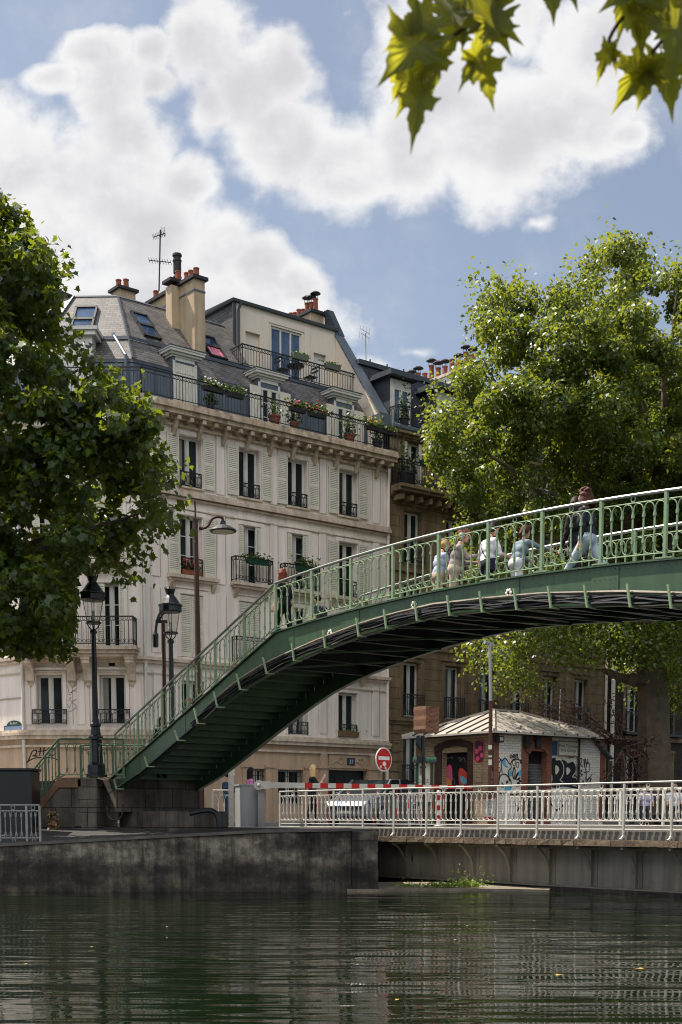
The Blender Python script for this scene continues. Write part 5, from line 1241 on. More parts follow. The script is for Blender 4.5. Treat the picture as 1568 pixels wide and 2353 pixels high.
def kiosk():
    B = thing('brick_kiosk', 'small brick keeper hut with pale zinc hip roof and graffiti on its walls', 'hut', KF.w(0, 0, 0))
    LR, LL, H = 4.2, 3.0, 2.72
    ua, ub = KF.xu(c6(198, 0)[0]), KF.xu(c6(432, 0)[0]); za = KF.px(*c6(330, 800))[1]
    us = [KF.xu(c6(x, 0)[0]) for x in (-175, 118, 490, 1108, 1168)]
    g = G(KF.M)
    hole = (ua, ub, .25, za)
    wall_with_holes(g, us[0], us[1], 0, H, [], 0, .2, 0)
    g.build('wall', MT['whitebrick'], B)
    g = G(KF.M); wall_with_holes(g, us[1], us[2], 0, H, [hole], -.03, .28, 0)
    g.box(us[1] - .005, us[1], -.03, 0.0, 0, H); g.box(us[2], us[2] + .005, -.03, 0.0, 0, H)
    # arch in radial brick
    cu = (ua + ub) / 2; 
    g.build('doorway_surround', MT['redbrick'], B)
    g = G(KF.M); n = 11; r0 = (ub - ua) / 2 * 1.28; cz = za - .42; 
    for i in range(n):
        a0 = R(142 - 104 * i / n); a1 = R(142 - 104 * (i + .92) / n); 
        g.prism([(cu + r * math.cos(a), -.075, cz + r * math.sin(a)) for r, a in ((r0, a0), (r0, a1), (r0 + .2, a1), (r0 + .2, a0))], (0, .05, 0))
    g.build('brick_arch', MT['redbrick'], B)
    g = G(KF.M); g.box(ua, ub, .2, .24, .25, za); 
    for i in range(16): x = ua + .05 + i * (ub - ua - .1) / 15; g.tube([(x, .16, .3), (x, .16, 1.85)], .006, 4, 1)
    for i in range(20): z = .3 + i * .08; g.tube([(ua + .04, .165, z), (ub - .04, .165, z)], .006, 4, 1)
    g.build('door_grille', [MT['black_hole'], MT['grey_rail']], B)
    g = G(KF.M); wall_with_holes(g, us[2], us[3], 0, H, [], 0, .2, 0); g.build('wall', MT['whitebrick'], B)
    g = G(KF.M); g.box(us[3], us[4], -.03, 3, 0, H); g.build('corner_pier', MT['redbrick'], B); g = G(KF.M); g.box(-.02, us[0], -.03, .2, 0, H); g.build('corner_pier', MT['redbrick'], B)
    # left wall
    la, lb = KL.xu(c5(385, 0)[0]), KL.xu(c5(860, 0)[0]); ha, hb = KL.xu(c5(470, 0)[0]), KL.xu(c5(795, 0)[0]); hz = KL.px(*c5(630, 815))[1]
    g = G(KL.M); wall_with_holes(g, 0, 3.0, 0, H, [(ha, hb, 0, hz)], 0, .25); g.build('wall', MT['tanbrick'], B)
    g = G(KL.M); g.box(la, ha, -.03, 0, 0, hz + .1); g.box(hb, lb, -.03, 0, 0, hz + .1)
    cu = (ha + hb) / 2; w = (lb - la) / 2
    for i in range(13):
        a = la + (lb - la) * i / 13; b = la + (lb - la) * (i + .93) / 13; f = lambda u: hz + .02 + .16 * (1 - ((u - cu) / w) ** 2)
        g.prism([(a, -.05, f(a)), (b, -.05, f(b)), (b, -.05, f(b) + .2), (a, -.05, f(a) + .2)], (0, .05, 0))
    g.build('brick_arch', MT['shaded_brick'], B)
    g = G(KL.M); g.box(ha, hb, .2, .24, 0, hz); g.build('door', MT['black_hole'], B)
    g = G(KL.M); g.box(2.86, 3.03, -.05, .1, 0, H); g.build('corner_pier', MT['rust_brown'], B)
    g = G(KF.M); g.box(.02, LR, 3.0, 3.04, 0, H); g.box(LR - .04, LR, 0.21, 3.0, 0, H); g.box(.25, LR - .05, .3, 2.98, .0, H); g.build('inner_walls', MT['tanbrick'], B)
    # hip roof with standing seams
    g = G(KF.M); o = .45; ze, zp = H - .02, H + .74; x0, x1, y0, y1 = -o, LR + .35, -o, 3.0 + o; hw = (y1 - y0) / 2
    P1, P2 = Vector((x0 + hw, y0 + hw, zp)), Vector((x1 - hw, y0 + hw, zp))
    E = [Vector((x0, y0, ze)), Vector((x1, y0, ze)), Vector((x1, y1, ze)), Vector((x0, y1, ze))]
    g.poly([E[0], E[1], P2, P1]); g.poly([E[1], E[2], P2]); g.poly([E[2], E[3], P1, P2]); g.poly([E[3], E[0], P1])
    dn = Vector((0, 0, -.06)); 
    for i in range(4): g.poly([E[i] + dn, E[(i + 1) % 4] + dn, E[(i + 1) % 4], E[i]])
    g.poly([e + dn for e in reversed(E)], 1)
    up = Vector((0, 0, .03))
    for a, b in ((E[0], P1), (E[1], P2), (E[2], P2), (E[3], P1), (P1, P2)): g.tube([a + up, b + up], .045, 4, 0)
    n = 10
    for i in range(1, n):
        x = x0 + (x1 - x0) * i / n
        k = min(1, (x - x0) / hw, (x1 - x) / hw); g.tube([(x, y0, ze + .02), (x, y0 + hw * k, ze + (zp - ze) * k + .02)], .016, 4, 0)
        g.ell((x, y0, ze), (.03, .03, .03), 6, 4, 1)
    for i in range(1, 8):
        y = y0 + (y1 - y0) * i / 8; k = min(1, (y - y0) / hw, (y1 - y) / hw); g.tube([(x0, y, ze + .02), (x0 + hw * k, y, ze + (zp - ze) * k + .02)], .022, 4, 1)
    g.build('roof', [MT['zinc_roof'], MT['cowl']], B)
    g = G(KF.M); a = KF.px(1378, 1697, .3); g.hexa([(LR + .02, -.2, 2.62), (LR + .12, -.2, 2.62), (LR + .12, 2, 2.62), (LR + .02, 2, 2.62)], [(LR + .75, -.2, 2.06), (LR + .85, -.2, 2.06), (LR + .85, 2, 2.06), (LR + .75, 2, 2.06)]); g.build('side_awning', MT['zinc'], B)
    g = G(KF.M); u = KF.xu(c6(822, 0)[0]); g.tube([(u, -.06, 0), (u, -.06, H - .1)], .04, 6)
    g.build('down_pipe', MT['cowl'], B)
    for x in (155, 285): u = KF.xu(c6(x, 0)[0]); g = G(KF.M); g.box(u - .09, u + .09, -.16, -.035, 2.3, 2.66); g.build('junction_box', MT['cowl'], B)
    g = G(KF.M); a, b = KF.px(*c5(1115, 690)), KF.px(*c5(1175, 615)); g.box(a[0], b[0], -.22, -.01, a[1], b[1]); g.box(a[0] + .03, b[0] - .03, -.224, -.22, a[1] + .05, b[1] - .03, 1); g.build('floodlight', [MT['cowl'], MT['paper']], B)
    # name board
    a, b = KF.px(*c6(560, 858)), KF.px(*c6(812, 680)); g = G(KF.M); g.box(a[0], b[0], -.05, -.005, a[1], b[1], 0); t = .03
    for q in ((a[0], b[0], a[1], a[1] + t), (a[0], b[0], b[1] - t, b[1]), (a[0], a[0] + t, a[1], b[1]), (b[0] - t, b[0], a[1], b[1])): g.box(q[0], q[1], -.06, -.05, q[2], q[3], 1)
    o = g.build('name_board', [MT['paper'], MT['tanbrick']], B)
    g = G(); cu = (a[0] + b[0]) / 2; hh = b[1] - a[1]
    for body, f in (('Pont Tournant', .58), ('de la Grange', .30)): text_mesh(g, body, .135, KF.M @ Matrix.Translation((cu, -.054, a[1] + hh * f)) @ Matrix.Rotation(R(90), 4, 'X'))
    g.build('board_lettering', MT['spray_black'], B)
    a, b = KF.px(*c6(488, 850)), KF.px(*c6(556, 670)); g = G(KF.M); g.box(a[0], b[0], -.03, -.005, a[1], b[1]); g.build('blue_notice', mat('faded_blue_notice', S(44, 72, 96), .6, .3, 12), B)
    # graffiti : big outlined piece left of the door
    g = G(); F_, o1, o2, o3 = KF, -.008, -.012, -.016
    blob = [c5(*p) for p in ((1052, 940), (1110, 960), (1130, 910), (1185, 885), (1215, 925), (1260, 885), (1320, 960), (1360, 905), (1430, 905), (1490, 960), (1510, 1090), (1480, 1215), (1440, 1330), (1250, 1330), (1100, 1300), (1065, 1180), (1075, 1060))]
    fill_shape(g, F_, o1, blob, 1)
    for pts in (((1220, 905), (1260, 900), (1265, 955), (1300, 1000), (1265, 1000), (1228, 960)), ((1110, 1060), (1150, 1090), (1185, 1110), (1165, 1170), (1125, 1150)), ((1315, 1050), (1350, 1045), (1345, 1110), (1310, 1110)), ((1430, 1050), (1475, 1030), (1478, 1105), (1425, 1110)), ((1265, 1240), (1335, 1230), (1330, 1290), (1255, 1300))): fill_shape(g, F_, o2, [c5(*p) for p in pts], 2)
    K = lambda *ps: [c5(*p) for p in ps]
    stroke_set(g, F_, o3, [['c'] + blob, K((1210, 895), (1212, 980), (1222, 1070)), K((1100, 975), (1105, 1060), (1135, 1150), (1160, 1175), (1185, 1130), (1190, 1050)), K((1330, 960), (1335, 1010), (1300, 1050), (1310, 1130), (1335, 1180), (1330, 1260)), K((1180, 1220), (1195, 1120), (1240, 1085), (1290, 1110), (1320, 1180)), K((1070, 1150), (1120, 1160), (1160, 1210), (1160, 1290))], .035, 0)
    stroke_set(g, F_, o3, [['c'] + K((1370, 1000), (1385, 1050), (1372, 1150), (1355, 1090)), ['c'] + K((1425, 1065), (1405, 1120), (1388, 1150), (1400, 1100)), K((1215, 1190), (1240, 1230), (1215, 1250), (1260, 1230)), K((1275, 1170), (1300, 1200)), K((1300, 1165), (1270, 1205)), K((1400, 1160), (1450, 1130), (1430, 1160), (1460, 1175), (1410, 1200), (1450, 1210))], .04, 0)
    stroke_set(g, F_, o3, [['c'] + K((1355, 920), (1388, 918), (1385, 975), (1360, 975)), ['c'] + K((1405, 940), (1432, 945), (1425, 1000), (1400, 990)), ['c'] + K((1115, 1000), (1145, 990), (1140, 1040), (1112, 1040)), ['c'] + K((1170, 1010), (1195, 1010), (1200, 1060), (1178, 1065))], .022, 4)
    stroke_set(g, F_, o3, [K((1450, 925), (1500, 960), (1530, 1050), (1510, 1150), (1480, 1200), (1560, 1160))], .11, 0)
    stroke_set(g, F_, o3, [K((1320, 870), (1330, 845), (1350, 860), (1340, 885), (1322, 872)), K((1362, 885), (1362, 842), (1382, 850), (1370, 866), (1385, 885)), K((1395, 888), (1395, 840), (1420, 845), (1405, 862), (1430, 890)), K((1125, 945), (1128, 920), (1150, 935), (1165, 915), (1185, 940), (1190, 915))], .028, 0)
    # black and white letters right of the door
    Q = lambda *ps: [c6(*p) for p in ps]
    fill_shape(g, F_, o1, Q((480, 900), (545, 880), (555, 915), (600, 910), (640, 905), (700, 940), (770, 930), (815, 1010), (790, 1090), (820, 1130), (830, 1250), (760, 1260), (640, 1240), (560, 1260), (490, 1240), (505, 1120), (462, 1000)), 0, 3)
    fill_shape(g, F_, o2, Q((540, 985), (570, 985), (590, 1030), (570, 1070), (545, 1090)), 1, 3); fill_shape(g, F_, o2, Q((680, 1010), (705, 1005), (730, 1045), (705, 1085), (682, 1090)), 1, 3)
    stroke_set(g, F_, o2, [Q((495, 870), (550, 870), (550, 905), (600, 905), (640, 970), (645, 1060), (620, 1130), (600, 1160), (640, 1190)), Q((445, 940), (470, 1050), (500, 1150), (480, 1190), (495, 1235)), Q((640, 905), (690, 905), (695, 945), (760, 925), (800, 990), (795, 1060), (755, 1120), (800, 1130), (825, 1200)), Q((760, 1230), (800, 1235), (830, 1255))], .032, 1)
    # thin tags at the right end
    stroke_set(g, F_, o2, [Q((850, 900), (850, 1000), (842, 900), (875, 895), (865, 945), (845, 950), (890, 1000)), Q((900, 900), (905, 1010), (915, 890), (935, 1000)), Q((950, 890), (920, 1040), (965, 1050), (970, 960), (935, 950), (960, 930)), Q((845, 1050), (880, 1040), (850, 1080), (885, 1090), (845, 1120)), Q((895, 1060), (930, 1080), (925, 1170), (1005, 1085)), Q((925, 1020), (930, 1160)), Q((850, 1200), (900, 1190), (885, 1160), (900, 1230), (960, 1150), (985, 1140), (975, 1250)), Q((1000, 1140), (925, 1230)), Q((660, 860), (700, 830), (720, 890), (740, 820), (745, 880), (800, 850), (800, 820), (740, 800))], .026, 0)
    stroke_set(g, F_, o2, [Q((20, 1500), (60, 1450), (60, 1550), (110, 1470), (150, 1540), (190, 1460), (260, 1530), (330, 1460), (400, 1540), (470, 1450), (560, 1540), (650, 1460))], .05, 0)
    g.build('graffiti', [MT['spray_black'], MT['spray_white'], MT['spray_blue'], MT['spray_pink'], MT['rust_brown']], B)
    # graffiti on the left wall and its door
    g = G(); F_ = KL
    fill_shape(g, F_, -.012, K((890, 680), (985, 690), (980, 760), (990, 900), (930, 930), (880, 900), (885, 800)), 0); 
    for p in ((945, 760), (905, 800), (965, 850), (915, 890)): fill_shape(g, F_, -.016, K((p[0] - 25, p[1]), (p[0], p[1] - 35), (p[0] + 25, p[1]), (p[0], p[1] + 35)), 1, 3)
    stroke_set(g, F_, -.02, [['c'] + K((885, 675), (990, 690), (985, 900), (930, 940), (875, 900))], .03, 2)
    LG = [MT['spray_purple'], MT['spray_pink'], MT['spray_red'], MT['spray_pink'], MT['spray_blue'], MT['spray_orange'], MT['spray_grey']]; g.build('graffiti', LG, B); g = G()
    fill_shape(g, F_, .19, K((530, 1000), (560, 965), (590, 1000), (595, 1180), (540, 1190), (525, 1080)), 3, 3)
    fill_shape(g, F_, .19, K((680, 1030), (720, 1010), (785, 1090), (790, 1210), (690, 1220), (675, 1120)), 2, 3); fill_shape(g, F_, .186, K((690, 1110), (740, 1120), (780, 1180), (740, 1215), (700, 1170)), 4, 3)
    fill_shape(g, F_, .186, K((500, 1140), (560, 1150), (590, 1220), (540, 1235), (480, 1210)), 5, 3)
    stroke_set(g, F_, .184, [K((490, 890), (540, 870), (520, 900), (600, 870), (590, 900)), K((665, 890), (700, 880), (690, 930), (740, 880), (760, 940)), K((600, 1140), (630, 1160), (620, 1220)), K((545, 1050), (580, 1080), (550, 1110), (585, 1130))], .02, 6)
    a, b = F_.px(*c5(880, 1190)), F_.px(*c5(985, 950)); gg = G(F_.M); gg.box(a[0], b[0], -.03, -.005, a[1], b[1]); gg.build('meter_cabinet', MT['tanbrick'], B)
    g.build('graffiti', [MT['spray_purple'], MT['spray_pink'], MT['spray_red'], MT['spray_pink'], MT['spray_blue'], MT['spray_orange'], MT['spray_grey']], B)
    # mast on the roof edge
    u, z = KF.px(1284, 1675, -.3); g = G(KF.M); g.tube([(u, -.3, z), (u + .05, -.3, z + 1.15)], .014, 5); g.lathe([(.05, 0), (.06, .08), (.03, .16), (.05, .2)], (u, -.3, z - .05), 7)
    m_ = g.build('radio_mast', MT['white_rail'], B)
    # pigeon
    p = KF.w(*[KF.px(1188, 1676, -.12)[0], -.12, KF.px(1188, 1676, -.12)[1]]); g = G()
    g.ell((p.x, p.y, p.z), (.13, .06, .055), 9, 6, 0, Matrix.Rotation(R(-25), 3, 'Y')); g.ell((p.x + .11, p.y, p.z + .085), .035, 7, 5, 0); g.tube([(p.x + .08, p.y, p.z + .03), (p.x + .11, p.y, p.z + .08)], [.045, .03], 6); g.tube([(p.x - .08, p.y, p.z - .03), (p.x - .2, p.y, p.z - .08)], [.04, .02], 5); g.tube([(p.x + .14, p.y, p.z + .085), (p.x + .17, p.y, p.z + .075)], [.01, .003], 4)
    for s in (-.02, .02): g.tube([(p.x, p.y + s, p.z - .05), (p.x, p.y + s, p.z - .10)], .006, 4)
    tag(g.build('pigeon', mat('pigeon_grey', S(110, 108, 116), .7, .3, 14), smooth=True), 'grey pigeon standing on the front slope of the kiosk roof', 'pigeon')
kiosk()
# ================================================================ lamps, posts, signs, barrier
def ornate_lamp(label, base, ztop, group):
    t = thing('street_lamp', label, 'lamp', base, group); s = (ztop - base[2]) / 5.5; L = (base[0], base[1], base[2])
    g = G(); b = lambda prof: [(r, z * s) for r, z in prof]
    g.lathe(b([(.30, 0), (.30, .08), (.26, .1), (.25, .34), (.19, .42), (.17, 1.05), (.21, 1.08), (.21, 1.15), (.15, 1.2), (.12, 1.42), (.15, 1.45), (.15, 1.52), (.10, 1.56), (.085, 1.7), (.075, 3.3), (.065, 4.05), (.10, 4.08), (.10, 4.14), (.06, 4.18)]), L, 10); g.build('lamp_post', MT['black_paint'], t)
    g = G(); z = 4.18 * s
    for k in range(4):
        an = k * math.pi / 2 + .3; c, d = math.cos(an), math.sin(an); g.tube([(L[0] + .05 * c, L[1] + .05 * d, L[2] + z), (L[0] + .12 * c, L[1] + .12 * d, L[2] + z + .06), (L[0] + .17 * c, L[1] + .17 * d, L[2] + z + .16)], .016, 5)
    g.lathe([(.20, .15), (.22, .16), (.22, .20), (.20, .21)], (L[0], L[1], L[2] + z), 8)
    hz = z + .21
    for k in range(4):
        an = k * math.pi / 2 + .3; c, d = math.cos(an), math.sin(an); g.tube([(L[0] + .17 * c, L[1] + .17 * d, L[2] + hz), (L[0] + .27 * c, L[1] + .27 * d, L[2] + hz + .58)], .012, 4)
    g.build('lantern_frame', MT['black_paint'], t)
    m = MT.get('lantern_glass')
    if m is None:
        m, nt, bs, out = new_mat('lantern_glass'); tr = nt.nodes.new('ShaderNodeBsdfTransparent'); gl = nt.nodes.new('ShaderNodeBsdfGlossy'); gl.inputs['Roughness'].default_value = .08; gl.inputs['Color'].default_value = (.8, .8, .78, 1)
        mx = nt.nodes.new('ShaderNodeMixShader'); mx.inputs[0].default_value = .16; nt.links.new(tr.outputs[0], mx.inputs[1]); nt.links.new(gl.outputs[0], mx.inputs[2]); nt.links.new(mx.outputs[0], out.inputs[0]); MT['lantern_glass'] = m
    g = G(); n = 4
    for k in range(4):
        a0, a1 = k * math.pi / 2 + .3, (k + 1) * math.pi / 2 + .3
        q = lambda a, r, zz: (L[0] + r * math.cos(a), L[1] + r * math.sin(a), L[2] + zz)
        g.quad(q(a0, .165, hz), q(a1, .165, hz), q(a1, .265, hz + .58), q(a0, .265, hz + .58))
    g.build('lantern_glass', m, t)
    g = G(); g.lathe([(.28, 0), (.34, .03), (.33, .16), (.36, .19), (.36, .22), (.30, .25), (.20, .40), (.12, .50), (.11, .52), (.14, .60), (.15, .66)], (L[0], L[1], L[2] + hz + .56), 12)
    for k in range(8): an = k * math.pi / 4; g.tube([(L[0] + .14 * math.cos(an), L[1] + .14 * math.sin(an), L[2] + hz + 1.2), (L[0] + .16 * math.cos(an), L[1] + .16 * math.sin(an), L[2] + hz + 1.29)], [.022, .008], 4)
    g.build('lamp_hood', MT['black_paint'], t)
    g = G(); g.lathe([(.05, 0), (.07, .06), (.04, .2), (.05, .26)], (L[0], L[1], L[2] + hz + .02), 8); g.build('burner', MT['paper'], t)
p1 = at(222, 1776, 36.78); ornate_lamp('black ornate street lamp standing on the stone pier at the stair foot', (p1.x, p1.y, 1.40), at(222, 1338, 36.8).z, 'ornate black lamps')
p2 = at(396, 1700, 39.4); ornate_lamp('black ornate street lamp partly hidden behind the bridge railing, beside the brown post', (p2.x, p2.y, 1.2), at(393, 1360, 39.4).z, 'ornate black lamps')
def brown_post():
    q = at(458, 1878, 42.0); t = thing('street_lamp', 'tall rusty brown lamp post with a hooked arm and flat round shade', 'lamp', (q.x, q.y, 0))
    zt = at(458, 1150, 42).z; g = G(); g.tube([(q.x + .05, q.y, 0), (q.x + .03, q.y, 5.2)], [.13, .125], 10); g.tube([(q.x + .03, q.y, 5.2), (q.x, q.y, zt - .6)], [.09, .075], 8); g.tube([(q.x, q.y, zt - .6), (q.x - .01, q.y, zt)], .03, 6); g.lathe([(.14, 0), (.14, .06)], (q.x + .03, q.y, 5.18), 10); g.lathe([(.09, 0), (.09, .05)], (q.x, q.y, zt - .62), 8); g.build('lamp_post', MT['rust_brown'], t)
    A = lambda x, y: at(x, y, 42.0); g = G(); g.tube(smooth_line([A(466, 1214), A(478, 1208), A(488, 1192), A(500, 1187), A(511, 1190), A(513, 1199)], 4), [.05] * 21, 6); g.tube([A(466, 1214), A(458, 1214)], .06, 6); g.build('lamp_arm', MT['rust_brown'], t)
    c = A(513, 1219); g = G(); g.lathe([(.40, 0), (.43, .03), (.40, .07), (.24, .17), (.10, .22), (.07, .32), (.03, .36)], (c.x, c.y, c.z - .04), 16); g.build('lamp_shade', MT['cowl'], t)
    g = G(); g.lathe([(.10, -.05), (.30, -.01), (.36, .005)], (c.x, c.y, c.z - .04), 12); g.build('lamp_glass', MT['paper'], t)
brown_post()
def hooked_lamp():
    A = lambda x, y: at(x, y, 40.6); q = A(379, 1700); t = thing('street_lamp', 'thin dark post with a hanging tube lamp, just left of the second ornate lamp', 'lamp', (q.x, q.y, 0))
    g = G(); g.tube([(q.x + .02, q.y, 0), A(376, 1428)], .06, 7); g.build('lamp_post', MT['rust_brown'], t)
    g = G(); g.tube(smooth_line([A(378, 1400), A(368, 1410), A(361, 1430), A(358, 1455)], 4), .045, 6); g.tube([A(358, 1428), A(385, 1428)], .05, 5); g.tube([A(365, 1428), A(374, 1412), A(380, 1408)], .03, 5); g.ell(A(379, 1402), .09, 8, 6); g.build('lamp_arm', MT['black_paint'], t)
    g = G(); b = A(358, 1486); g.lathe([(.05, -.02), (.09, 0), (.095, .36), (.06, .42)], (b.x, b.y, b.z), 9); g.build('lamp_head', MT['black_paint'], t)
hooked_lamp()
def mast_lamp():
    A = lambda x, y: at(x, y, 37.0); q = A(1128, 1680); t = thing('street_lamp', 'slim grey and rusty lamp mast rising in front of the kiosk corner', 'lamp', (q.x, q.y, 0))
    g = G(); g.tube([(q.x, q.y, 0), A(1128, 1610)], .055, 8); g.build('lamp_post', MT['rust_brown'], t)
    g = G(); g.tube([A(1128, 1610), A(1126, 1478)], .045, 8); g.build('upper_mast', MT['grey_paint'], t)
    g = G(); a = A(1126, 1478); g.tube([a, a + Vector((-.16, -.1, .02))], [.04, .05], 6); g.tube([a, a + Vector((.1, .05, -.05))], [.04, .05], 6); g.build('lamp_head', MT['grey_paint'], t)
    g = G(); 
    for (y0, y1) in ((1712, 1722), (1736, 1740), (1745, 1758)): a, b = A(1122, y1), A(1130, y0); g.box(a.x, b.x, q.y - .075, q.y - .06, a.z, b.z)
    g.build('sticker', MT['paper'], t)
mast_lamp()
def no_entry():
    A = lambda x, y: at(x, y, 36.0); c = A(882.5, 1745); q = A(885, 1880); t = thing('road_sign', 'round red no entry sign on a dark post with torn stickers', 'sign', (q.x, q.y, 0))
    g = G(); g.tube([(c.x, c.y + .1, 0), (c.x, c.y + .1, c.z + .25)], .035, 7); g.build('sign_post', MT['black_paint'], t)
    M = Matrix.Translation(c) @ Matrix.Rotation(R(46), 4, 'Z'); g = G(M); r = .325
    disc = lambda r, y, th: [(r * math.cos(2 * math.pi * i / 28), y, r * math.sin(2 * math.pi * i / 28)) for i in range(28)]
    g.prism(disc(r, 0, 0), (0, .02, 0), 0); g.prism(disc(r * .91, -.004, 0), (0, .003, 0), 1); g.box(-r * .68, r * .68, -.009, -.005, -r * .04, r * .26, 0)
    g.prism([(-.05, -.01, -.07), (.03, -.01, -.05), (.10, -.01, -.12), (.02, -.01, -.2), (-.06, -.01, -.14)], (0, .003, 0), 0); g.prism([(-.17, -.01, -.17), (-.09, -.01, -.16), (-.10, -.01, -.24), (-.16, -.01, -.24)], (0, .003, 0), 2); g.prism([(.02, -.01, -.21), (.1, -.01, -.2), (.1, -.01, -.26), (.03, -.01, -.27)], (0, .003, 0), 2)
    g.build('sign_plate', [MT['white'], MT['red'], MT['paper']], t)
no_entry()
def traffic_light():
    A = lambda x, y: at(x, y, 35.4); q = A(976, 1800); t = thing('traffic_light', 'traffic light wrapped in brown tarpaulin on a black post', 'traffic light', (q.x, q.y, 0))
    g = G(); g.tube([(q.x, q.y, 0), A(972, 1690)], .055, 8)
    for y in (1745, 1752, 1765): a = A(973, y); g.lathe([(.08, 0), (.08, .05)], (a.x, a.y, a.z), 8)
    g.build('signal_post', MT['black_paint'], t)
    a, b = A(958, 1684), A(1002, 1624); g = G(); cy = q.y
    M = Matrix.Translation(((a.x + b.x) / 2, cy, a.z)) @ Matrix.Rotation(R(38), 4, 'Z'); h = b.z - a.z; g.T = M; w = .24
    lv = []
    for k in range(9):
        z = h * k / 8; f = w * (1 + .025 * math.sin(k * 2.1)) * (.86 if k == 0 else 1); lv.append([(-f, -w, z), (-f * .2, -w - .03 * math.sin(k * 1.7), z), (f, -w, z), (f, w, z), (-f, w, z)])
    for l0, l1 in zip(lv, lv[1:]): 
        for i in range(5): g.quad(l0[i], l0[(i + 1) % 5], l1[(i + 1) % 5], l1[i])
    g.poly(lv[-1]); g.poly(lv[0][::-1])
    for k in range(4): z = h * (.25 + .2 * k); g.tube([(-w, -w - .0, z + .08), (-w * .2, -w - .03, z - .03), (w, -w - .0, z + .07)], .009, 4)
    g.build('tarpaulin', MT['brown_cloth'], t)
    g = G(); 
    a, b = A(962, 1722), A(972, 1690); g.tube([A(962, 1690), A(961, 1708), A(968, 1724)], [.06, .08, .03], 6)
    for (x0, y0, x1, y1) in ((958, 1752, 970, 1738),): p, r = A(x0, y0), A(x1, y1); g.box(p.x, r.x, cy - .1, cy + .1, p.z, r.z)
    g.build('small_signal', MT['black_paint'], t)
traffic_light()
def info_panel():
    A = lambda x, y: at(x, y, 36.3); a, b = A(956, 1800), A(996, 1752); t = thing('notice_board', 'dark green framed notice board with rounded top beside the kiosk', 'notice board', ((a.x + b.x) / 2, a.y, 0))
    g = G(); y = a.y; g.box(a.x, a.x + .07, y, y + .12, 0, b.z); g.box(b.x - .07, b.x, y, y + .12, 0, b.z); g.box(a.x, b.x, y, y + .12, .6, .7); 
    for s, (x0, x1) in enumerate(((a.x - .08, b.x + .08),)):
        pts = [(x0, y + .2 * math.cos(R(an)) + .06, b.z + .16 * math.sin(R(an))) for an in range(0, 181, 20)]; g.prism(pts, (x1 - x0, 0, 0))
    g.build('board_frame', MT['dark_green'], t)
    g = G(); g.box(a.x + .075, b.x - .075, y + .04, y + .07, .71, b.z - .02); g.box(a.x + .1, a.x + .26, y + .035, y + .039, b.z - .35, b.z - .1, 1); g.build('poster', [MT['paper'], MT['tanbrick']], t)
    g = G(); text_mesh(g, 'OSEZ', .13, Matrix.Translation((a.x + .2, y + .03, A(960, 1798).z)) @ Matrix.Rotation(R(90), 4, 'X')); g.build('poster_lettering', MT['spray_grey'], t)
info_panel()
def banner_sign():
    A = lambda x, y: at(x, y, 41.5); a, b = A(1397, 1797), A(1408, 1748); t = thing('hanging_sign', 'narrow upright pale sign reading lemonade, beyond the kiosk corner', 'sign', (a.x, a.y, 0))
    w = b.x - a.x; g = G(); g.box(a.x, b.x, a.y, a.y + .05, a.z, b.z); g.box(a.x + w * .4, a.x + w * .6, a.y + .01, a.y + .04, 0, a.z); g.build('sign_plate', MT['planter_green'], t)
    g = G(); text_mesh(g, 'lemonade', w * .95, Matrix.Translation((a.x + w * .72, a.y - .004, (a.z + b.z) / 2)) @ Matrix.Rotation(R(90), 4, 'X') @ Matrix.Rotation(R(90), 4, 'Z')); g.build('sign_lettering', MT['spray_black'], t)
banner_sign()
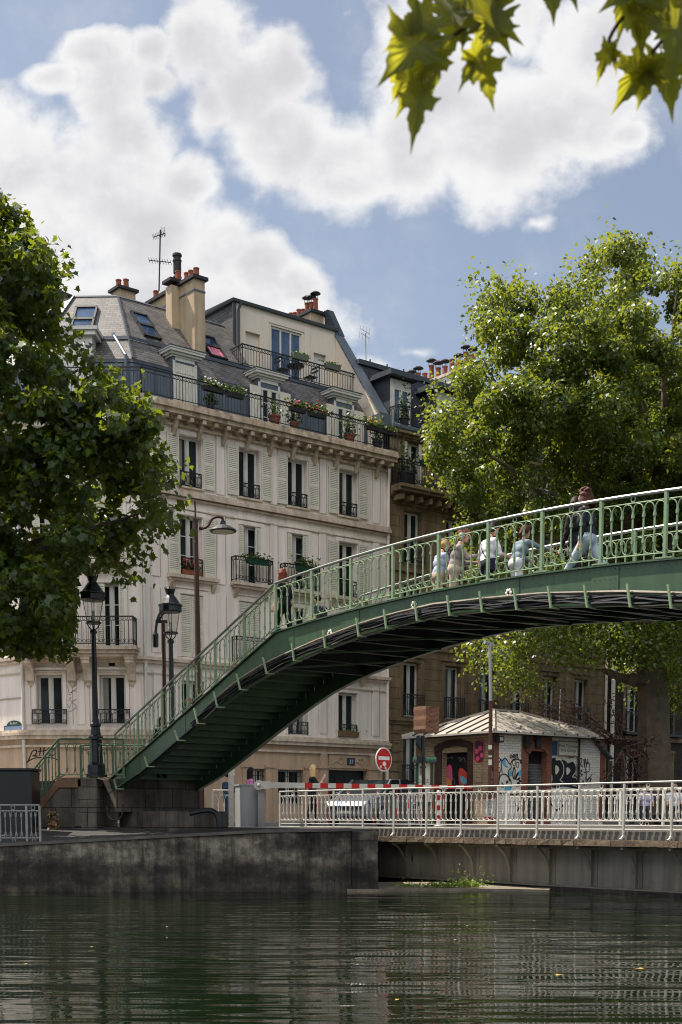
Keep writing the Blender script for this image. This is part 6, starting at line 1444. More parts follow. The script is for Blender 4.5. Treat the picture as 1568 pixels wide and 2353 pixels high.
def barrier():
    A = lambda x, y: at(x, y, 34.6); a, b = A(545, 1888), A(592, 1795); t = thing('barrier_gate', 'grey barrier cabinet with a long red and white boom along the bridge railing', 'barrier', ((a.x + b.x) / 2, a.y, 0))
    g = G(Matrix.Translation(((a.x + b.x) / 2, a.y + .2, 0)) @ Matrix.Rotation(R(24), 4, 'Z')); g.bbox(-.28, .28, -.22, .22, .02, b.z - a.z + .05, .02); g.box(-.3, .3, -.24, .24, b.z - a.z + .052, b.z - a.z + .09)
    for z in (.35, .62, .8): g.ell((.1, -.222, z), .012, 6, 4)
    g.build('cabinet', MT['grey_paint'], t)
    g = G(); p, q = A(594, 1905), A(608, 1800); g.box(p.x, q.x, a.y - .08, a.y + .06, -.05, q.z); g.build('boom_post', MT['grey_paint'], t)
    g = G(); c = A(596, 1804); g.prism([(c.x + .13 * math.cos(i * math.pi / 4 + .39), a.y - .16, c.z + .13 * math.sin(i * math.pi / 4 + .39)) for i in range(8)], (0, .08, 0)); g.ell((c.x, a.y - .17, c.z), .05, 6, 5); g.box(c.x + .05, c.x + .3, a.y - .2, a.y - .1, c.z - .1, c.z + .1); g.build('boom_pivot', MT['white_rail'], t)
    s = Vector((c.x + .2, a.y - .15, c.z)); e = at(1085, 1809, 33.2); d = e - s; n = 26
    g = G()
    for i in range(n):
        f0, f1 = i / n, (i + 1) / n; p, q = s + d * f0, s + d * f1; h = .075 * (1 - .45 * f0); h1 = .075 * (1 - .45 * f1); m = 1 if (i >= 4 and i % 2 == 1) else 0
        g.hexa([p + Vector((0, -.04, -h)), q + Vector((0, -.04, -h1)), q + Vector((0, .04, -h1)), p + Vector((0, .04, -h))], [p + Vector((0, -.04, h)), q + Vector((0, -.04, h1)), q + Vector((0, .04, h1)), p + Vector((0, .04, h))], m)
    g.build('boom', [MT['white_rail'], MT['red']], t)
    for i in range(16):
        f = .14 + .84 * i / 15; p = s + d * f; g = G(); g.tube([p + Vector((0, .05, -.05)), p + Vector((0, .05, -.95))], .013, 4, 0); g.tube([p + Vector((0, .05, -.3)), p + Vector((0, .05, -.55))], .015, 4, 1); g.build('boom_skirt_rod', [MT['red'] if i % 2 else MT['white_rail'], MT['white_rail'] if i % 2 else MT['red']], t)
    A = lambda x, y: at(x, y, 35.8); q = A(532, 1890); t2 = thing('white_post', 'white bolted steel post beside the barrier cabinet', 'post', (q.x, q.y, 0)); g = G(); g.box(q.x - .07, q.x + .07, q.y, q.y + .1, 0, A(532, 1770).z); 
    for z in (.3, .8, 1.2): g.ell((q.x, q.y, z), .03, 6, 4)
    g.build('post_shaft', MT['white_rail'], t2); g = G(); p = A(528, 1782); g.box(p.x - .02, p.x + .14, q.y - .02, q.y - .002, p.z, p.z + .18); g.build('small_plate', MT['paper'], t2)
    t3 = thing('quay_railing', 'short white railing panel behind the barrier cabinet, under the stairs', 'railing', A(500, 1895)); l, r = A(487, 1890), A(528, 1890)
    gallery_rail(t3, 'looped_panel', lambda s: Vector((l.x + (r.x - l.x) * s, l.y + .3, .02)), [0, 1], MT['white_rail'], .3, H=1.0, lo=.14, rr=.02, rod=.012, foot=False)
    # old pipe hoop on the quay, left of the cabinet
    g = G(); A = lambda x, y: at(x, y, 33.6); g.tube(smooth_line([A(436, 1869), A(470, 1862), A(488, 1863), A(500, 1874), A(504, 1900)], 4), .07, 8); tag(g.build('bent_pipe', MT['black_paint']), 'thick dark bent pipe on the quay under the stairs', 'pipe')
    g = G(); A = lambda x, y: at(x, y, 36.2); g.tube(smooth_line([A(245, 1853), A(250, 1876), A(264, 1884), A(279, 1876), A(283, 1848)], 4), .025, 6); tag(g.build('hose_loop', MT['cowl']), 'loop of grey hose hanging below the foot of the stairs', 'hose')
barrier()
def rail_notice():
    u0, z1 = SF.px(*c5(1002, 1385), .12); u1, z0 = SF.px(*c5(1128, 1640), .12); t = thing('warning_sign', 'white warning notice with red edge fixed behind the swing bridge railing', 'sign', SF.w(u0, .12, z0))
    g = G(SF.M); g.box(u0, u1, .12, .14, z0, z1, 0); g.box(u0, u1, .115, .119, z1 - .03, z1, 1); g.box(u0, u1, .115, .119, z0, z0 + .03, 1); g.build('sign_plate', [MT['white'], MT['red']], t)
    g = G(); h = (z1 - z0) / 6.2
    for i, s in enumerate(('DANGER', 'ZONE', 'TECHNIQUE', 'ACCES', 'INTERDIT')): text_mesh(g, s, h * .62, SF.M @ Matrix.Translation(((u0 + u1) / 2, .112, z1 - h * (i + 1.1))) @ Matrix.Rotation(R(90), 4, 'X'))
    g.build('sign_lettering', MT['spray_grey'], t)
rail_notice()
def utility_fences():
    for k, (x0, x1, lab) in enumerate(((916, 940, 'left of two white folding work barriers behind the bridge railing'), (943, 968, 'right of two white folding work barriers behind the bridge railing'))):
        a, b = at(x0, 1895, 37.5), at(x1, 1895, 37.2 + .2 * k); t = thing('work_barrier', lab, 'barrier', (a.x, a.y, .02), 'white work barriers')
        g = G(); d = b - a; d.z = 0
        for f in (0, 1): q = a + d * f; g.tube([(q.x, q.y, .0), (q.x, q.y, .95)], .025, 5)
        g.build('end_post', MT['white'], t); g = G()
        for z in (.12, .5, .68, .92): g.tube([(a.x, a.y, z), (b.x, b.y, z)], .03 if z > .4 else .02, 4)
        for i in range(1, 8): q = a + d * (i / 8); g.tube([(q.x, q.y, .12), (q.x, q.y, .92)], .012, 4)
        g.build('barrier_panel', MT['white'], t)
    q = at(1008, 1890, 37.0); g = G(); g.lathe([(.14, 0), (.14, .05), (.06, .06), (.06, 1.0), (.04, 1.04)], (q.x, q.y, .0), 9, 0)
    for z in (.2, .48, .76): g.lathe([(.064, z), (.064, z + .14)], (q.x, q.y, 0), 9, 1)
    tag(g.build('bollard_post', [MT['white'], MT['red']]), 'red and white banded marker post behind the bridge railing', 'post')
    # black crate by the pier
    a, b = at(-40, 1850, 35.2), at(72, 1770, 35.2); t = thing('storage_box', 'large black box standing left of the stone stair pier', 'box', ((a.x + b.x) / 2, a.y, -.2)); g = G(); g.bbox(a.x, b.x, a.y, a.y + 1.0, -.3, b.z, .03); g.build('box_body', MT['black_paint'], t)
    g = G(); g.box(a.x - .03, b.x + .03, a.y - .03, a.y + 1.03, b.z + .002, b.z + .06); g.build('lid', MT['cowl'], t)
utility_fences()
def car():
    c = at(862, 1890, 41.5); T = Matrix.Translation((c.x, c.y, .02)) @ Matrix.Rotation(R(-28), 4, 'Z')   # local -y is the nose
    t = thing('parked_car', 'silver grey hatchback seen through the railing in front of the dark green door', 'car', (c.x, c.y, 0))
    paint = mat('silver_car_paint', S(112, 116, 122), 0.3, 0.05, 2, metal=0.5, spec=0.6)
    def sect(y, hw, z0, z1, hwt): return [(-hw, y, z0), (hw, y, z0), (hw * 1.02, y, (z0 + z1) / 2), (hwt, y, z1), (-hwt, y, z1), (-hw * 1.02, y, (z0 + z1) / 2)]
    S_ = [sect(-2.0, .68, .3, .62, .6), sect(-1.9, .8, .22, .74, .7), sect(-1.1, .86, .2, .92, .78), sect(-.9, .86, .2, .95, .80), sect(1.5, .86, .2, .98, .8), sect(1.95, .8, .25, .92, .74), sect(2.0, .72, .32, .85, .68)]
    g = G(T)
    for a, b in zip(S_, S_[1:]):
        for i in range(6): g.quad(a[i], a[(i + 1) % 6], b[(i + 1) % 6], b[i])
    g.poly(S_[0][::-1]); g.poly(S_[-1])
    roof = [[(-.66, -.25, 1.42), (.66, -.25, 1.42)], [(-.68, .9, 1.47), (.68, .9, 1.47)], [(-.64, 1.6, 1.36), (.64, 1.6, 1.36)]]
    for a, b in zip(roof, roof[1:]): g.quad(a[0], a[1], b[1], b[0])
    for x in (-1, 1):
        g.tube([(x * .79, -1.0, .94), (x * .66, -.25, 1.42)], .04, 5); g.tube([(x * .79, .3, .96), (x * .68, .35, 1.46)], .03, 5); g.tube([(x * .78, 1.85, .94), (x * .64, 1.6, 1.37)], .06, 5)
    g.build('body', paint, t, smooth=False)
    g = G(T); g.quad((-.74, -.98, .95), (.74, -.98, .95), (.62, -.27, 1.41), (-.62, -.27, 1.41)); g.quad((-.72, 1.86, .94), (-.62, 1.61, 1.35), (.62, 1.61, 1.35), (.72, 1.86, .94))
    for x in (-1, 1): g.poly([(x * .785, -.9, .96), (x * .785, 1.8, .96), (x * .65, 1.55, 1.36), (x * .68, .9, 1.46), (x * .665, -.22, 1.41)])
    g.build('window', MT['glass'], t)
    for x in (-1, 1):
        g = G(T); g.ell((x * .62, -1.9, .62), (.13, .05, .06), 9, 6); g.build('headlight', MT['grey_paint'], t)
        for y in (-1.25, 1.2):
            g = G(T @ Matrix.Translation((x * .8, y, .31)) @ Matrix.Rotation(R(90), 4, 'Y')); g.lathe([(.2, -.1), (.3, -.1), (.31, -.06), (.31, .06), (.3, .1), (.2, .1)], n=18); w = g.build('wheel', MT['cowl'], t)
            g = G(T @ Matrix.Translation((x * .8, y, .31)) @ Matrix.Rotation(R(90), 4, 'Y')); g.lathe([(.05, -.11), (.2, -.105), (.2, .105), (.05, .11)], n=12); r = g.build('rim', MT['grey_paint'], w); r.location = wloc(t) - wloc(w)
        g = G(T); g.ell((x * .93, -.75, 1.0), (.09, .06, .06), 7, 5); g.build('wing_mirror', paint, t)
    g = G(T); g.box(-.22, .22, -2.02, -2.0, .38, .45); g.build('number_plate', MT['paper'], t)
    g = G(T); g.box(-.55, .55, -2.005, -1.95, .5, .58); g.build('grille', MT['cowl'], t)
car()
# ================================================================ roof aerials
def aerials():
    A = lambda x, y: FA.w(*[FA.px(x, y, 4.6)[0], 4.6, FA.px(x, y, 4.6)[1]]); b = A(366, 668); t = thing('tv_aerial', 'tall thin television aerial beside the big chimney', 'aerial', b, 'rooftop aerials'); g = G(); top = A(369, 528)
    g.tube([b, top], .03, 5)
    for (x0, y0, x1, y1) in ((343, 598, 393, 603), (352, 545, 380, 536)):
        p, q = A(x0, y0), A(x1, y1); g.tube([p, q], .018, 4)
        for i in range(9): c = p + (q - p) * (i / 8); g.tube([c + Vector((0, -.25, 0)) , c + Vector((0, .25, 0))], .01, 3)
    for x in (371, 375, 379): g.tube([A(x, 545), A(x, 522)], .01, 3)
    g.build('aerial_mast', MT['cowl'], t)
    A = lambda x, y: FA.w(*[FA.px(x, y, 6.0)[0], 6.0, FA.px(x, y, 6.0)[1]]); b = A(842, 840); t = thing('tv_aerial', 'small grid television aerial above the dark mansard', 'aerial', b, 'rooftop aerials'); g = G(); g.tube([b, A(840, 765)], .025, 5)
    for (x0, y0, x1, y1) in ((829, 755, 850, 768), (829, 765, 850, 778), (829, 748, 826, 776), (836, 749, 833, 781), (843, 751, 841, 784), (850, 753, 848, 786)): g.tube([A(x0, y0), A(x1, y1)], .012, 3)
    g.build('aerial_mast', MT['grey_paint'], t)
aerials()
# the road bridge, hut and street furniture stand a little farther off than first laid out: grow and move them about the eye point
def push(o, k):
    c = Vector((0, 0, CZ)); o.location = c + (o.location - c) * k; o.scale = (k, k, k)
for o in list(COL.objects):
    if o.parent is None and 'category' in o:
        n = o.name.split('.')[0]
        if n in ('swing_bridge', 'brick_kiosk', 'pigeon', 'warning_sign', 'notice_board', 'traffic_light', 'road_sign', 'work_barrier', 'bollard_post', 'white_post') or 'kiosk corner' in o['label'] or 'under the stairs' in o['label'] and n == 'quay_railing': push(o, 1.12)
        if n == 'barrier_gate': push(o, 1.14)
# ================================================================ people
def surface_nets(F, lo, h):
    """smooth iso-surface of the sampled field F (zero level)"""
    s = F < 0; nx, ny, nz = F.shape
    cnt = np.zeros((nx - 1, ny - 1, nz - 1)); acc = np.zeros((nx - 1, ny - 1, nz - 1, 3))
    cor = [(i, j, k) for i in (0, 1) for j in (0, 1) for k in (0, 1)]
    sl = lambda c: tuple(slice(c[a], (nx, ny, nz)[a] - 1 + c[a]) for a in range(3))
    for a in cor:
        for ax in range(3):
            if a[ax]: continue
            b = list(a); b[ax] = 1; b = tuple(b); fa, fb = F[sl(a)], F[sl(b)]; x = (fa < 0) != (fb < 0)
            t = np.where(x, fa / np.where(x, fa - fb, 1), 0); cnt += x
            for d in range(3): acc[..., d] += np.where(x, a[d] + (t if d == ax else 0), 0)
    act = cnt > 0; idx = -np.ones(cnt.shape, dtype=np.int64); idx[act] = np.arange(act.sum())
    base = np.argwhere(act); V = (base + acc[act] / cnt[act][:, None]) * h + lo
    faces = []
    for ax in range(3):
        o1, o2 = [(1, 2), (2, 0), (0, 1)][ax]
        A = [slice(1, n - 1) for n in (nx, ny, nz)]; A[ax] = slice(0, (nx, ny, nz)[ax] - 1); B = list(A); B[ax] = slice(1, (nx, ny, nz)[ax])
        sa, sb = s[tuple(A)], s[tuple(B)]; w = np.argwhere(sa != sb); 
        if len(w) == 0: continue
        off = np.array([1, 1, 1]); off[ax] = 0; w2 = w + off; flip = sa[tuple(w.T)]
        e1 = np.zeros(3, int); e1[o1] = 1; e2 = np.zeros(3, int); e2[o2] = 1
        q = np.stack([idx[tuple((w2 - e1 - e2).T)], idx[tuple((w2 - e2).T)], idx[tuple(w2.T)], idx[tuple((w2 - e1).T)]], 1)
        q[~flip] = q[~flip][:, ::-1]; faces.append(q)
    return V, np.concatenate(faces)
def sdf_mesh(prims, h=0.016, k=0.03):
    """prims: (a, b, ra, rb, label) tapered capsules, smoothly joined; returns verts, quads, label per quad"""
    P = np.array([[*p[0], *p[1], p[2], p[3]] for p in prims]); rm = P[:, 6:].max() + .05
    lo = np.minimum(P[:, :3], P[:, 3:6]).min(0) - rm; hi = np.maximum(P[:, :3], P[:, 3:6]).max(0) + rm
    n = np.ceil((hi - lo) / h).astype(int) + 1
    ax = [lo[i] + h * np.arange(n[i]) for i in range(3)]; X = np.stack(np.meshgrid(*ax, indexing='ij'), -1).astype(np.float32)
    def dist(X, p):
        a, b, ra, rb = np.array(p[0]), np.array(p[1]), p[2], p[3]; ba = b - a; l2 = max((ba * ba).sum(), 1e-9)
        t = np.clip(((X - a) @ ba) / l2, 0, 1); return np.linalg.norm(X - a - t[..., None] * ba, axis=-1) - (ra + (rb - ra) * t)
    F = None
    for p in prims:
        d = dist(X, p)
        if F is None: F = d
        else: hh = np.clip(.5 + .5 * (F - d) / k, 0, 1); F = F * (1 - hh) + d * hh - k * hh * (1 - hh)
    V, Q = surface_nets(F, lo, h); C = V[Q].mean(1); D = np.stack([dist(C, p) for p in prims], 1); lab = np.array([p[4] for p in prims])[D.argmin(1)]
    return V, Q, lab
def rotx(v, a): c, s = math.cos(a), math.sin(a); return Vector((v.x, v.y * c - v.z * s, v.y * s + v.z * c))
PM = {}
def pmat(c, rough=.75, nm='cloth'):
    k = (c, rough)
    if k not in PM: PM[k] = mat(nm + '_%d' % len(PM), S(*c), rough, .14, 14, spec=.25, bmp=.25, bscale=26)
    return PM[k]
def person(label, foot, face, top, bottom, skin=(214, 166, 138), shoe=(40, 38, 38), hair=(60, 40, 28), hstyle='short', height=1.72, legs=((0, 0), (0, 0)), arms=((8, 10, 15), (8, 10, 15)), lean=4, head=(0, 0), sleeve='short', sit=False, bulk=1.0, cap=None, glasses=False, jacket=0.0, wide=1.0):
    """foot: ground point; face: heading in degrees (0 looks along +y). legs: (hip flex, knee flex) left, right;
    arms: (raise forward, spread, elbow bend) left, right; lean: trunk tilt forward"""
    s = height / 1.75; L = R(lean); hipz = .92; pel = Vector((0, 0, hipz))
    tr = lambda x, y, z: pel + rotx(Vector((x, y, z)), -L)     # trunk space, tilts forward
    neck = tr(0, 0, .53); hd = neck + rotx(Vector((0, .02, .19)), -L * .5 - R(head[0])); sk, tp, bt, sh = 0, 1, 2, 3; b = bulk; pr = []
    add = lambda a, c, ra, rb, l: pr.append((tuple(a), tuple(c), ra, rb, l))
    add(tr(-.07, 0, .0), tr(.07, 0, .0), .125 * b, .125 * b, bt); add(tr(-.05, 0, .1), tr(.05, 0, .12), .122 * b, .125 * b, tp)
    add(tr(-.075, .0, .3), tr(.075, .0, .3), .128 * b, .128 * b, tp); add(tr(-.12 * wide, -.01, .42), tr(.12 * wide, -.01, .42), .095 * b, .095 * b, tp)
    if jacket: add(tr(-.09, 0, .02 - jacket), tr(.09, 0, .02 - jacket), .145 * b, .145 * b, tp)
    add(tr(0, -.005, .46), neck + Vector((0, 0, .04)), .062, .052, sk)
    add(hd + Vector((0, -.012, .045)), hd + Vector((0, -.012, .045)), .092, .092, sk); add(hd + Vector((0, .01, .0)), hd + Vector((0, .026, -.06)), .075, .052, sk)
    fy = hd + Vector((0, .088, .0)); add(fy + Vector((0, -.01, .02)), fy + Vector((0, .012, -.02)), .012, .016, sk)
    for x in (-1, 1): add(hd + Vector((x * .088, -.01, .015)), hd + Vector((x * .09, -.015, -.02)), .018, .014, sk)
    ends = []
    for i, x in ((0, -1), (1, 1)):
        hf, kf = (R(v) for v in legs[i]); hp = pel + Vector((x * .085, 0, -.02)); kn = hp + rotx(Vector((x * .01, 0, -.43)), hf); an = kn + rotx(Vector((0, 0, -.42)), hf - kf)
        add(hp, kn, .098 * b, .068, bt); add(kn, an, .066, .052, bt); toe = an + rotx(Vector((x * .02, .15, -.045)), (hf - kf) * .6); add(an + Vector((0, -.02, -.03)), toe, .045, .035, sh); ends.append(min(an.z, toe.z) - .04)
        fl, ab, eb = arms[i]; q = tr(x * .195 * wide, -.01, .445); sp = x * math.sin(R(ab)); up = Vector((sp, 0, -math.cos(R(ab)))); u2 = rotx(up, R(fl)); el = q + u2 * .28
        f2 = rotx(Vector((sp * .3, 0, -1)).normalized(), R(fl + eb)); wr = el + f2 * .245
        add(q, q + u2 * .16, .064 * b, .056 * b, tp); add(q + u2 * .14, el, .055 * b, .046, tp); sl = sk if sleeve == 'short' else tp
        add(el, el + f2 * .11, .043, .038, sl); add(el + f2 * .1, wr, .038, .028, sl)
        add(wr, wr + f2 * .075, .026, .03, sk); side = f2.cross(Vector((1, 0, 0))).normalized(); pr_h = wr + f2 * .085
        for j in range(4):      # four fingers and a thumb, slightly curled
            o = side * ((j - 1.5) * .018); ln = (.062, .072, .068, .052)[j]; cur = Vector((-x, 0, 0)) * .02
            add(pr_h + o, pr_h + o + f2 * ln * .55, .0095, .009, sk); add(pr_h + o + f2 * ln * .55, pr_h + o + f2 * ln + cur, .009, .0075, sk)
        add(wr + f2 * .03 + side * .03, wr + f2 * .075 + side * .058 - Vector((x, 0, 0)) * .01, .011, .009, sk)
    zmin = min(ends)
    V, Q, lab = sdf_mesh(pr, .0155, .028)
    t = thing('person', label, 'person', foot)
    M = Matrix.Translation(foot) @ Matrix.Rotation(R(-face), 4, 'Z') @ Matrix.Scale(s, 4) @ Matrix.Translation((0, 0, -zmin if not sit else -zmin))
    g = G(M); g.v = [tuple(M @ Vector(v)) for v in V]; g.f = [tuple(int(i) for i in q) for q in Q]; g.mi = [int(l) for l in lab]
    g.build('body', [pmat(skin, .55, 'skin'), pmat(top), pmat(bottom), pmat(shoe, .6)], t, smooth=True)
    g = G(M); ey = hd + Vector((0, .082, .028))
    for x in (-1, 1): g.ell(ey + Vector((x * .033, 0, 0)), (.013, .006, .008), 6, 4); g.tube([ey + Vector((x * .016, .004, .024)), ey + Vector((x * .05, -.004, .024))], .005, 4)
    g.build('eyes', pmat((34, 26, 24), .4), t)
    g = G(M); m_ = hd + Vector((0, .083, -.048)); g.tube([m_ + Vector((-.024, -.004, 0)), m_ + Vector((0, .004, -.003)), m_ + Vector((.024, -.004, 0))], .006, 4); g.build('mouth', pmat((150, 84, 76), .5), t)
    # hair
    hp = []; H = lambda x, y, z: tuple(hd + Vector((x, y, z)))
    ah = lambda a, c, r, r2: hp.append((a, c, r, r2, 0))
    ah(H(0, -.022, .062), H(0, -.022, .062), .104, .104); ah(H(-.05, -.05, .03), H(.05, -.05, .03), .072, .072)
    random.seed(len(label))
    if hstyle in ('bob', 'curly', 'long'):
        n = 16; ln = {'bob': .17, 'curly': .16, 'long': .24}[hstyle]; sp = {'bob': .02, 'curly': .07, 'long': .01}[hstyle]
        for i in range(n):
            an = R(-50 + 280 * i / (n - 1)) + math.pi; c, d = math.cos(an), math.sin(an)
            if d > .25: continue
            rr = .088; jx = random.uniform(.7, 1.3); ah(H(c * rr, d * rr - .02, .03), H(c * (rr + sp * jx), d * (rr + sp * jx) - .02, .03 - ln * random.uniform(.8, 1.1)), .036, .026 if hstyle != 'curly' else .038)
    if hstyle == 'curly' or hstyle == 'mop':
        for i in range(46):
            an = random.uniform(0, 6.28); e = random.uniform(-.35, 1.4); r = .112 if hstyle == 'curly' else .1
            x, y, z = r * math.cos(e) * math.cos(an), r * math.cos(e) * math.sin(an) - .025, r * math.sin(e) + .045
            if y > .05 and z < .07: continue
            ah(H(x, y, z), H(x * 1.12, y * 1.12, z + .004), .024, .02)
    if hstyle == 'tail': ah(H(0, -.11, .04), H(0, -.15, -.04), .035, .04); ah(H(0, -.15, -.04), H(-.01, -.13, -.2), .042, .02)
    V, Q, _ = sdf_mesh(hp, .0145, .018)
    keep = []
    for q in Q:
        c = V[q].mean(0) - np.array(hd)
        if c[1] > .062 and c[2] < .075 and abs(c[0]) < .075: continue
        keep.append(tuple(int(i) for i in q))
    g = G(M); g.v = [tuple(M @ Vector(v)) for v in V]; g.f = keep; g.mi = [0] * len(keep); g.build('hair', mat('hair_%d' % len(bpy.data.materials), S(*hair), .6, .35, 30, spec=.2, bmp=.3, bscale=45), t, smooth=True)
    if cap:
        g = G(M); c = hd + Vector((0, -.02, .07)); g.lathe([(.112, -.01), (.114, .03), (.1, .075), (.06, .105), (.01, .112)], tuple(c), 14); g.prism([tuple(c + Vector((.1 * math.cos(R(a)), .06 + .17 * math.sin(R(a)), .0 - .03 * math.sin(R(a))))) for a in range(0, 181, 20)], (0, 0, .012)); g.build('cap', pmat(cap), t, smooth=False)
    if glasses:
        g = G(M)
        for x in (-1, 1): g.ell(ey + Vector((x * .034, .012, 0)), (.028, .008, .022), 8, 5)
        g.tube([ey + Vector((-.08, -.06, .008)), ey + Vector((-.06, .004, .008)), ey + Vector((.06, .004, .008)), ey + Vector((.08, -.06, .008))], .004, 4); g.build('sunglasses', pmat((20, 18, 18), .2), t)
    return t, M, tr, hd
def strap_bag(label, M, tr, side, col=(28, 26, 40), bag=True, b=1.0):
    """cross-body strap with a small bag, worn by a person: a thing of its own"""
    g = G(M); pts = []
    for i in range(25):
        a = 2 * math.pi * i / 24; x = math.cos(a); y = math.sin(a)
        f = x * side; pts.append(tr(.165 * x * b, (.115 + .03 * b) * y * b, .25 + .22 * f))
    for a, c in zip(pts, pts[1:]): 
        u = Vector((0, 0, .018)); g.quad(a - u, c - u, c + u, a + u); 
    o = thing('shoulder_bag', label, 'bag', M @ tr(0, 0, 0)); g.build('strap', pmat(col), o)
    if bag: 
        g = G(M); c = tr(-.2 * side, .02, -.02); g.bbox(c.x - .05, c.x + .05, c.y - .12, c.y + .12, c.z - .12, c.z + .12, .03); g.build('bag_body', pmat(col), o)
def on_bridge(x, y, off):
    """foot point of somebody whose head top is at grid pixel (x, y), standing off metres in from the near girder"""
    t, z = BF.px(x, y, off); zf = zdeck(t) - .22; 
    if t < .07:      # on the stairs: nearest tread
        i = math.floor((t + 7.59) / .383); zf = zdeck(-7.59 + (i + 1) * .383) - .27
    return BF.w(t, off, zf), z - zf
def crowd():
    A_ = math.degrees(math.atan2(BD.x, BD.y))      # heading that looks along the bridge to the right
    f, h = on_bridge(1354, 1112, 1.05); print('walker', h)
    person('person walking in a black jacket and pale blue jeans, with curly reddish brown hair', f, A_ + 160, (36, 38, 48), (172, 184, 194), hair=(70, 32, 20), hstyle='curly', height=h * .985, legs=((36, 4), (-30, 12)), arms=((-10, 14, 20), (14, 30, 34)), lean=6, sleeve='long', bulk=1.12, jacket=.0, shoe=(206, 200, 190), wide=1.05)
    f2, h2 = on_bridge(1328, 1140, 1.4); print('companion', h2)
    t, M, tr, hd = person('person all in dark clothes walking beside the one in pale blue jeans', f2, A_ + 180, (30, 28, 34), (34, 32, 36), hair=(40, 28, 24), hstyle='bob', height=min(1.78, h2), legs=((-16, 6), (24, 8)), arms=((6, 8, 18), (-8, 10, 16)), lean=5, sleeve='long')
    g = G(M); g.lathe([(.15, .12), (.17, .0), (.19, -.14), (.18, -.22)], tuple(tr(0, 0, 0)), 14); tag(g.build('tied_sweater', pmat((104, 96, 100))), 'grey sweater tied round the waist of the dark-clad walker', 'sweater')
    f, h = on_bridge(1120, 1210, 1.75); print('tee', h)
    t, M, tr, hd = person('man in a white T-shirt and navy trousers seen from behind at the bridge railing', f, A_ - 78, (226, 222, 224), (30, 32, 44), hair=(34, 26, 24), hstyle='short', height=min(1.84, h * 1.02), legs=((4, 2), (-2, 4)), arms=((-12, 16, 34), (18, 12, 60)), lean=9, head=(14, 0), bulk=1.1, wide=1.08)
    strap_bag('dark cross-body bag on the back of the man in the white T-shirt', M, tr, -1, (38, 26, 58), b=1.12)
    f, h = on_bridge(1188, 1216, 1.9); print('denim', h)
    person('woman in a faded denim jacket and white trousers leaning on the far railing', f, A_ - 84, (116, 128, 138), (212, 208, 212), hair=(78, 42, 32), hstyle='tail', height=min(1.7, h * 1.05), legs=((10, 4), (2, 2)), arms=((40, 8, 40), (74, 16, 10)), lean=20, head=(8, 0), sleeve='long', jacket=.0, bulk=1.05)
    f, h = on_bridge(1044, 1232, 1.55); print('old', h)
    t, M, tr, hd = person('elderly man in a red cap, striped beige shirt and sand trousers on the bridge', f, A_ - 52, (150, 134, 128), (182, 166, 146), skin=(206, 150, 126), hair=(180, 176, 172), hstyle='short', height=min(1.76, h * 1.06), legs=((6, 4), (-4, 2)), arms=((28, 8, 66), (36, 8, 70)), lean=14, head=(16, 0), sleeve='long', bulk=1.16, cap=(150, 60, 62))
    strap_bag('black cross-body bag on the elderly man with the red cap', M, tr, 1, (26, 24, 28), b=1.2)
    f, h = on_bridge(1008, 1252, 1.5); print('blonde', h)
    person('blonde woman in a pale blue shirt and beige trousers beside the red-capped man', f, A_ - 74, (160, 170, 196), (176, 154, 132), hair=(196, 148, 92), hstyle='short', height=min(1.66, h * 1.05), legs=((4, 4), (-4, 4)), arms=((10, 10, 26), (24, 8, 50)), lean=10, head=(14, 0), sleeve='long', bulk=1.08)
    f, h = on_bridge(655, 1313, .3); print('red', h)
    person('red-haired woman in black coming down the bridge stairs', f, 298, (24, 24, 28), (22, 22, 26), hair=(112, 52, 34), hstyle='bob', skin=(222, 176, 148), height=min(1.7, max(1.6, h)), legs=((24, 26), (-8, 10)), arms=((4, 12, 22), (-14, 16, 12)), lean=4, head=(10, 0))
    f, h = on_bridge(735, 1372, 1.5); print('child', h)
    t, M, tr, hd = person('child with dark curly hair and a grey T-shirt climbing behind the red-haired woman', f, 305, (58, 56, 60), (30, 30, 34), hair=(36, 26, 22), hstyle='mop', height=max(1.15, min(1.5, h)), legs=((10, 8), (-6, 4)), arms=((-10, 10, 20), (10, 10, 30)), lean=8)
    o = thing('backpack', 'dark grey backpack on the back of the curly-haired child', 'bag', M @ tr(0, -.2, .2)); g = G(M); c = tr(0, -.2, .24); g.bbox(c.x - .14, c.x + .14, c.y - .09, c.y + .07, c.z - .2, c.z + .2, .05); g.build('bag_body', pmat((44, 46, 54)), o)
    for x in (-.1, .1):
        g = G(M); g.tube([tr(x, -.12, .42), tr(x, .04, .5), tr(x, .13, .34), tr(x, -.06, .12)], .02, 5); g.build('strap', pmat((44, 46, 54)), o)
    f, h = on_bridge(440, 1604, 1.6); print('low', h)
    person('person with light brown hair low on the stairs, only the head showing above the girder', f, A_ + 180, (60, 64, 70), (46, 46, 50), hair=(150, 98, 62), hstyle='short', height=min(1.7, h * 1.03), lean=10, head=(12, 0))
    f, h = on_bridge(368, 1652, 1.2); print('low2', h); person('person with black hair in dark clothes near the foot of the bridge stairs', f, A_, (28, 28, 32), (30, 30, 34), hair=(26, 22, 22), hstyle='bob', height=min(1.66, h * 1.02), lean=6)
    # on the street
    A = lambda x, y, d: at(x, y, d); P = lambda x, d: Vector((at(x, 1878, d).x, d, .03))
    hgt = lambda y, d: at(700, y, d).z - .03
    d = 42.0; t, M, tr, hd = person('blonde woman in black with sunglasses eating behind the red and white boom', P(718, d), 78, (30, 30, 36), (24, 24, 28), hair=(222, 186, 130), hstyle='long', skin=(224, 174, 148), height=hgt(1763, d), legs=((14, 6), (-10, 8)), arms=((26, 10, 70), (34, 14, 118)), lean=3, glasses=True)
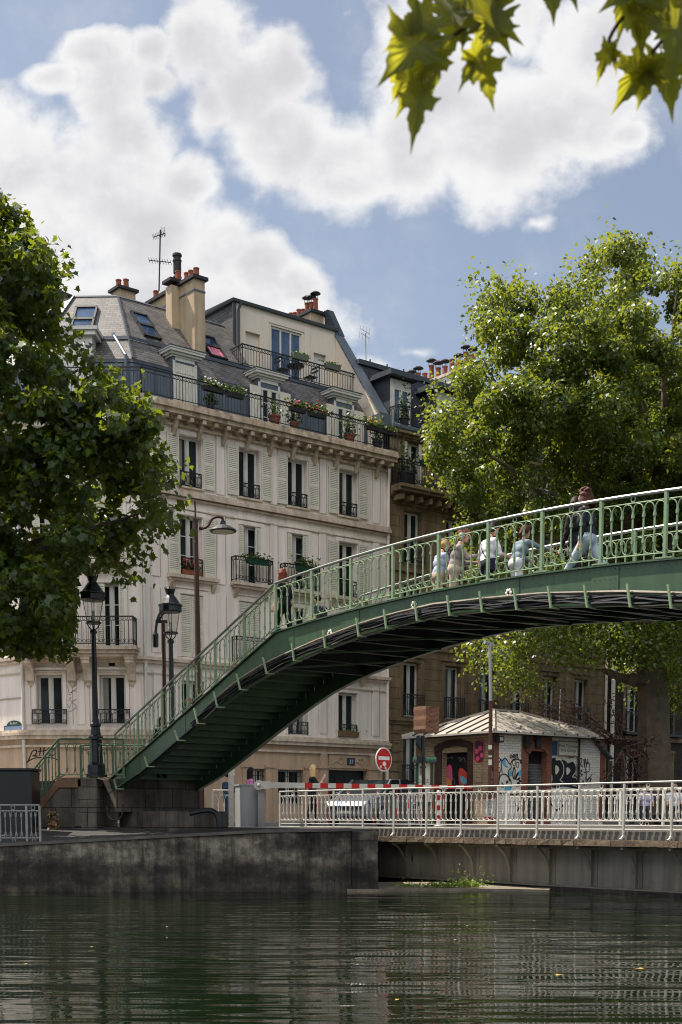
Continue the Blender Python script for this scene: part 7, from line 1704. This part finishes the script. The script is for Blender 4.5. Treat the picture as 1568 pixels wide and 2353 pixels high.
    g = G(M); c = tr(-.24, .34, .2); g.ell(c, (.07, .09, .06), 7, 5); tag(g.build('paper_wrapper', MT['white']), 'crumpled white food wrapper in the hand of the blonde woman', 'wrapper')
    d = 42.5; person('dark-haired woman in a pink top above the barrier cabinet', P(574, d), 70, (206, 130, 176), (40, 44, 60), hair=(30, 24, 26), hstyle='long', skin=(204, 150, 124), height=hgt(1769, d), arms=((10, 8, 20), (-6, 8, 14)), legs=((10, 4), (-8, 6)))
    d = 42.8; person('person in navy and jeans half hidden by the white post under the stairs', P(524, d), 40, (52, 70, 92), (58, 84, 116), hair=(40, 30, 26), hstyle='short', height=1.66, legs=((8, 4), (-6, 4)))
    for x, d, c, b_, hr, lab in ((1482, 43.5, (198, 186, 214), (70, 70, 84), (60, 44, 36), 'person in a lavender top sitting behind the white railing right of the kiosk'), (1548, 43.0, (200, 200, 204), (60, 60, 70), (52, 40, 34), 'person in a pale top sitting at the far right behind the white railing')):
        person(lab, P(x, d) - Vector((0, 0, .02)), 190, c, b_, hair=hr, height=1.7, legs=((86, 88), (80, 84)), arms=((20, 8, 50), (24, 8, 46)), lean=2, sit=True)
        tq = thing('bench', 'low dark bench under the seated person in %s' % ('lavender' if x < 1500 else 'the pale top'), 'bench', P(x, d)); q = P(x, d); g = G(); g.box(q.x - .5, q.x + .5, q.y - .15, q.y + .35, .36, .42); g.build('seat', MT['plank'], tq)
        for s_ in (-.4, .4): g = G(); g.box(q.x + s_ - .04, q.x + s_ + .04, q.y - .1, q.y + .3, .0, .358); g.build('leg', MT['black_paint'], tq)
crowd()
# ================================================================ trees and leaves
PLANE5 = [(0, -.42), (.14, -.36), (.40, -.40), (.34, -.22), (.52, -.02), (.30, .02), (.26, .20), (.12, .18), (0, .55), (-.12, .18), (-.26, .20), (-.30, .02), (-.52, -.02), (-.34, -.22), (-.40, -.40), (-.14, -.36)]
KITE = [(0, -.5), (.34, -.12), (.22, .2), (0, .5), (-.22, .2), (-.34, -.12)]
SMALL = [(0, -.5), (.2, 0), (0, .5), (-.2, 0)]
def leaf_cloud(name, P, size, shape, m, parent, rng, droop=0.5, out=None, jit=.35):
    """one mesh of many separate leaves at points P"""
    n = len(P); sh = np.array(shape); k = len(sh)
    az = rng.uniform(0, 2 * np.pi, n); nrm = rng.normal(0, 1, (n, 3)); nrm[:, 2] = np.abs(nrm[:, 2]) * .9 + .25
    if out is not None: nrm += out * 1.2
    nrm /= np.linalg.norm(nrm, axis=1)[:, None]
    d = np.stack([np.cos(az), np.sin(az), -droop * np.ones(n) + rng.normal(0, .4, n)], 1); d -= nrm * (d * nrm).sum(1)[:, None]; d /= np.linalg.norm(d, axis=1)[:, None] + 1e-9
    e = np.cross(d, nrm); s = size * rng.uniform(1 - jit, 1 + jit, n)
    curl = (np.abs(sh[:, 0]) * .35)[None, :, None] * nrm[:, None, :]
    V = P[:, None, :] + s[:, None, None] * (e[:, None, :] * sh[None, :, 0, None] + d[:, None, :] * sh[None, :, 1, None] + curl)
    V = V.reshape(-1, 3) - np.array(wloc(parent)); me = bpy.data.meshes.new(name)
    me.vertices.add(n * k); me.vertices.foreach_set('co', V.ravel()); me.loops.add(n * k); me.loops.foreach_set('vertex_index', np.arange(n * k, dtype=np.int32))
    me.polygons.add(n); me.polygons.foreach_set('loop_start', np.arange(0, n * k, k, dtype=np.int32)); me.polygons.foreach_set('loop_total', np.full(n, k, dtype=np.int32))
    me.materials.append(m); me.update(calc_edges=True); me.validate()
    o = bpy.data.objects.new(name, me); COL.objects.link(o); o.parent = parent; return o
def in_poly(x, y, poly):
    c = np.zeros(len(x), bool); n = len(poly)
    for i in range(n):
        x0, y0 = poly[i]; x1, y1 = poly[i - 1]
        c ^= ((y0 > y) != (y1 > y)) & (x < (x1 - x0) * (y - y0) / (y1 - y0 + 1e-9) + x0)
    return c
def crown_points(poly, depth, thick, ncl, per, rcl, rng, nbig=0, spread=.8):
    """clump centres filling a crown whose outline is poly at the given distance, with real thickness"""
    pa = np.array(poly, float); lo, hi = pa.min(0), pa.max(0); C = []
    cx, cy = pa.mean(0); half = (hi - lo) / 2
    while len(C) < ncl:
        x = rng.uniform(lo[0], hi[0], 400); y = rng.uniform(lo[1], hi[1], 400); ok = in_poly(x, y, poly)
        for a, b in zip(x[ok], y[ok]):
            r = np.hypot((a - cx) / half[0], (b - cy) / half[1]); th = thick * np.sqrt(max(.06, 1 - min(r, 1) ** 2)); w = rng.uniform(-1, 1)
            C.append((a, b, depth + th * np.sign(w) * abs(w) ** .6))
    C = [np.array(at(a, b, d)) for (a, b, d) in C[:ncl]]; P = []; O = []; cen = []
    if nbig:      # leaves gather in big boughs with gaps between them
        B_ = C[:nbig]; C = B_ + [B_[rng.integers(nbig)] + rng.normal(0, spread, 3) * np.array([1, 1, .62]) for _ in range(ncl - nbig)]
    def inside(c):
        return in_poly(*proj(c[None]), poly)[0]
    for c in C:
        if nbig and not inside(c): continue
        r = rcl * rng.uniform(.55, 1.25); n = int(per * rng.uniform(.6, 1.3) * (r / rcl) ** 1.5)
        v = rng.normal(0, 1, (n, 3)); v /= np.linalg.norm(v, axis=1)[:, None]; rad = r * rng.uniform(.25, 1, n) ** .6
        P.append(c + v * rad[:, None] * np.array([1, 1, .75])); O.append(v); cen.append(c)
    return np.concatenate(P), np.concatenate(O), np.array(cen)
def limb(g, a, b, r0, r1, wob=.3, n=7):
    a = Vector(a); b = Vector(b); L = (b - a).length; pts = []; rs = []
    for i in range(n + 1):
        f = i / n; p = a + (b - a) * f; k = math.sin(f * math.pi) * wob * L * .12
        pts.append(p + Vector((random.uniform(-1, 1) * k * .5, random.uniform(-1, 1) * k * .5, k))); rs.append(r0 + (r1 - r0) * f)
    g.tube(pts, rs, 7)
def left_tree():
    rng = np.random.default_rng(11); random.seed(11); D_ = 35.0
    base = Vector((-12.6, 35.2, -.3)); t = thing('plane_tree', 'tall plane tree filling the left edge, dark below with sunlit tips', 'tree', base, 'plane trees on the quay')
    poly = [(-20, 450), (20, 478), (40, 520), (70, 560), (105, 580), (140, 612), (128, 650), (118, 700), (140, 735), (105, 775), (160, 800), (205, 835), (225, 880), (285, 895), (325, 930), (340, 960), (325, 1010), (365, 1042), (392, 1072), (385, 1088), (340, 1100), (345, 1140), (365, 1165), (395, 1198), (340, 1215), (305, 1235), (318, 1290), (290, 1305), (235, 1308), (180, 1335), (172, 1395), (140, 1440), (155, 1500), (125, 1525), (80, 1512), (35, 1478), (-60, 1500), (-260, 1480), (-400, 1300), (-450, 1000), (-400, 750), (-280, 540), (-150, 440)]
    P, O, C = crown_points(poly, D_, 3.0, 980, 74, .52, rng, 150, .62)
    # extra tufts along the visible outline
    ed = []
    for (x0, y0), (x1, y1) in zip(poly[:36], poly[1:37]):
        n = max(1, int(math.hypot(x1 - x0, y1 - y0) / 16))
        for i in range(n): ed.append(np.array(at(x0 + (x1 - x0) * i / n - 10, y0 + (y1 - y0) * i / n, D_ + rng.uniform(-1.0, 1.4))))
    pc = np.array(at(-120, 1000, D_))
    for c in ed:
        n = int(rng.integers(12, 26)); v = rng.normal(0, .15, (n, 3)); o_ = c - pc; o_[1] = rng.normal(0, .4); o_ /= np.linalg.norm(o_); o_ = o_ * .75 + np.array([.35, 0, -.15 + rng.normal(0, .35)]); L_ = rng.uniform(.0, .75)
        v = v + o_[None] * (rng.uniform(-.3, 1, n) * L_)[:, None]; P = np.concatenate([P, c + v]); O = np.concatenate([O, v])
    pxx, pyy = proj(P); ok = in_poly(pxx, pyy - 25, [(-700, 0), (1600, 0), (1600, 1300), (262, 1400), (160, 1500), (60, 1490), (-100, 1500), (-700, 1600)]) & ~((pxx > 178) & (pxx < 262) & (pyy > 1318)) ; P, O = P[ok], O[ok]      # the crown stops short of the lamp
    vis = (proj(P)[0] > -60) & (P[:, 1] < D_ + 1.2)
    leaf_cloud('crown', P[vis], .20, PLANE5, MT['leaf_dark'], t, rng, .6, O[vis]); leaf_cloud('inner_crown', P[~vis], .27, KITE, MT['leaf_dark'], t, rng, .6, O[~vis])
    g = G(); top = at(-150, 700, D_ + .3); limb(g, base, top, .42, .16, .05, 12)
    for x, y, f in ((300, 960, .55), (330, 1060, .5), (250, 1200, .42), (120, 1400, .35), (90, 640, .8), (180, 850, .62), (-400, 900, .5), (-300, 1200, .4), (0, 520, .95), (320, 1180, .38)):
        a = base + (top - base) * f; limb(g, a, at(x, y, D_ + random.uniform(-.8, .8)), .14, .03, .5)
    g.build('trunk', MT['bark'], t)
left_tree()
def right_tree():
    rng = np.random.default_rng(5); random.seed(5); D_ = 45.0
    base = at(1512, 1878, 45.2); base.z = .05; t = thing('plane_tree', 'large sunlit plane tree with yellow-green leaves behind the footbridge', 'tree', base, 'plane trees on the quay')
    poly = [(985, 985), (998, 930), (1020, 880), (1055, 855), (1100, 818), (1145, 790), (1100, 772), (1082, 740), (1088, 702), (1115, 664), (1150, 655), (1190, 642), (1212, 690), (1240, 672), (1270, 660), (1300, 648), (1330, 628), (1352, 610), (1365, 580), (1392, 562), (1440, 552), (1470, 575), (1490, 625), (1530, 640), (1552, 596), (1600, 620), (1720, 660), (1840, 800), (1900, 1000), (1880, 1250), (1780, 1430), (1600, 1490), (1500, 1470), (1380, 1450), (1290, 1430), (1180, 1400), (1090, 1330), (1060, 1200), (1065, 1130), (1020, 1090), (1000, 1050)]
    P, O, C = crown_points(poly, D_, 4.4, 1020, 250, .58, rng, 150, .62)
    for (x0, y0), (x1, y1) in zip(poly[:27] + poly[-5:], poly[1:28] + poly[-4:] + poly[:1]):
        n = max(1, int(math.hypot(x1 - x0, y1 - y0) / 14))
        for i in range(n):
            c = np.array(at(x0 + (x1 - x0) * i / n + rng.uniform(-8, 14), y0 + (y1 - y0) * i / n + rng.uniform(-6, 14), D_ + rng.uniform(-1.5, 1.5))); k = int(rng.integers(16, 44)); v = rng.normal(0, .17, (k, 3)); o_ = np.array([rng.normal(-.3, .5), rng.normal(0, .4), rng.normal(.5, .4)]); v = v + o_[None] * (rng.uniform(-.2, 1, k) * rng.uniform(0, .8))[:, None]; P = np.concatenate([P, c + v]); O = np.concatenate([O, v])
    for (x, y, n) in ((1110, 1500, 6), (1150, 1480, 8), (1200, 1500, 9), (1240, 1460, 9), (1170, 1545, 6), (1215, 1560, 5), (1300, 1450, 7), (1280, 1500, 5), (1330, 1500, 4), (1420, 1460, 6), (1500, 1440, 8), (1560, 1470, 8), (1400, 1485, 8), (1455, 1500, 9), (1525, 1500, 14), (1565, 1540, 9), (1360, 1470, 6)):
        for i in range(n):
            c = np.array(at(x + rng.uniform(-40, 40), y + rng.uniform(-35, 35), D_ - 1 + rng.uniform(-1.5, 1.0))); k = int(rng.integers(40, 90)); v = rng.normal(0, .27, (k, 3)); P = np.concatenate([P, c + v]); O = np.concatenate([O, v])
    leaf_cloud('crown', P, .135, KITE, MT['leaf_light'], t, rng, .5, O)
    g = G(); fork = at(1490, 1380, 45); limb(g, base, fork, .62, .46, .04, 8)
    for x, y, r in ((1130, 760, .2), (1300, 700, .24), (1440, 600, .26), (1560, 650, .22), (1750, 800, .2), (1060, 1000, .18), (1200, 900, .2), (1400, 850, .24), (1680, 1150, .16), (1190, 1200, .14)):
        limb(g, fork, at(x, y, D_ + random.uniform(-1.5, 1.5)), r, .03, .4, 9)
    g.tube(smooth_line([at(1500, 1570, 45), at(1460, 1563, 44.6), at(1430, 1558, 44.4), at(1400, 1545, 44.2), at(1385, 1540, 44)], 3), [.22 - .012 * i for i in range(13)], 8)
    g.ell(at(1456, 1562, 44.3), (.2, .2, .24), 8, 6)
    g.build('trunk', MT['bark'], t)
    c = copy_tree(t); c.location = t.location + FD * 8.5 - BD * .6; c['label'] = 'second plane tree farther right along the quay, mostly behind the large sunlit one'
right_tree()
def purple_plum():
    rng = np.random.default_rng(3); random.seed(3); q = at(1430, 1878, 43.4); t = thing('plum_tree', 'small purple-leaved plum tree in the shade beside the kiosk', 'tree', (q.x, q.y, 0))
    tips = [(1190, 1590), (1215, 1600), (1235, 1625), (1255, 1640), (1285, 1608), (1310, 1625), (1275, 1580), (1345, 1640), (1375, 1668), (1400, 1610), (1425, 1640), (1405, 1690), (1440, 1700), (1370, 1700), (1420, 1760), (1450, 1790), (1470, 1770), (1490, 1740), (1440, 1810), (1390, 1800), (1480, 1800), (1500, 1700), (1460, 1730)]
    g = G(); Ps = []
    top = at(1432, 1720, 43.2); limb(g, (q.x, q.y, 0), top, .09, .06, .05)
    for x, y in tips:
        e = at(x, y, 42.4 + random.uniform(-.6, .8)); limb(g, top, e, .03, .008, .3, 5)
        a = np.array(top); b = np.array(e); n = 70; f = rng.uniform(.55, 1.06, n)[:, None]; Ps.append(a + (b - a) * f + rng.normal(0, .10, (n, 3)))
    g.build('trunk', MT['bark'], t); leaf_cloud('crown', np.concatenate(Ps), .12, SMALL, MT['leaf_purple'], t, rng, .2)
purple_plum()
# ---------------------------------------------------------------- leaves close to the camera
MAPLE = [(0, -.30), (.10, -.26), (.24, -.34), (.44, -.40), (.36, -.24), (.40, -.14), (.30, -.10), (.46, .02), (.66, .06), (.50, .14), (.44, .26), (.30, .22), (.22, .24), (.26, .40), (.20, .44), (.16, .54), (.08, .60), (0, .88)]
def near_leaf(g, tip, stem, width, depth, tilt, m=0):
    """a plane leaf with midrib fold; tip and stem are grid pixels, depth metres"""
    a = at(*stem, depth); b = at(*tip, depth + tilt); ax = b - a; L = ax.length / 1.18; ax.normalize(); view = Vector((0, 1, 0)); sx = ax.cross(view).normalized(); nr = sx.cross(ax); o = a + ax * (.30 * L)
    c = o + ax * (.02 * L); ring = []
    out = smooth_line([(x, y, 0) for x, y in MAPLE], 3); out = [(p.x, p.y) for p in out]; out = out + [(-x, y) for x, y in reversed(out[1:-1])]
    for (x, y) in out:
        w = x * width * L; ring.append(o + sx * w + ax * (y * L) + nr * (-abs(w) * .5 + .16 * L * y * abs(y)))
    mid = [c.lerp(p, .55) + nr * (.02 * L * math.sin(i * 1.3)) for i, p in enumerate(ring)]; k = len(ring); b = len(ring)
    g.add([c] + mid + ring, [(0, 1 + i, 1 + (i + 1) % k) for i in range(k)] + [(1 + i, 1 + k + i, 1 + k + (i + 1) % k, 1 + (i + 1) % k) for i in range(k)], m)
    st = o - ax * (.3 * L); g.tube([st, st - ax * (.12 * L)], .0018, 4, 1)
def branch(label, base_px, twigs, leaves, depth, loc_px):
    t = thing('leafy_branch', label, 'branch', at(*loc_px, depth), 'plane branches hanging close to the camera'); g = G()
    for tw in twigs: g.tube(smooth_line([at(x, y, depth + (i % 2) * .03) for i, (x, y) in enumerate(tw)], 4), .0045, 5)
    g.build('stem', MT['bark'], t); g = G(); random.seed(31)
    for (tip, stem, w) in leaves: near_leaf(g, tip, stem, w, depth + random.uniform(-.1, .12), random.uniform(-.05, .07))
    g.build('leaves', [MT['leaf_near'], MT['bark']], t, smooth=True)
    if loc_px[0] < 1300: return
    rng = np.random.default_rng(6); n = 700; c = np.array(at(*loc_px, depth)) + np.array([-1.3, .1, 2.0]); P = c + rng.normal(0, 1, (n, 3)) * np.array([.75, .7, .35])
    leaf_cloud('upper_shade_leaves', P, .2, PLANE5, MT['leaf_near'], t, rng, .4)  # out-of-view leaves added towards the sun to shade this branch
    g = G(); g.tube([at(*loc_px, depth), at(*loc_px, depth) + Vector((-.3, .1, .9)), c], [.006, .012, .02], 5); g.build('bough', MT['bark'], t)
branch('blurred plane branch with yellow-green leaves hanging at the top centre, close to the camera', None, [[(1120, -60), (1090, 40), (1020, 100), (960, 170), (950, 220)], [(1110, -40), (1120, 90), (1100, 150)]],
    [((868, 190), (985, 75), .9), ((905, 275), (975, 150), .8), ((945, 345), (968, 190), .55), ((1140, 258), (1095, 115), .75), ((1050, 215), (1110, 100), .6), ((1205, 95), (1080, 20), .9), ((1180, 125), (1090, -10), 1.0), ((985, -60), (1060, 60), .8), ((900, 85), (1000, 40), .9), ((1065, 110), (1060, -60), 1.1), ((925, 215), (1010, 110), .7), ((990, 235), (1010, 90), .6), ((1140, 60), (1040, -70), 1.0), ((875, 120), (960, 60), .7), ((1010, 160), (1060, 30), .8), ((1095, 140), (1150, 20), .8), ((895, 245), (935, 160), .6)], 3.0, (1120, -60))
branch('blurred dark plane branch with drooping leaves in the top right corner, close to the camera', None, [[(1640, -80), (1500, -20), (1440, 30), (1400, 90), (1392, 150)], [(1560, -60), (1540, 60), (1500, 120)]],
    [((1275, 52), (1262, -60), .8), ((1248, 10), (1300, -60), .8), ((1330, 20), (1290, -70), .8), ((1368, 205), (1400, 95), .5), ((1420, 180), (1405, 100), .45), ((1550, 275), (1520, 120), .75), ((1405, 260), (1490, 130), .8), ((1462, 262), (1500, 130), .8), ((1380, 20), (1470, -40), .9), ((1430, -30), (1530, 60), .9), ((1480, 130), (1470, -30), .8), ((1600, 150), (1530, -10), 1.0), ((1545, 190), (1560, 20), .9), ((1420, 100), (1450, -60), .8), ((1640, 260), (1580, 110), .9), ((1500, 70), (1430, -70), 1.0), ((1580, 60), (1480, -60), 1.0), ((1478, 125), (1440, 10), .6)], 3.1, (1640, -80))
# ================================================================ pots, flowers, weeds, terrace furniture, floating leaves
def pot(label, fr, u, y, z, r=.16, h=.26, plant=.5, flower=None, box=None, npl=130, shape='pot', pm='terracotta', grp=None):
    o = fr.w(u, y, z); t = thing('flower_pot' if not box else 'window_box', label, 'plant pot' if not box else 'window box', o, grp); rng = np.random.default_rng(abs(hash(label)) % 1000 if False else len(label) * 7 + int(u * 10)); g = G(fr.M)
    if box: w = box; g.hexa([(u - w / 2 + .02, y - .08, z), (u + w / 2 - .02, y - .08, z), (u + w / 2 - .02, y + .08, z), (u - w / 2 + .02, y + .08, z)], [(u - w / 2, y - .1, z + h), (u + w / 2, y - .1, z + h), (u + w / 2, y + .1, z + h), (u - w / 2, y + .1, z + h)])
    else: g.lathe([(r * .7, 0), (r * .95, h * .8), (r * 1.08, h * .82), (r * 1.08, h), (r * .8, h), (r * .7, h * .9)], (u, y, z), 12)
    g.build('container', MT[pm], t)
    n = npl; c = np.array(fr.w(u, y, z + h)); d = np.array([fr.dx, fr.dy, 0]); a = rng.normal(0, (box or r * 2.2) * .33, n); P = c + d[None] * a[:, None] + rng.normal(0, .08, (n, 3)) ; P[:, 2] = c[2] + np.abs(rng.normal(0, plant * .45, n))
    leaf_cloud('foliage', P, .11, KITE, MT['leaf_pot'], t, rng, .2)
    if flower:
        k = 14; P2 = P[:k] + np.array([0, 0, .07]) - np.array([-fr.dy, fr.dx, 0]) * .06; g = G(); 
        for p in P2: g.ell(tuple(p), (.045, .045, .035), 5, 4)
        g.build('blossom', MT[flower], t)
pots = 'plants on the long top balcony'
pot('white-flowered window box on the railing by the closed shutter dormer', FA, 2.7, -.5, 15.0, h=.14, box=.9, plant=.25, flower='petal_white', pm='cowl', grp=pots)
pot('window box with trailing green leaves beside the white-flowered box', FA, 3.6, -.5, 14.98, h=.14, box=.7, plant=.25, pm='cowl', grp=pots)
pot('pink-flowered window box on the railing before the middle dormer', FA, 6.35, -.5, 15.0, h=.14, box=.7, plant=.28, flower='petal_pink', pm='cowl', grp=pots)
pot('red geranium window box on the railing right of the middle dormer', FA, 7.25, -.5, 14.98, h=.14, box=.8, plant=.28, flower='petal_red', pm='cowl', grp=pots)
pot('large terracotta pot with dark leaves at the left foot of the middle dormer', FA, 5.45, -.3, 14.42, r=.22, h=.34, plant=.6, grp=pots)
pot('small terracotta pot with white flowers before the middle dormer door', FA, 6.35, -.3, 14.42, r=.17, h=.26, plant=.4, flower='petal_white', grp=pots)
pot('dark pot with a bushy plant by the closed shutter dormer', FA, 2.7, -.3, 14.42, r=.15, h=.25, plant=.4, pm='cowl', grp=pots)
pot('tall climbing plant in a round pot left of the right dormer door', FA, 9.0, -.25, 14.42, r=.22, h=.3, plant=1.1, npl=200, grp=pots)
pot('yellow-flowered window box at the right dormer', FA, 9.9, -.5, 15.0, h=.14, box=.6, plant=.28, flower='petal_yellow', pm='cowl', grp=pots)
pot('long dark window box with spiky plants near the right end of the top balcony', FA, 10.6, -.5, 14.98, h=.14, box=.9, plant=.22, pm='cowl', grp=pots)
pot('bushy tall plant at the right end of the top balcony', FA, 10.4, -.25, 14.42, r=.2, h=.3, plant=.8, npl=160, pm='cowl', grp=pots)
pot('green planter hung on the terrace railing before the blue window', FA, 8.1, 1.66, 17.75, h=.22, box=.75, plant=.06, npl=40, pm='planter_green')
pot('green planter hung on the terrace railing right of the blue window', FA, 9.7, 1.66, 17.72, h=.2, box=.7, plant=.06, npl=40, pm='planter_green')
pot('red-flowered box in the second-floor window behind the brown lamp post', FA, 2.0, -.02, 8.78, h=.16, box=.8, plant=.4, flower='petal_red')
pot('green box with trailing ivy on the left of the two small second-floor balconies', FA, 4.6, -.36, 9.4, h=.16, box=.9, plant=.2, pm='dark_green')
pot('green box with a rounded bush on the right of the two small second-floor balconies', FA, 6.85, -.36, 9.4, h=.16, box=.9, plant=.4, npl=190, pm='dark_green')
pot('wooden window box below the low right window of the cream building', FA, 9.1, -.06, 3.42, h=.2, box=1.0, plant=.05, npl=20, pm='plank')
pot('pink flower box on a chamfer balcony half hidden by the left tree', FC, 3.2, -.42, 9.86, h=.16, box=1.1, plant=.35, flower='petal_pink', npl=200)
pot('yellowish climbing plant on the little balcony of the dark mansard dormer', FA, 11.95, -.05, 15.62, r=.2, h=.3, plant=1.2, npl=220, pm='cowl')
pot('broad-leaved dark plant at the left end of the brown building balcony', FA, 11.75, -.4, 13.26, r=.3, h=.5, plant=.9, npl=260, pm='cowl')
pot('leafy box on the brown building balcony below its first window', FA, 12.9, -.75, 14.05, h=.18, box=1.4, plant=.25, npl=150, pm='dark_green')
pot('terracotta box on the brown building balcony, nearest the right tree', FA, 14.2, -.75, 14.02, h=.2, box=.9, plant=.2)
def bistro():
    z = 17.055
    t = thing('bistro_table', 'round black bistro table on the terrace behind the railing', 'table', FA.w(8.4, 2.35, z)); g = G(FA.M); g.lathe([(.0, .70), (.36, .70), (.36, .73), (.0, .73)], (8.4, 2.35, z), 16); g.build('tabletop', MT['iron'], t)
    for s in (-1, 1): g = G(FA.M); g.tube([(8.4 - .25 * s, 2.2, z), (8.4 + .22 * s, 2.5, z + .7)], .014, 4); g.tube([(8.4 - .25 * s, 2.5, z), (8.4 + .22 * s, 2.2, z + .7)], .014, 4); g.build('leg', MT['iron'], t)
    for u, sgn, lab in ((7.75, 1, 'left of the table'), (9.15, -1, 'right of the table')):
        t = thing('bistro_chair', 'black folding bistro chair on the terrace, ' + lab, 'chair', FA.w(u, 2.35, z), 'bistro chairs'); g = G(FA.M); g.box(u - .2, u + .2, 2.15, 2.55, z + .42, z + .45); g.build('seat', MT['iron'], t)
        x = u - .22 * sgn; g = G(FA.M)
        for zz in (.66, .8): g.box(x - .012, x + .012, 2.15, 2.55, z + zz, z + zz + .06)
        g.build('backrest', MT['iron'], t)
        for y in (2.16, 2.54): g = G(FA.M); g.tube([(u + .2 * sgn, y, z), (x, y, z + .88)], .013, 4); g.tube([(u - .2 * sgn, y, z), (u + .18 * sgn, y, z + .43)], .013, 4); g.build('leg', MT['iron'], t)
bistro()
def weeds():
    rng = np.random.default_rng(2); t = thing('weeds', 'bright green weeds growing on the stone ledge at the waterline', 'weeds', (2.5, 32.2, -1.41)); Ps = []
    for x, n, h in ((925, 40, .10), (955, 60, .07), (990, 90, .09), (1010, 140, .10), (1040, 180, .12), (1065, 200, .16), (1090, 160, .12), (1060, 40, .4), (1118, 30, .35), (935, 16, .3), (1030, 90, .08)):
        a = at(x, 2035, 32.2); k = n; p = np.array((a.x, 32.2 - (x - 900) * .0008, -1.41)) + rng.normal(0, 1, (k, 3)) * np.array([.12, .12, 0]); p[:, 2] += np.abs(rng.normal(0, h * .6, k)); Ps.append(p)
    leaf_cloud('foliage', np.concatenate(Ps), .06, KITE, MT['leaf_grass'], t, rng, -.2)
    t = thing('ivy', 'dry reddish and green creeper hanging on the stone pier', 'creeper', at(122, 1890, 36.4)); Ps = []
    for i in range(320): f = rng.uniform(0, 1); x = 118 + f * 16 + rng.normal(0, 6); y = 1868 + f * 62 + rng.normal(0, 5); Ps.append(np.array(at(x, y, 36.42 - rng.uniform(0, .12))))
    Ps = np.array(Ps); leaf_cloud('foliage', Ps[:230], .09, KITE, leafmat('dry_leaf', S(120, 84, 66), S(176, 138, 116), S(170, 120, 90), .25), t, rng, .6); leaf_cloud('foliage', Ps[230:], .09, KITE, MT['leaf_grass'], t, rng, .6)
weeds()
def floating():
    rng = np.random.default_rng(9); m = mat('fallen_leaf', S(170, 140, 66), .7, .2, 9)
    for i, (x, y, lab) in enumerate(((1285, 2242, 'large yellow leaf floating right of centre on the canal'), (1470, 2228, 'pale orange leaf floating near the right edge of the canal'), (212, 2178, 'thin yellow leaf floating at the left of the canal'), (62, 2217, 'pale leaf floating near the left edge of the canal'), (915, 2300, 'small yellow leaf floating low in the middle of the canal'), (386, 2131, 'tiny yellow leaf floating below the quay wall'), (1048, 2161, 'orange leaf floating below the stone ledge'), (1075, 2128, 'tiny pale leaf floating beyond the orange one'))):
        r = ray(x, y); k = (WATER_Z - CZ) / r.z; p = Vector((r.x * k, r.y * k, WATER_Z + .012)); g = G(); a = rng.uniform(0, 3); s = .065 if i < 2 else .035
        c, d = math.cos(a), math.sin(a); g.poly([p + Vector((c * u * s - d * v * s, d * u * s + c * v * s, .01 * abs(u))) for u, v in [(q[0] * 1.6, q[1] * 1.6) for q in MAPLE] + [(-q[0] * 1.6, q[1] * 1.6) for q in reversed(MAPLE[1:-1])]])
        tag(g.build('floating_leaf', m), lab, 'leaf', 'leaves floating on the canal')
floating()
